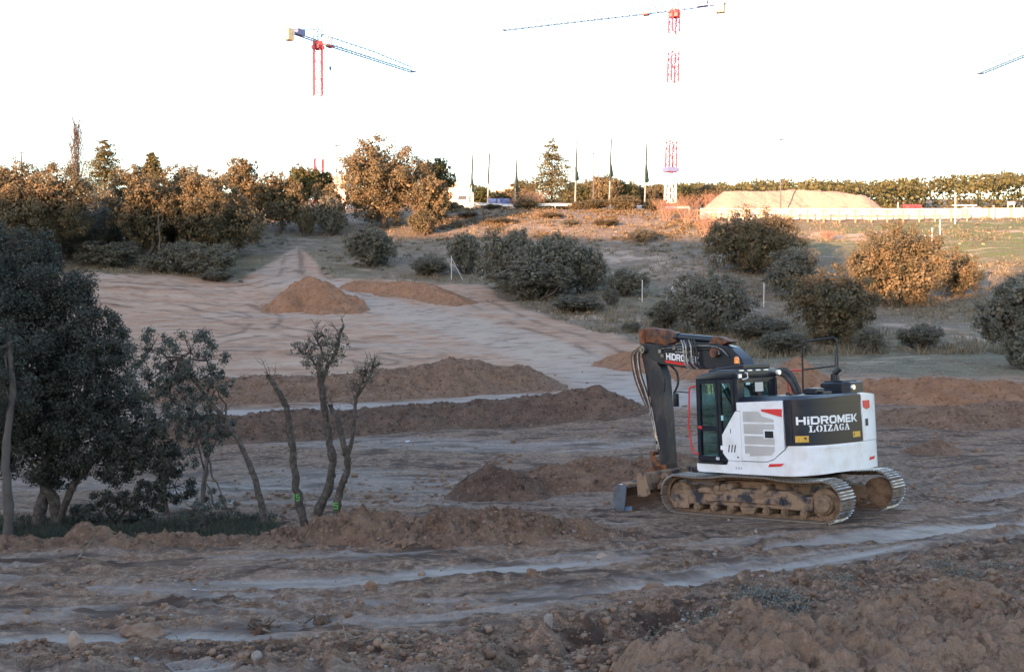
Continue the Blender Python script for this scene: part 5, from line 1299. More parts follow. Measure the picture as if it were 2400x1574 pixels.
# pines and far trees
G_P = 'pines and trees along the road'
for i, (label, u, Y, vt, w, mt) in enumerate([
    ('round green pine under the red and white crane', 715, 132, 370, 88, 2),
    ('darker pine joined to the round green pine', 755, 134, 388, 62, 2),
    ('round dark pine behind the giant oak', 1018, 136, 356, 105, 2),
    ('dark pine on the skyline by the poplar', 14, 128, 376, 70, 2),
]):
    oak('pine_tree', label, 'tree', u, Y, vt, w, 500 + i, LEAF_PINE, G_P, 0.3, lobes=8)
for i, (u, vt, w, lab) in enumerate([(1125, 432, 70, 'olive tree behind the white truck'), (1178, 440, 62, 'low olive tree behind the blue trailer'), (1228, 415, 78, 'olive brown tree behind the wide green flag'), (1350, 425, 70, 'olive brown tree behind the tallest flagpole'),
        (1385, 408, 60, 'tall olive tree behind the slim street lamp'), (1418, 400, 72, 'tallest olive brown tree of the roadside row'), (1462, 418, 66, 'olive tree behind the round reddish shrub'), (1505, 430, 70, 'olive tree behind the flagpole next to the banded crane'), (1545, 425, 66, 'olive tree behind the banded crane mast'),
        (1600, 430, 80, 'olive tree behind the leafless pinkish bushes'), (1655, 425, 80, 'olive tree where the pine wood begins'), (1060, 445, 50, 'small olive tree before the industrial shed'), (840, 440, 60, 'small tree hidden behind the giant oak'), (620, 425, 70, 'far tree between the two crest oaks'), (700, 430, 60, 'far tree behind the round green pine')]):
    Y = 230 + (i * 37) % 30
    shrub('roadside_tree', lab, 'tree', u, Y, vt, w * 1.1, 520 + i, LEAF_OAK if i % 3 else LEAF_PINE, 'row of trees beyond the road')
conifer('cedar_tree', 'slender pointed cedar rising behind the orange oaks', 252, 126, 324, 452, 140, 601)
conifer('cedar_tree', 'small cedar top peeping over the orange oak', 362, 128, 354, 420, 70, 602)
conifer('cedar_tree', 'large sunlit cedar among the flagpoles', 1293, 168, 330, 488, 190, 603, tiers=20)
twig_tree('poplar_tree', 'tall bare poplar on the skyline', 'tree', 178, 150, 274, 60, 611, POPLAR, trunks=2, upright=1.3, thick=.15, n1=40, n2=8)
twig_tree('poplar_tree', 'short bare poplar top on the skyline', 'tree', 58, 160, 342, 30, 612, POPLAR, trunks=1, upright=1.3, thick=.10, n1=20, n2=6)
G_B = 'leafless bushes on the sunlit bank'
for i, (label, u, Y, vt, w) in enumerate([('leafless pinkish bush below the crane base', 1560, 132, 470, 75), ('widest leafless pinkish bush beside the sand heap', 1610, 128, 462, 110), ('low leafless bush in front of the dark oak crown', 1650, 120, 505, 80),
                                   ('thin leafless bush standing between the crane base and the sand heap', 1660, 150, 455, 60), ('reddish leafless bush under the roadside cedar', 1255, 152, 455, 90), ('pale leafless bush in the gully beside the wide orange oak', 1935, 116, 545, 60),
                                   ('reddish leafless bush next to the green flag', 1210, 150, 470, 50)]):
    twig_tree('bare_bush', label, 'bush', u, Y, vt, w, 620 + i, TWIG, G_B, trunks=7, upright=0.45, thick=.035, n1=12, n2=6)
# slim leaning pale stem among the shaded oaks
rng = np.random.default_rng(77)
p = at(378, 560, 99); zb = gz(p.x, p.y); V, Fc = arr_join([limb((p.x, p.y, zb - .2), at(372, 500, 99), .10, .05, rng, 5, 7, .05), limb(at(374, 530, 99), at(385, 470, 99.4), .05, .02, rng, 3, 5)])
tag(link('leaning_tree', np_mesh('leaning_tree', V, Fc, True), POPLAR), 'slim pale leaning stem among the shaded oaks', 'tree')

# far pine wood, one mass on the skyline
def pine_wood():
    rng = np.random.default_rng(9); C = []; Nn = []; S = []
    for k in range(480):
        u = rng.uniform(1560, 3000) if k > 60 else rng.uniform(1330, 1600); Y = rng.uniform(270, 380)
        X = (u - 1200) / F0 * Y; zg = float(H0(np.array([X]), np.array([Y]))[0])
        vt = np.interp(u, [1330, 1560, 1750, 2050, 2250, 2400, 3000], [432, 428, 422, 422, 408, 400, 398]) + rng.normal() * 3.5 + 9 * abs(rng.normal())
        h = at(u, vt, Y).z - zg
        if h < 2: continue
        r = rng.uniform(1.8, 4.6); m = int(10 + r * r * 5.5)
        q = rng.normal(size=(m, 3)); q[:, 2] = np.abs(q[:, 2]) * .9 - .25; q /= np.linalg.norm(q, axis=1)[:, None]
        C.append(np.array([X, Y, zg + h - r * .75]) + q * np.array([r, r, r * .75]) * rng.uniform(.7, 1.05, m)[:, None]); Nn.append(q)
        m2 = 44; z = rng.uniform(-.15, .75, m2) * h
        C.append(np.stack([X + rng.normal(size=m2) * r * .55, Y + rng.normal(size=m2) * r * .35, zg + z], 1)); Nn.append(rng.normal(size=(m2, 3)))
    C = np.vstack(C); Nn = np.vstack(Nn); V, Fc = leaf_quads(C, Nn, np.full(len(C), .52), rng, .7, .7)
    tag(link('pine_wood', np_mesh('pine_wood', V, Fc), LEAF_PINE), 'far sunlit pine wood along the skyline', 'wood', kind='stuff')
pine_wood()

# ---- near trees on the edge of the bench
def near_tree(name, label, trunks, lobes, seed, leaf, N, bark=None, lmat=None, sub=16, twigs=True, subr=(.22, .36), cat='tree', core=0.0, twig=0):
    """trunks: list of (points in (u, v, Y), r0, r1); lobes: (u, v, Y, radius px)"""
    rng = np.random.default_rng(seed)
    base = at(*trunks[0][0][0]); zg = gz(base.x, base.y); o0 = Vector((base.x, base.y, zg))
    root = empty(name, o0, label, cat)
    for pts, r0, r1 in trunks:
        P = [at(*p) - o0 for p in pts]
        if abs(P[0].z) < 0.8: P[0].z = gz(P[0].x + o0.x, P[0].y + o0.y) - o0.z - 0.12
        P = catmull(P, 6); n = len(P)
        P = [q + Vector(rng.normal(size=3)) * 0.012 for q in P]
        V, Fc = tube_arrays(P, [(r0 + (r1 - r0) * (i / (n - 1))) * (1 + 0.05 * math.sin(i * 1.3) + 0.05 * rng.normal()) for i in range(n)], 10, 0.22, rng)
        cap = len(V) - 10; V = V + [P[-1]]
        link('trunk', np_mesh('trunk', np.array([tuple(v) for v in V]), np.array(Fc), True), bark or BARK, root)
    if twig:
        tp = []
        for pts, r0, r1 in trunks:
            P = catmull([at(*p) - o0 for p in pts], 6)
            for k in range(twig):
                q = P[int(len(P) * rng.uniform(.45, .99))]; l = rng.uniform(.12, .5); d = Vector((rng.normal() * .6, rng.normal() * .5, abs(rng.normal()) * .9 + .2)).normalized()
                e = q + d * l; tp.append(limb(q, e, .011, .004, rng, 3, 4, .25))
                for j in range(2): f = q.lerp(e, rng.uniform(.4, .9)); tp.append(limb(f, f + Vector((rng.normal() * .5, rng.normal() * .5, rng.uniform(0, 1))).normalized() * l * .5, .006, .003, rng, 2, 3, .2))
        V, Fc = arr_join(tp); tag(link('twigs', np_mesh('twigs', V, Fc), bark or BARK, root), kind='stuff')
    if lobes:
        L = []; parts = []
        ends = [at(*t[0][-1]) - o0 for t in trunks] + [at(*t[0][len(t[0]) // 2]) - o0 for t in trunks]
        for u, v, Y, rp in lobes:
            c = at(u, v, Y) - o0; r = rp / F0 * Y; L.append((np.array(c), np.array([r, r * .9, r * .85])))
            e = min(ends, key=lambda q: (q - c).length); parts.append(limb(e, c, .035, .012, rng, 5, 5))
            for k in range(int(9 + r * 9)):
                d = rng.normal(size=3); d /= np.linalg.norm(d); parts.append(limb(c, c + Vector(d) * r * rng.uniform(.6, .98), .012, .004, rng, 3, 3, .2))
        V, Fc = arr_join(parts); tag(link('branches', np_mesh('branches', V, Fc), bark or BARK, root), kind='stuff')
        V, Fc = crown_leaves(L, leaf, N, rng, -0.1, sub, subr, up=.1, core=core, cs=1.3)
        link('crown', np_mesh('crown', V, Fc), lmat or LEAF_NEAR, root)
    return root

near_tree('holm_oak', 'big dark leafy oak with forked trunk on the edge of the bench', [
    ([(86, 1248, 24.2), (98, 1180, 24.2), (120, 1100, 24.3), (110, 980, 24.4), (90, 850, 24.5), (60, 700, 24.6)], .16, .05),
    ([(132, 1246, 24.2), (128, 1180, 24.2), (100, 1110, 24.1), (150, 1010, 24.0), (200, 920, 23.9), (225, 840, 23.9)], .15, .05),
    ([(134, 1225, 24.2), (165, 1150, 24.1), (215, 1085, 24.0), (280, 1030, 23.9)], .10, .04)],
    [(40, 610, 24.8, 95), (85, 690, 24.6, 120), (-20, 720, 24.8, 130), (60, 800, 24.2, 140), (150, 790, 24.5, 120), (215, 800, 24.3, 85), (235, 870, 24.1, 80), (130, 900, 24.0, 130),
     (20, 930, 24.0, 140), (250, 950, 24.0, 85), (180, 1000, 23.8, 110), (300, 1010, 23.7, 80), (80, 1040, 24.2, 110), (-50, 1030, 24.4, 120), (355, 1060, 23.7, 60), (260, 1075, 23.8, 70), (150, 1100, 24.4, 60), (390, 1085, 23.6, 40), (140, 690, 24.9, 70)],
    701, .031, 125000, sub=34, subr=(.2, .34), core=1.0)
near_tree('oak_sapling', 'pale trunk at the bench edge standing before the big dark oak', [([(14, 1290, 21.2), (20, 1180, 21.2), (14, 1050, 21.2), (30, 920, 21.3), (22, 800, 21.3)], .11, .05)],
    [(10, 900, 21.3, 70), (-40, 840, 21.3, 80)], 702, .034, 9000, BARK_GREY)
near_tree('oak_sapling', 'leaning oak with thin bent trunk and loose crown', [
    ([(626, 1252, 23.2), (608, 1160, 23.2), (582, 1080, 23.2), (545, 1010, 23.2), (500, 950, 23.2), (450, 885, 23.2), (420, 840, 23.2)], .085, .028)],
    [(355, 820, 23.4, 55), (400, 850, 23.2, 60), (445, 825, 23.2, 60), (485, 845, 23.2, 50), (350, 890, 23.3, 60), (420, 920, 23.3, 55), (510, 905, 23.1, 40), (390, 960, 23.4, 60), (450, 980, 23.3, 50)], 703, .028, 15000, sub=22, subr=(.2, .4), lmat=LEAF_THIN, twig=14)
near_tree('oak_sapling', 'thin twiggy sapling between the big dark oak and the leaning oak', [
    ([(474, 1256, 23.4), (478, 1160, 23.4), (484, 1060, 23.4), (492, 980, 23.4), (496, 930, 23.4)], .05, .02),
    ([(480, 1110, 23.4), (460, 1040, 23.4), (420, 1000, 23.4)], .025, .012), ([(484, 1080, 23.4), (506, 1030, 23.4), (520, 960, 23.4)], .022, .01)],
    [(470, 1010, 23.4, 60), (440, 1060, 23.4, 50), (510, 1000, 23.4, 40), (500, 1180, 23.3, 45), (460, 1200, 23.3, 40), (530, 1190, 23.3, 25)], 704, .026, 6000, BARK_GREY, LEAF_THIN, sub=14, subr=(.18, .3), twig=20)
near_tree('oak_sapling', 'crooked sapling with drooping foliage beside the forked oak', [
    ([(400, 1225, 23.7), (385, 1160, 23.7), (378, 1110, 23.7), (345, 1075, 23.7), (290, 1055, 23.7)], .055, .02), ([(300, 1240, 24), (310, 1180, 24), (340, 1130, 24)], .03, .015)],
    [(235, 1200, 24.0, 50), (300, 1190, 23.9, 45), (200, 1215, 24.1, 40), (350, 1170, 23.8, 45), (410, 1140, 23.7, 45), (270, 1215, 24, 40)], 705, .03, 12000, sub=20)
G_T = 'pruned trunks on the bench edge'
t = near_tree('pruned_tree', 'pair of bare pruned trunks spreading from one base, green number on the lower bark', [
    ([(722, 1242, 23.0), (704, 1190, 23.0), (692, 1120, 23.0), (684, 1040, 23.0), (672, 960, 23.0), (660, 930, 23.0), (640, 898, 23.0), (628, 880, 23.0)], .105, .045),
    ([(738, 1240, 23.0), (750, 1190, 23.0), (770, 1140, 23.0), (779, 1085, 23.0), (770, 1020, 23.0), (760, 960, 23.0), (752, 900, 23.0), (744, 850, 23.0)], .115, .06),
    ([(752, 900, 23.0), (768, 860, 23.0), (785, 830, 23.0), (795, 790, 23.0), (805, 762, 23.0)], .05, .028),
    ([(745, 865, 23.0), (728, 840, 23.0), (705, 825, 23.0)], .03, .012), ([(768, 860, 23.0), (752, 815, 23.0), (740, 795, 23.0)], .025, .012)],
    [(725, 835, 23.0, 30), (770, 830, 23.0, 32), (750, 860, 23.0, 28), (700, 815, 23.0, 18), (758, 785, 23.0, 14), (795, 800, 23.0, 22)], 706, .026, 1500, sub=9, subr=(.3, .6), lmat=LEAF_SHADED, twig=16)
t2 = near_tree('pruned_tree', 'single bent pruned trunk with a fresh orange saw cut and green number', [
    ([(792, 1236, 22.8), (788, 1190, 22.8), (800, 1140, 22.8), (814, 1095, 22.8), (806, 1040, 22.8), (792, 985, 22.8), (775, 950, 22.8)], .10, .045),
    ([(812, 1085, 22.8), (826, 1020, 22.8), (832, 950, 22.8), (845, 900, 22.8), (860, 865, 22.8)], .05, .02), ([(838, 930, 22.8), (862, 890, 22.8), (878, 860, 22.8)], .025, .01)],
    [(855, 880, 22.8, 28), (875, 855, 22.8, 22), (835, 905, 22.8, 18)], 707, .026, 420, sub=7, subr=(.3, .6), lmat=LEAF_SHADED, twig=16)
GREENP = M('green_marker_paint', (0.09, 0.33, 0.06), 0.7, c2=(.05, .08, .03), nscale=40, lo=.5, hi=.7)
CUT = M('fresh_cut_wood', (0.52, 0.17, 0.05), 0.7, c2=(0.62, 0.30, 0.12), nscale=14)
def mark(parent, u0, v0, Y, rad, txt, hpx, wpx):
    """painted number laid round the bark of a trunk whose axis passes (u0, v0) at depth Y"""
    s = Y / F0; bm = bmesh.new()
    for ps in word(txt, DIGIT, -wpx / 2 * s, wpx / 2 * s, -hpx / 2 * s, hpx * s, gap=.2):
        for p in ps: b_prism(bm, p, 0, .012, 'y')
    for k in range(-6, 7): bmesh.ops.bisect_plane(bm, geom=bm.verts[:] + bm.edges[:] + bm.faces[:], plane_co=(k * .02, 0, 0), plane_no=(1, 0, 0), dist=1e-5)
    c = at(u0, v0, Y) - parent.location
    for v in bm.verts:
        w = v.co.x / rad; r = rad + 0.004 + v.co.y; v.co = c + Vector((math.sin(w) * r, -math.cos(w) * r, v.co.z))
    obj('painted_number', bm, GREENP, parent)
mark(t, 697, 1163, 23.0, .108, '15', 15, 15)
mark(t2, 789, 1182, 22.8, .112, '5', 15, 11)
bm = bmesh.new(); c = at(796, 1216, 22.8) - t2.location; b_cyl(bm, c + Vector((0.03, -.02, 0)), c + Vector((.04, -.135, .01)), .06, .052, n=14); obj('saw_cut', bm, CUT, t2)
# ------------------------------------------------------------------ background: cranes, poles, road, fences, sand heap
CR_RED = M('crane_red', (0.24, 0.035, 0.055), 0.5, c2=(0.30, 0.06, 0.07), nscale=.3)
CR_WHITE = M('crane_white', (0.80, 0.80, 0.80), 0.5)
CR_BLUE = M('crane_pale_blue', (0.085, 0.16, 0.25), 0.5, c2=(0.13, 0.22, 0.32), nscale=.2)
CR_DARK = M('crane_dark_blue', (0.10, 0.13, 0.28), 0.5)
CONC = M('concrete_weight', (0.72, 0.58, 0.34), 0.8, c2=(0.6, .48, .3), nscale=1.5)
GALV = M('galvanised_steel', (0.50, 0.51, 0.53), 0.45, 0.5, c2=(0.38, 0.38, 0.39), nscale=4)
POLEW = M('grey_pole', (0.20, 0.21, 0.22), 0.45)
POLED = M('dark_green_banner', (0.022, 0.034, 0.034), 0.8)
LAMPP = M('dark_lamp_post', (0.055, 0.056, 0.058), 0.6)  # colour darkened so the sunlit posts stand out against the bright sky
FLAGG = M('green_flag', (0.012, 0.06, 0.055), 0.8)
WOODF = M('fence_wood', (0.36, 0.24, 0.16), 0.8, c2=(0.26, 0.17, 0.11), nscale=5)
CONCW = M('pale_concrete', (0.46, 0.42, 0.40), 0.85, c2=(0.38, 0.33, 0.30), nscale=.5)
ASPH = M('asphalt', (0.05, 0.05, 0.052), 0.9, c2=(0.07, 0.068, 0.065), nscale=2)
BWALL = M('pale_render_wall', (0.66, 0.54, 0.44), 0.85, c2=(0.58, 0.48, 0.40), nscale=.15)
BWHITE = M('white_cladding', (0.72, 0.70, 0.67), 0.7)
BWIN = M('dark_window', (0.05, 0.06, 0.07), 0.2)
BLUEP = M('blue_tarpaulin', (0.015, 0.06, 0.20), 0.55, c2=(0.06, 0.08, 0.20), nscale=1)

def bar(bm, p, q, t):
    p = Vector(p); q = Vector(q); d = q - p
    m = Matrix.Translation((p + q) / 2) @ d.to_track_quat('Z', 'Y').to_matrix().to_4x4() @ Matrix.Diagonal((t, t, d.length, 1))
    bmesh.ops.create_cube(bm, size=1.0, matrix=m)

def lattice(bm, w, z0, z1, step, tc, td):
    h = w / 2; n = max(1, round((z1 - z0) / step)); s = (z1 - z0) / n
    cs = [(-h, -h), (h, -h), (h, h), (-h, h)]
    for x, y in cs: bar(bm, (x, y, z0), (x, y, z1), tc)
    for k in range(n):
        a, b = z0 + k * s, z0 + (k + 1) * s
        for i in range(4):
            p, q = cs[i], cs[(i + 1) % 4]
            if k % 2: p, q = q, p
            bar(bm, (*p, a), (*q, b), td); bar(bm, (*cs[i], a), (*cs[(i + 1) % 4], a), td)

def crane(label, X, Y, zs, jib, cjib, bands, zbase, trolley, w=1.8, hook=8.0, lean=(0, 0), platform=None, jh=1.75):
    """tower crane: zs slewing height; jib vector, counter-jib vector; bands [(z0, z1, 'R'/'W')]"""
    root = empty('tower_crane', (X, Y, zbase), label, 'crane', 'tower cranes over the site')
    root.rotation_euler = (lean[0], lean[1], 0)
    rot = math.atan2(jib[1], jib[0]); L = math.hypot(*jib[:2]); LC = math.hypot(*cjib[:2])
    for a, b, c in bands:
        bm = bmesh.new(); lattice(bm, w, a - zbase, b - zbase, w * 1.05, 0.24, 0.12)
        o = obj('mast_section', bm, CR_RED if c == 'R' else CR_WHITE, root); o.rotation_euler = (0, 0, 0.35); tag(o, label='red lattice mast section' if c == 'R' else 'white lattice mast section')
    bm = bmesh.new(); b_box(bm, (0, 0, .3), (w * 1.5, w * 1.5, .6)); bar(bm, (w * .8, 0, .6), (w * .45, 0, 4), .2); bar(bm, (-w * .8, 0, .6), (-w * .45, 0, 4), .2); obj('base', bm, CR_RED, root)
    zz = zs - zbase
    if platform is not None:
        bm = bmesh.new(); b_box(bm, (0, 0, platform - zbase), (w * 1.55, w * 1.55, .25))
        for k in range(4):
            an = k * math.pi / 2; b_box(bm, (math.cos(an) * w * .77, math.sin(an) * w * .77, platform - zbase + .45), (.06 if k % 2 == 0 else w * 1.5, w * 1.5 if k % 2 == 0 else .06, .7))
        obj('platform', bm, CR_DARK, root).rotation_euler = (0, 0, .35)
    R = Matrix.Rotation(rot, 4, 'Z')
    def add(name, bm, mat, par=root): bm.transform(R); return obj(name, bm, mat, par)
    bm = bmesh.new(); b_cyl(bm, (0, 0, zz - .9), (0, 0, zz), w * .62, n=18); b_box(bm, (0, 0, zz - 1.2), (w * 1.15, w * 1.15, .7)); add('slewing_ring', bm, CR_RED)
    bm = bmesh.new(); lattice(bm, w * .7, zz, zz + 2.6, 1.3, .14, .07); add('tower_head', bm, CR_BLUE)
    bm = bmesh.new(); b_box(bm, (1.2, -w * .9, zz + .2), (1.6, 1.2, 1.7), bevel=.1); add('operator_cabin', bm, CR_WHITE)
    # triangular jib with a tapering top chord
    bm = bmesh.new(); n = int(L / 1.6); hb = .62
    top = lambda x: jh * (1.0 if x < L * .55 else 1.0 - .45 * (x - L * .55) / (L * .45)) + .1
    for s in (-1, 1): bar(bm, (.6, s * hb, zz), (L, s * hb, zz), .20)
    for k in range(n):
        x0 = .6 + (L - .6) * k / n; x1 = .6 + (L - .6) * (k + 1) / n; xm = (x0 + x1) / 2
        for s in (-1, 1): bar(bm, (x0, s * hb, zz), (xm, 0, zz + top(xm)), .085); bar(bm, (xm, 0, zz + top(xm)), (x1, s * hb, zz), .085)
        bar(bm, (x0, -hb, zz), (x1, hb, zz), .06); bar(bm, (x0, -hb, zz), (x0, hb, zz), .06)
        if k < n - 1: xn = x1 + (x1 - x0) / 2; bar(bm, (xm, 0, zz + top(xm)), (xn, 0, zz + top(xn)), .17)
    jb = add('jib', bm, CR_BLUE)
    bm = bmesh.new(); b_box(bm, (L - .1, 0, zz + .1), (.5, 1.5, .3)); add('jib_tip', bm, CR_DARK, jb)
    bm = bmesh.new(); bar(bm, (-.5, .55, zz), (-LC, .55, zz + .25), .2); bar(bm, (-.5, -.55, zz), (-LC, -.55, zz + .25), .2)
    for k in range(8): x = -.8 - (LC - 1) * k / 7; bar(bm, (x, -.55, zz), (x, .55, zz), .08); bar(bm, (x, .55, zz + .1), (x, .55, zz + 1.1), .05)
    bar(bm, (-.8, .55, zz + 1.1), (-LC, .55, zz + 1.2), .05); b_box(bm, (-LC * .55, 0, zz + .75), (2.2, 1.0, 1.2)); cj = add('counter_jib', bm, CR_DARK)
    bm = bmesh.new(); bar(bm, (0, .3, zz + 2.6), (-LC + .8, .45, zz + .4), .07); bar(bm, (0, -.3, zz + 2.6), (-LC + .8, -.45, zz + .4), .07); add('tie_bar', bm, CR_BLUE, cj)
    bm = bmesh.new()
    for k in range(3): b_box(bm, (-LC + .5 + .62 * k, 0, zz - .5), (.55, 1.5, 2.3), bevel=.04)
    add('counterweight_block', bm, CONC, cj)
    bm = bmesh.new(); b_box(bm, (trolley, 0, zz - .25), (1.3, 1.4, .3)); tr = add('trolley', bm, CR_RED)
    bm = bmesh.new(); bar(bm, (trolley, .15, zz - .3), (trolley, .08, zz - hook), .035); bar(bm, (trolley, -.15, zz - .3), (trolley, -.08, zz - hook), .035); add('hoist_rope', bm, CR_DARK, tr)
    bm = bmesh.new(); b_box(bm, (trolley, 0, zz - hook - .35), (.5, .35, .8), bevel=.06); b_tube(bm, [(trolley, 0, zz - hook - .7), (trolley + .18, 0, zz - hook - .95), (trolley, 0, zz - hook - 1.15), (trolley - .15, 0, zz - hook - 1.0)], .06, 6, smooth_pts=3); add('hook_block', bm, CR_DARK, tr)
    return root
def zv(v, Y, u=1200): return at(u, v, Y).z
Yc = 220
p = at(745, 98, Yc); gz1 = gz(p.x, Yc)
crane('tower crane with red upper mast and jib sloping towards the skyline cedar', p.x, Yc, p.z, (17.4, 30), (-4.7, -9), [(gz1, zv(372, Yc), 'R'), (zv(372, Yc), zv(226, Yc), 'W'), (zv(226, Yc), zv(104, Yc), 'R')], gz1, 4.0, w=1.75, hook=4.5)
p = at(1573, 24, Yc); gz2 = gz(p.x, Yc)
crane('tallest crane with banded red and white mast, long jib and dark platform', p.x, Yc, p.z, (-36.6, 19), (9.8, -5), [(gz2, zv(475, Yc), 'R'), (zv(475, Yc), zv(408, Yc), 'W'), (zv(404, Yc), zv(330, Yc), 'R'), (zv(330, Yc), zv(192, Yc), 'W'), (zv(192, Yc), zv(122, Yc), 'R'), (zv(122, Yc), zv(77, Yc), 'W'), (zv(77, Yc), zv(28, Yc), 'R')],
      gz2, 6.4, w=1.7, hook=4.6, platform=zv(402, Yc), lean=(0, RAD(1.0)))
p = at(2296, 173, 230); gz3 = gz(108.0, 188)
crane('crane of which only the tip of the pale jib shows', p.x + 2.9, 190, p.z - .1, (-2.9, 40), (.8, -10), [(gz3, p.z - 20, 'W'), (p.z - 20, p.z - 1, 'R')], gz3, 9, w=1.75)

# flagpoles and lamp posts along the road
G_F = 'flagpoles along the road'
for (u, vb, vt, Y, flag, label) in [(1103, 484, 362, 155, (428, 452), 'flagpole with limp dark flag beside the white truck'), (1142, 486, 360, 156, None, 'flagpole with only a furled flag beside the blue trailer'), (1206, 486, 374, 157, (412, 452), 'flagpole with a wide green flag beside the reddish bush'),
                                    (1347, 490, 330, 158, (408, 425), 'tallest flagpole touching the roadside cedar'), (1427, 484, 326, 159, (396, 416), 'tall flagpole with small teal flag near the round reddish shrub'), (1510, 492, 333, 154, (398, 430), 'flagpole next to the banded crane')]:
    p = at(u, vb, Y); zt = at(u, vt, Y).z; zb = gz(p.x, Y)
    root = empty('flagpole', (p.x, Y, zb), label, 'flagpole', G_F)
    bm = bmesh.new(); b_cyl(bm, (0, 0, -.2), (.35, 0, zt - zb), .12, .09, n=10); b_cyl(bm, (0, 0, 0), (0, 0, .25), .16, n=10); obj('pole', bm, POLEW, root, smooth=True)
    bm = bmesh.new(); bmesh.ops.create_uvsphere(bm, u_segments=8, v_segments=6, radius=.10, matrix=Matrix.Translation((.35, 0, zt - zb + .05))); obj('finial', bm, POLED, root)
    z1 = (zt - zb) * .97
    lo = .42 if flag else .45; hh = zt - zb; bm = bmesh.new()
    b_tube(bm, [(.35 * lo, 0, hh * lo), (.35 * (lo + .15), 0, hh * (lo + .15)), (.35 * .8, 0, hh * .8), (.35, 0, hh * .995)], [.15, .17, .14, .115], 8); obj('furled_flag', bm, POLED, root)
    if flag:
        a = at(u, flag[0], Y).z - zb; b = at(u, flag[1], Y).z - zb; top = min(z1, a + (zt - zb) * .08); bm = bmesh.new(); rows = []
        for i in range(9):
            t = i / 8; z = top + (b - top) * t; xo = .35 * z / (zt - zb); wd = .10 + .42 * t
            rows.append([bm.verts.new((xo + .07 + wd * s, .10 * math.sin(s * 9 + t * 3) * (.3 + t), z + .25 * s * t)) for s in (0, .25, .5, .75, 1)])
        for r0, r1 in zip(rows[:-1], rows[1:]):
            for k in range(4): bm.faces.new((r0[k], r0[k + 1], r1[k + 1], r1[k]))
        bmesh.ops.solidify(bm, geom=bm.faces[:], thickness=.02); obj('flag', bm, FLAGG, root)
G_L = 'street lamps along the road'
for (u, vt, Y, label) in [(1391, 360, 157, 'slim street lamp between the flagpoles'), (1831, 328, 140, 'tall street lamp in front of the sand heap'), (789, 342, 150, 'street lamp behind the round green pine'), (50, 358, 150, 'street lamp on the skyline beside the short poplar'), (1674, 470, 165, 'short lamp post among the leafless bushes')]:
    p = at(u, vt, Y); zb = gz(p.x, Y); h = p.z - zb; root = empty('street_lamp', (p.x, Y, zb), label, 'street lamp', G_L)
    bm = bmesh.new(); b_cyl(bm, (0, 0, -.2), (0, 0, h), .11, .08, n=8); obj('pole', bm, LAMPP, root)
    bm = bmesh.new(); b_box(bm, (.1, 0, h + .03), (.85, .28, .12), bevel=.03); obj('lamp_head', bm, POLED, root)

# road with guard rail
def strip(name, us, Y0, Y1, lift, mat, kind):
    V = []; n = 0
    for u in us:
        for Y in np.linspace(Y0, Y1, 5): X = (u - 1200) / F0 * Y; V.append((X, Y, gz(X, Y) + lift))
    Fc = [(i * 5 + k, (i + 1) * 5 + k, (i + 1) * 5 + k + 1, i * 5 + k + 1) for i in range(len(us) - 1) for k in range(4)]
    tag(link(name, np_mesh(name, np.array(V), np.array(Fc), True), mat), kind=kind)
strip('road', np.linspace(300, 2000, 140), 156, 163, .05, ASPH, 'structure')
root = empty('guard_rail', (at(1060, 488, 153.5).x, 153.5, gz(at(1060, 488, 153.5).x, 153.5)), 'long galvanised guard rail along the road below the truck', 'guard rail')
xs = np.arange(at(1050, 488, 153.5).x, at(1640, 488, 153.5).x, 4.0); o0 = root.location.copy()
for k, x in enumerate(xs):
    bm = bmesh.new(); z = gz(x, 153.5) - o0.z; b_box(bm, (x - o0.x, 0, z + .35), (.12, .12, .9)); obj('rail_post', bm, GALV, root)
    if k < len(xs) - 1:
        z2 = gz(xs[k + 1], 153.5) - o0.z; bm = bmesh.new()
        for dz in (.62, .82): bar(bm, (x - o0.x, -.1, z + dz), (xs[k + 1] - o0.x, -.1, z2 + dz), .15)
        obj('rail_beam', bm, GALV, root)

# truck: tractor unit facing left and blue trailer
p = at(1095, 487, 158); zb = gz(p.x, 159.5) - .35
tk = empty('truck', (p.x, 159.5, zb), 'white truck cab with rounded roof fairing on the road behind the guard rail', 'truck')
bm = bmesh.new(); b_prism(bm, [(-1.55, .55), (-1.6, 1.5), (-1.42, 2.35), (-.95, 2.95), (-.2, 3.35), (.9, 3.5), (.95, .55)], -1.2, 1.2, 'y', bevel=.08, seg=2); obj('cab', bm, BWHITE, tk, smooth=True)
bm = bmesh.new(); b_prism(bm, [(-1.50, 1.75), (-1.33, 2.35), (-.1, 2.35), (-.1, 1.75)], -1.225, -1.2, 'y'); obj('side_window', bm, BWIN, tk)
bm = bmesh.new(); b_prism(bm, [(.25, 1.3), (.25, 2.3), (.55, 2.3), (.55, 1.3)], -1.225, -1.2, 'y'); obj('side_window', bm, BWIN, tk)
bm = bmesh.new(); b_prism(bm, [(-1.66, 1.55), (-1.46, 2.3), (-1.42, 2.3), (-1.62, 1.55)], -1.0, 1.0, 'y'); obj('windscreen', bm, BWIN, tk)
for x in (-.9, 1.6):
    for yy in (-1.05, 1.05): bm = bmesh.new(); b_cyl(bm, (x, yy - .15, .5), (x, yy + .15, .5), .5, n=20); obj('wheel', bm, BLACK, tk)
bm = bmesh.new(); b_box(bm, (1.6, 0, .8), (2.2, 1.0, .3)); obj('chassis', bm, BLACK, tk)
bt = empty('trailer', (p.x + 2.9, 159.5, zb), 'low blue covered trailer behind the white truck cab', 'trailer')
bm = bmesh.new(); b_box(bm, (1.9, 0, 1.45), (3.6, 2.4, 1.0), bevel=.1); obj('load_cover', bm, BLUEP, bt)
bm = bmesh.new(); b_box(bm, (1.9, 0, .8), (3.6, 2.3, .18)); obj('bed', bm, BLACK, bt)
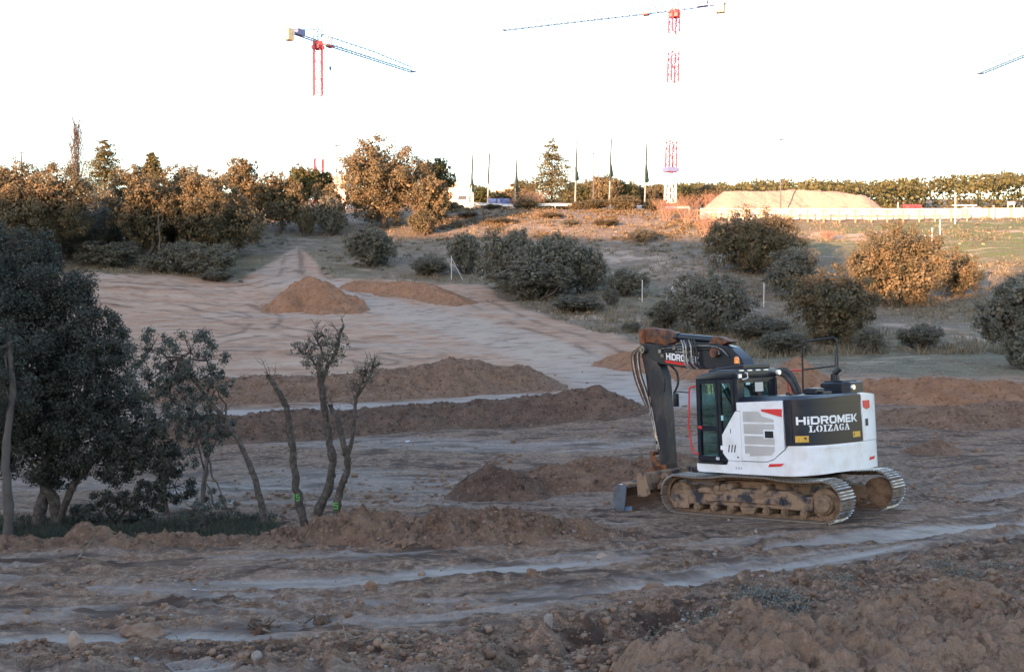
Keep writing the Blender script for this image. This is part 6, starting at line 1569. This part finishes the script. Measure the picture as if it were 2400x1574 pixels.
for x in (2.0, 3.0):
    bm = bmesh.new(); b_cyl(bm, (x, -1.1, .45), (x, 1.1, .45), .45, n=18); obj('wheel', bm, BLACK, bt)

# pale buildings far behind the trees
def building(label, u0, u1, vt, Y, depth, mat, nwin, cat='building'):
    x0 = at(u0, vt, Y).x; x1 = at(u1, vt, Y).x; zt = at(u0, vt, Y).z; zb = gz((x0 + x1) / 2, Y) - 1.0; h = zt - zb; w = x1 - x0
    root = empty('building', ((x0 + x1) / 2, Y, zb), label, cat)
    bm = bmesh.new(); b_box(bm, (0, depth / 2, h / 2), (w, depth, h)); obj('wall', bm, mat, root)
    bm = bmesh.new(); b_box(bm, (0, depth / 2, h + .2), (w + .5, depth + .5, .4)); obj('roof', bm, BWHITE, root)
    for k in range(nwin):
        x = -w / 2 + w * (k + .5) / nwin; bm = bmesh.new(); b_box(bm, (x, -.01, h - 2.2), (w / nwin * .5, .08, 1.1)); obj('window', bm, BWIN, root)
building('pale industrial shed showing beside the round dark pine', 1052, 1100, 432, 200, 14, BWALL, 0)
building('distant cream block glimpsed through the trees by the green flag', 1160, 1205, 436, 245, 12, BWALL, 3)
building('distant white block behind the giant oak', 776, 812, 414, 230, 12, BWALL, 2)

# sand heap on the plateau
def sand():
    Y0 = 146; nodes = [(at(u, 495, Y0).x, Y0 + dy, h, r) for u, dy, h, r in ((1712, 0, 3.0, 4.6), (1790, 1, 3.15, 5.0), (1880, 2, 3.35, 5.2), (1960, 1, 3.25, 5.0), (2010, 0, 2.9, 4.6), (2055, -1, 1.2, 3.6), (2110, -1, .5, 3.0))]
    heap('sand_heap', 'long flat-topped heap of pale sand behind the wooden fence', 'sand heap', nodes, SAND, .2, 161, .16, .9, flat=1.25, wob=.12)
sand()

# wooden fence with crossed braces
def wooden_fence():
    YF = 131.0; us = np.arange(1634, 2266, 36.6); pts = [(at(u, 520, YF).x, YF - (u - 1634) * .002) for u in us]
    x0, y0 = pts[0]; z0 = gz(x0, y0); root = empty('wooden_fence', (x0, y0, z0), 'wooden post and rail fence with diagonal braces before the sand heap', 'fence')
    bmP = bmesh.new(); b_box(bmP, (0, 0, .70), (.16, .14, 1.7)); mp = bpy.data.meshes.new('post'); bmP.to_mesh(mp); bmP.free(); mp.materials.append(WOODF)
    zs = [float(H1(np.array([x]), np.array([y]))[0]) for x, y in pts]
    for k, (x, y) in enumerate(pts):
        link('post', mp, None, root, loc=(x - x0, y - y0, zs[k] - z0))
        if k < len(pts) - 1:
            x2, y2 = pts[k + 1]; a = Vector((x - x0, y - y0 - .1, zs[k] - z0)); b = Vector((x2 - x0, y2 - y0 - .1, zs[k + 1] - z0))
            for dz in (1.40, .62): bm = bmesh.new(); bar(bm, a + Vector((0, 0, dz)), b + Vector((0, 0, dz)), .10); obj('rail', bm, WOODF, root)
            bm = bmesh.new(); bar(bm, a + Vector((.1, -.02, .66 if k % 2 else 1.34)), b + Vector((-.1, -.02, 1.34 if k % 2 else .66)), .08); obj('brace', bm, WOODF, root)
wooden_fence()
def low_wall():
    YW = 134.0; us = np.arange(1640, 2700, 52.0); root = None
    for k in range(len(us) - 1):
        xa, xb = at(us[k], 520, YW).x, at(us[k + 1], 520, YW).x; z = float(H1(np.array([(xa + xb) / 2]), np.array([YW]))[0])
        if root is None: root = empty('concrete_wall', (xa, YW, z), 'low pale concrete panel wall behind the wooden fence', 'wall'); o0 = root.location.copy()
        bm = bmesh.new(); b_box(bm, ((xa + xb) / 2 - o0.x, 0, z - o0.z + .55), (xb - xa - .06, .16, 1.5), bevel=.02); obj('wall_panel', bm, CONCW, root)
        bm = bmesh.new(); b_box(bm, (xb - o0.x, -.05, z - o0.z + .55), (.22, .3, 1.56)); obj('wall_pier', bm, WOODF if us[k] > 2230 else CONCW, root)
low_wall()
# posts, sections and site clutter on the plateau
for (u, vb, vt, Y, r, label) in [(2238, 540, 462, 127, .10, 'tall pale timber post in front of the fence end'), (2328, 527, 483, 132, .10, 'pale post at the concrete wall beyond the fence'), (2394, 527, 484, 132, .10, 'pale post at the concrete wall, farther from the fence'), (2104, 512, 475, 138, .10, 'short pale post where the sand heap ends'),
                                 (2184, 580, 535, 112, .07, 'galvanised post with a side arm on the green slope'), (2168, 578, 552, 112, .09, 'short yellowish stake next to the post with an arm'), (2203, 560, 515, 118, .05, 'thin grey post uphill of the post with an arm'), (2262, 525, 480, 134, .12, 'pale mast at the fence corner')]:
    p = at(u, vb, Y); zb = gz(p.x, Y); h = at(u, vt, Y).z - zb; bm = bmesh.new(); b_cyl(bm, (0, 0, -.2), (0, 0, h), r, r * .8, n=8); b_cyl(bm, (0, 0, h), (0, 0, h + .05), r * 1.2, n=8)
    if u == 2184: bar(bm, (0, 0, h * .5), (-.5, 0, h * .5), .06)
    tag(obj('post', bm, GALV if r < .08 else CONCW, loc=(p.x, Y, zb)), label, 'post')
for (u, w, label, mt, nm) in [(2135, 2.6, 'red steel lattice section lying on the plateau', CR_RED, 'steel_section'), (2260, 3.6, 'white steel trestle frame on the plateau', CR_WHITE, 'trestle_frame')]:
    Y = 150; p = at(u, 490, Y); zb = gz(p.x, Y); bm = bmesh.new(); zl = at(u, 489, Y).z - zb; zh = at(u, 481, Y).z - zb
    root = empty(nm, (p.x, Y, zb), label, 'steel frame')
    if mt is CR_RED:
        for yy in (-.5, .5):
            for z in (zl, zh): bar(bm, (-w / 2, yy, z), (w / 2, yy, z), .13)
        for k in range(8): x = -w / 2 + w * k / 7; bar(bm, (x, -.5, zl), (x, -.5, zh), .1); bar(bm, (x, -.5, zl), (min(x + w / 7, w / 2), -.5, zh), .08)
        obj('lattice', bm, mt, root)
    else:
        bar(bm, (-w / 2, 0, zh), (w / 2, 0, zh), .14); bar(bm, (-.2, 0, zl + .1), (w / 2 + .6, 0, zl + .1), .14); obj('beam', bm, mt, root)
    bm = bmesh.new()
    for x in (-w * .35, w * .35): bar(bm, (x - .5, 0, -.1), (x, 0, max(zl, .3)), .1); bar(bm, (x + .5, 0, -.1), (x, 0, max(zl, .3)), .1)
    if mt is not CR_RED:
        for x in (-w * .35, w * .35): bar(bm, (x, 0, zl - .2), (x, 0, zh), .1)
    obj('support', bm, mt, root)
Y = 165; p = at(2370, 475, Y); zb = gz(p.x, Y); root = empty('site_sign', (p.x, Y, zb), 'small white sign board on two posts at the edge of the pine wood', 'sign'); h = at(2370, 471, Y).z - zb
bm = bmesh.new(); b_box(bm, (0, 0, h - .35), (1.2, .06, .5)); obj('board', bm, CR_WHITE, root)
for x in (-.5, .5): bm = bmesh.new(); b_cyl(bm, (x, .06, -.2), (x, .06, h - .1), .05, n=8); obj('post', bm, GALV, root)
# metal fence posts across the shaded slope
G_M = 'metal fence posts across the slope'
for (u, vb, vt, lean, label) in [(1058, 654, 600, 0, 'galvanised fence post with a diagonal strut'), (1130, 655, 600, 0, 'plain galvanised fence post beside the strutted post'), (1437, 684, 640, 0, 'fence post in front of the bluish shrub'), (1505, 706, 657, 0, 'fence post between the bluish shrub and the bushy oak'),
                                 (1577, 700, 668, 0, 'fence post with a leaning strut at the bushy oak'), (1790, 718, 664, 0, 'white fence post standing between two dark oaks')]:
    p = gp(u, vb); h = at(u, vt, p.y).z - p.z; root = empty('fence_post', p, label, 'fence post', G_M); bm = bmesh.new(); b_cyl(bm, (0, 0, -.2), (0, 0, h), .04, n=8); obj('post', bm, GALV, root)
    bm = bmesh.new(); b_cyl(bm, (0, 0, h), (0, 0, h + .04), .05, n=8); obj('cap', bm, GALV, root)
    if 'strut' in label and 'beside' not in label: bm = bmesh.new(); b_cyl(bm, (0, 0, h * .95), (1.1 if u < 1200 else -.55, .1, .03), .03, n=8); obj('strut', bm, GALV, root)
# ------------------------------------------------------------------ loose things on the ground
CLOD = M('clod_soil', (0.15, 0.093, 0.062), 0.95, c2=(0.26, 0.178, 0.126), nscale=3.0, lo=.4, hi=.62, spec=.15)
STONE = M('grey_stone', (0.24, 0.215, 0.195), 0.85, c2=(0.32, 0.285, 0.255), nscale=4.0, spec=.2)
CHALK = M('pale_rock', (0.31, 0.235, 0.18), 0.9, c2=(0.22, 0.16, 0.12), nscale=5, bump=.5, bscale=25)
STICK = M('dead_wood', (0.10, 0.078, 0.06), 0.9, c2=(0.20, 0.165, 0.13), nscale=8)
LEAF_WEED = M_leaf('weed_leaf', (0.065, 0.065, 0.050), (0.22, 0.215, 0.18), (0.10, 0.098, 0.075))
GRASSM = M_leaf('dry_grass_blade', (0.12, 0.11, 0.07), (0.24, 0.19, 0.125))
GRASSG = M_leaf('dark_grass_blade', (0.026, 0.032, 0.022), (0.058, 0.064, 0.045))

def surf(X, Y):
    """ground height including the big near heap"""
    return HD(X, Y)

def lumps(name, P, size, mat, label, seed, flat=.75, cat='clods'):
    """many small irregular lumps as one object"""
    rng = np.random.default_rng(seed); n = len(P)
    base = np.array([(-1, -1, -1), (1, -1, -1), (1, 1, -1), (-1, 1, -1), (-1, -1, 1), (1, -1, 1), (1, 1, 1), (-1, 1, 1)]) * .62
    q = np.array([(0, 3, 2, 1), (4, 5, 6, 7), (0, 1, 5, 4), (1, 2, 6, 5), (2, 3, 7, 6), (3, 0, 4, 7)])
    V = base[None] * rng.uniform(.55, 1.25, (n, 8, 3)); th = rng.uniform(0, 6.28, n)
    c, s = np.cos(th)[:, None], np.sin(th)[:, None]
    V = np.stack([V[..., 0] * c - V[..., 1] * s, V[..., 0] * s + V[..., 1] * c, V[..., 2] * flat], -1) * size[:, None, None] + P[:, None, :]
    Fc = (q[None] + 8 * np.arange(n)[:, None, None]).reshape(-1, 4)
    tag(link(name, np_mesh(name, V.reshape(-1, 3), Fc), mat), label, cat, kind='stuff')

def scatter(n, seed, u0, u1, Y0, Y1, wfun, power=1.0):
    rng = np.random.default_rng(seed); m = n * 14
    Y = 1 / rng.uniform(1 / Y1, 1 / Y0, m); X = (rng.uniform(u0, u1, m) - 1200) / F0 * Y
    w = wfun(X, Y); k = rng.uniform(0, 1, m) < w; X, Y = X[k][:n], Y[k][:n]
    return X, Y, rng
# heap heights so that clods lie on the near heaps too
_NEARH = [([(1.6, 10.4, 0.26, 0.9), (2.4, 10.9, 0.50, 1.05), (3.4, 10.7, 0.28, 0.9), (4.75, 11.4, 0.66, 1.25), (5.8, 11.1, 0.48, 1.1), (7.2, 11.1, 0.5, 1.2), (7.0, 9.9, 0.55, 1.4), (4.6, 9.9, 0.5, 1.4), (2.4, 9.7, 0.42, 1.1)], 131, .35),
          ([(-4.4, 19.9, 0.22, 0.8), (-3.2, 19.8, 0.42, 0.9), (-1.6, 19.6, 0.42, 1.0), (-0.4, 19.7, 0.62, 1.15), (0.5, 19.8, 0.38, 0.95), (1.2, 20.1, 0.2, 0.8)], 121, .5)]
def onheaps(X, Y):
    h = np.zeros_like(X)
    for nodes, sd, wb in _NEARH: h = np.maximum(h, heap_h(X, Y, nodes, 1.0, sd, wb))
    return h
X, Y, rng = scatter(8000, 11, -150, 2550, 10.5, 24, lambda x, y: np.clip(0.06 + rough_near(x, y) + 1.2 * (onheaps(x, y) > .05), 0, 1) * (1 - .9 * lanes(x, y)) * (1 - pad_w(x, y)))
S = np.exp(rng.normal(math.log(.021), .55, len(X))).clip(.008, .085); h = onheaps(X, Y)
lumps('loose_clods', np.stack([X, Y, HD(X, Y) + h + S * .15], 1), S, CLOD, 'loose crumbs and clods of brown earth scattered over the bench', 12)
X, Y, rng = scatter(380, 13, -150, 2550, 10.5, 24, lambda x, y: np.clip(.1 + rough_near(x, y), 0, 1)); S = np.exp(rng.normal(math.log(.018), .5, len(X))).clip(.008, .05)
lumps('loose_stones', np.stack([X, Y, HD(X, Y) + onheaps(X, Y) + S * .3], 1), S, STONE, 'small grey stones scattered over the bench', 14, cat='stones')
X, Y, rng = scatter(2600, 15, -150, 2550, 60, 135, lambda x, y: 1 - bare(x, y)); S = np.exp(rng.normal(math.log(.10), .4, len(X))).clip(.04, .3)
lumps('slope_stones', np.stack([X, Y, HD(X, Y) + S * .1], 1), S, CHALK, 'pale stones littering the grassy slope', 16, .5, 'stones')

X, Y, rng = scatter(2600, 27, 380, 2500, 24, 55, lambda x, y: np.clip(.15 + sstep(.2, .5, fbm(x * .4, y * .4, 8, 2)), 0, 1) * (1 - .9 * masks(x, y)[0])); S = np.exp(rng.normal(math.log(.045), .5, len(X))).clip(.02, .16)
lumps('field_clods', np.stack([X, Y, HD(X, Y) + S * .1], 1), S, CLOD, 'small clods strewn over the valley floor', 28)
def blades(name, X, Y, Z, hgt, mat, label, seed, per=5, wid=.06, cat='grass'):
    rng = np.random.default_rng(seed); n = len(X) * per
    x = np.repeat(X, per) + rng.normal(size=n) * hgt * .35; y = np.repeat(Y, per) + rng.normal(size=n) * hgt * .35; z = np.repeat(Z, per)
    th = rng.uniform(0, 6.28, n); h = hgt * rng.uniform(.5, 1.2, n); lx = rng.normal(size=n) * h * .45; ly = rng.normal(size=n) * h * .45; w = hgt * wid
    a = np.stack([x - np.cos(th) * w, y - np.sin(th) * w, z - .02], 1); b = np.stack([x + np.cos(th) * w, y + np.sin(th) * w, z - .02], 1); c = np.stack([x + lx, y + ly, z + h], 1)
    V = np.stack([a, b, c], 1).reshape(-1, 3)
    tag(link(name, np_mesh(name, V, np.arange(3 * n).reshape(n, 3)), mat), label, cat, kind='stuff')
X, Y, rng = scatter(5200, 17, -150, 2550, 58, 152, lambda x, y: (1 - bare(x, y)) * sstep(-.25, .3, fbm(x * .12, y * .12, 6, 2)))
blades('dry_grass', X, Y, HD(X, Y), .42, GRASSM, 'thin dry grass tufts on the far slope', 18, 6, .09)
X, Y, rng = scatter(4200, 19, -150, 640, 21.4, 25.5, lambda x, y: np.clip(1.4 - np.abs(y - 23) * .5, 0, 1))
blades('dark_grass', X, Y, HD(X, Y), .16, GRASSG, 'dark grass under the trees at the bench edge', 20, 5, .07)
# low dry scrub covering the bank below the road, and sparse scrub on the shaded slope
LEAF_SCRUB = M_leaf('dry_scrub', (0.10, 0.070, 0.040), (0.21, 0.140, 0.078), (0.11, 0.098, 0.052))
def scrub(name, n, seed, u0, u1, Y0, Y1, rmin, rmax, mat, label, wf, per=34):
    X, Y, rng = scatter(n, seed, u0, u1, Y0, Y1, wf); Z = HD(X, Y); C = []; N = []; S = []
    for x, y, z in zip(X, Y, Z):
        r = rng.uniform(rmin, rmax) * rng.uniform(.6, 1.3); m = per
        q = rng.normal(size=(m, 3)); q[:, 2] = np.abs(q[:, 2]); q /= np.linalg.norm(q, axis=1)[:, None]
        C.append(np.array([x, y, z]) + q * np.array([r * 1.3, r, r * .75]) * rng.uniform(.35, 1.05, m)[:, None]); N.append(q)
    C = np.vstack(C); N = np.vstack(N); V, Fc = leaf_quads(C, N, np.full(len(C), .13), rng, .55, .9)
    tag(link(name, np_mesh(name, V, Fc), mat), label, 'scrub', kind='stuff')
scrub('dry_scrub', 620, 41, 1030, 1720, 119, 151, .35, .75, LEAF_SCRUB, 'dry orange scrub covering the bank below the road', lambda x, y: np.clip(.35 + fbm(x * .15, y * .15, 3, 2), 0, 1))
scrub('slope_scrub', 420, 43, -100, 2500, 84, 128, .2, .5, LEAF_SHADED, 'sparse grey scrub on the shaded slope', lambda x, y: (1 - bare(x, y)) * sstep(-.1, .4, fbm(x * .1, y * .1, 4, 2)), 24)
# weeds along the ditch and verge
def weeds():
    X, Y, rng = scatter(1900, 21, 1300, 2550, 10.6, 19.5, lambda x, y: np.clip(1 - np.abs(y - np.interp(x, [-1.5, 0, 1.5, 3, 5, 7, 10], [10.9, 11.2, 12.9, 13.1, 14.0, 15.6, 17.6])) * .8, 0, 1) * sstep(-.1, .5, fbm(x * 1.6, y * .8, 23, 2)))
    C = []; N = []
    for x, y, z in zip(X, Y, HD(X, Y)):
        m = 5; C.append(np.array([x, y, z]) + rng.normal(size=(m, 3)) * np.array([.06, .06, .025]) + np.array([0, 0, .04])); N.append(np.tile([0, -.3, 1.0], (m, 1)))
    V, Fc = leaf_quads(np.vstack(C), np.vstack(N), np.full(len(C) * 5, .021), rng, .6, .8)
    tag(link('weeds', np_mesh('weeds', V, Fc), LEAF_WEED), 'grey green weeds growing along the ditch', 'weeds', kind='stuff')
weeds()

# single rocks, clods, stumps and sticks that stand out
def rock(name, label, cat, u, v, wpx, hpx, mat, seed, group=None):
    p = gp(u, v); s = p.y / F0; rng = np.random.default_rng(seed); bm = bmesh.new()
    bmesh.ops.create_icosphere(bm, subdivisions=3, radius=1.0)
    dirs = rng.normal(size=(9, 3)); dirs /= np.linalg.norm(dirs, axis=1)[:, None]; cut = rng.uniform(.55, .9, 9)
    for q in bm.verts:
        d = np.array(q.co); k = 1.0
        for a, c in zip(dirs, cut):
            t = d @ a
            if t > c: k = min(k, c / t)
        q.co = q.co * k * float(1 + .05 * rng.normal())
        q.co.x *= wpx / 2 * s; q.co.y *= wpx / 2 * s * .8; q.co.z = (q.co.z + .55) * hpx / 1.5 * s
    tag(obj(name, bm, mat, loc=(p.x, p.y, p.z + onheaps(np.array([p.x]), np.array([p.y]))[0] - .01)), label, cat, group)
rock('rock', 'upright pale rock standing on the smooth lane', 'rock', 178, 1518, 46, 52, CHALK, 1)
rock('rock', 'pale grey stone half buried in the verge clods', 'rock', 602, 1568, 26, 24, STONE, 2)
rock('rock', 'whitish block beside the weedy ditch', 'rock', 1286, 1487, 26, 36, STONE, 3)
rock('clod', 'brown clod sitting alone on the rutted lane below the clod heap', 'clod', 1245, 1346, 26, 20, CLOD, 4)
rock('clod', 'flat pale clod next to the leafless twig heap', 'clod', 1410, 1305, 32, 16, CHALK, 5)
rock('clod', 'dark clod beside the torn root', 'clod', 598, 1462, 40, 30, SOIL_DARK, 6)
rock('clod', 'crumbling clod on the pale lane beside a thin twig', 'clod', 868, 1380, 34, 22, CLOD, 7)
rock('clod', 'low broken clod between the two wheel lanes', 'clod', 1535, 1372, 70, 30, CLOD, 8)
rock('clod', 'cracked slab of dried mud in the rut', 'clod', 330, 1475, 110, 30, CLOD, 10)
rock('clod', 'lump of earth at the verge below the cracked slab', 'clod', 95, 1540, 48, 26, CLOD, 11)
rock('rock', 'tiny white stone in front of the near track', 'rock', 1771, 1252, 9, 8, STONE, 12)
def stick(label, pts, r, mat=None, name='stick', cat='stick'):
    bm = bmesh.new(); P = []
    for u, v, lift in pts: q = gp(u, v); P.append(Vector((q.x, q.y, q.z + lift + float(onheaps(np.array([q.x]), np.array([q.y]))[0]))))
    o = P[0].copy(); b_tube(bm, [p - o for p in P], [r, r * .5], 6, smooth_pts=3)
    tag(obj(name, bm, mat or STICK, loc=o), label, cat)
stick('pale broken stick leaning on the spoil lump', [(182, 1312, .02), (215, 1292, .12), (240, 1275, .25)], .018)
stick('long pale stick lying under the spoil lump', [(184, 1308, .03), (230, 1316, .03), (275, 1322, .02)], .018)
stick('thin arched twig on the wet lane', [(352, 1494, .02), (385, 1490, .10), (408, 1505, .08), (425, 1532, .01)], .009)
stick('forked twig poking from the verge clods', [(815, 1520, .02), (806, 1505, .10), (800, 1490, .2)], .007)
stick('thin twig standing on the bank of the lane', [(1450, 1300, 0), (1458, 1280, .10), (1462, 1262, .2)], .006)
stick('short dark stick on the rutted lane', [(660, 1436, .03), (690, 1432, .04), (722, 1436, .02)], .014)
def stump(label, u, v, seed):
    p = gp(u, v); rng = np.random.default_rng(seed); parts = []
    for k in range(9):
        an = rng.uniform(0, 6.28); l = rng.uniform(.12, .34); parts.append(limb((0, 0, .05), (math.cos(an) * l, math.sin(an) * l * .7, rng.uniform(.0, .22)), .035, .008, rng, 4, 5, .3))
    V, Fc = arr_join(parts); root = empty('torn_root', p, label, 'root')
    link('rootlets', np_mesh('rootlets', V, Fc, True), STICK, root)
    bm = bmesh.new(); bmesh.ops.create_icosphere(bm, subdivisions=2, radius=.11)
    for q in bm.verts: q.co += Vector(rng.normal(size=3)) * .018
    obj('root_ball', bm, SOIL_DARK, root)
stump('dark torn root lying on the lane beside the dark clod', 612, 1470, 31)
stump('reddish torn root with spiky rootlets on the lane', 752, 1450, 32)
stump('small upright stub of root on the clod heap', 1208, 1212, 33)
# scraps of litter
LIT_W = M('white_plastic', (0.75, 0.75, 0.75), 0.5); LIT_B = M('blue_plastic', (0.10, 0.30, 0.62), 0.5)
for k, (u, v, w, mt, label) in enumerate([(366, 1272, .12, LIT_B, 'blue scrap of plastic in the dark grass'), (410, 640, .5, LIT_W, 'white litter at the foot of the grey green shrub'), (618, 637, .25, LIT_W, 'white litter beside the earth track'), (1149, 703, .3, LIT_W, 'white scrap on the edge of the graded earth'),
                                          (1308, 690, .3, LIT_W, 'white scrap caught under the huge shrub'), (456, 1386, .05, LIT_W, 'tiny white scrap on the pale lane'), (955, 1036, .18, LIT_W, 'pale scrap on the valley floor')]):
    p = gp(u, v); rr = random.Random(k); bm = bmesh.new(); n = 7
    vs = [[bm.verts.new(((i / 3 - .5) * w, (j / 3 - .5) * w, rr.uniform(0, .35) * w)) for j in range(4)] for i in range(4)]
    for i in range(3):
        for j in range(3): bm.faces.new((vs[i][j], vs[i + 1][j], vs[i + 1][j + 1], vs[i][j + 1]))
    bmesh.ops.solidify(bm, geom=bm.faces[:], thickness=.006); tag(obj('litter', bm, mt, loc=p), label, 'litter')
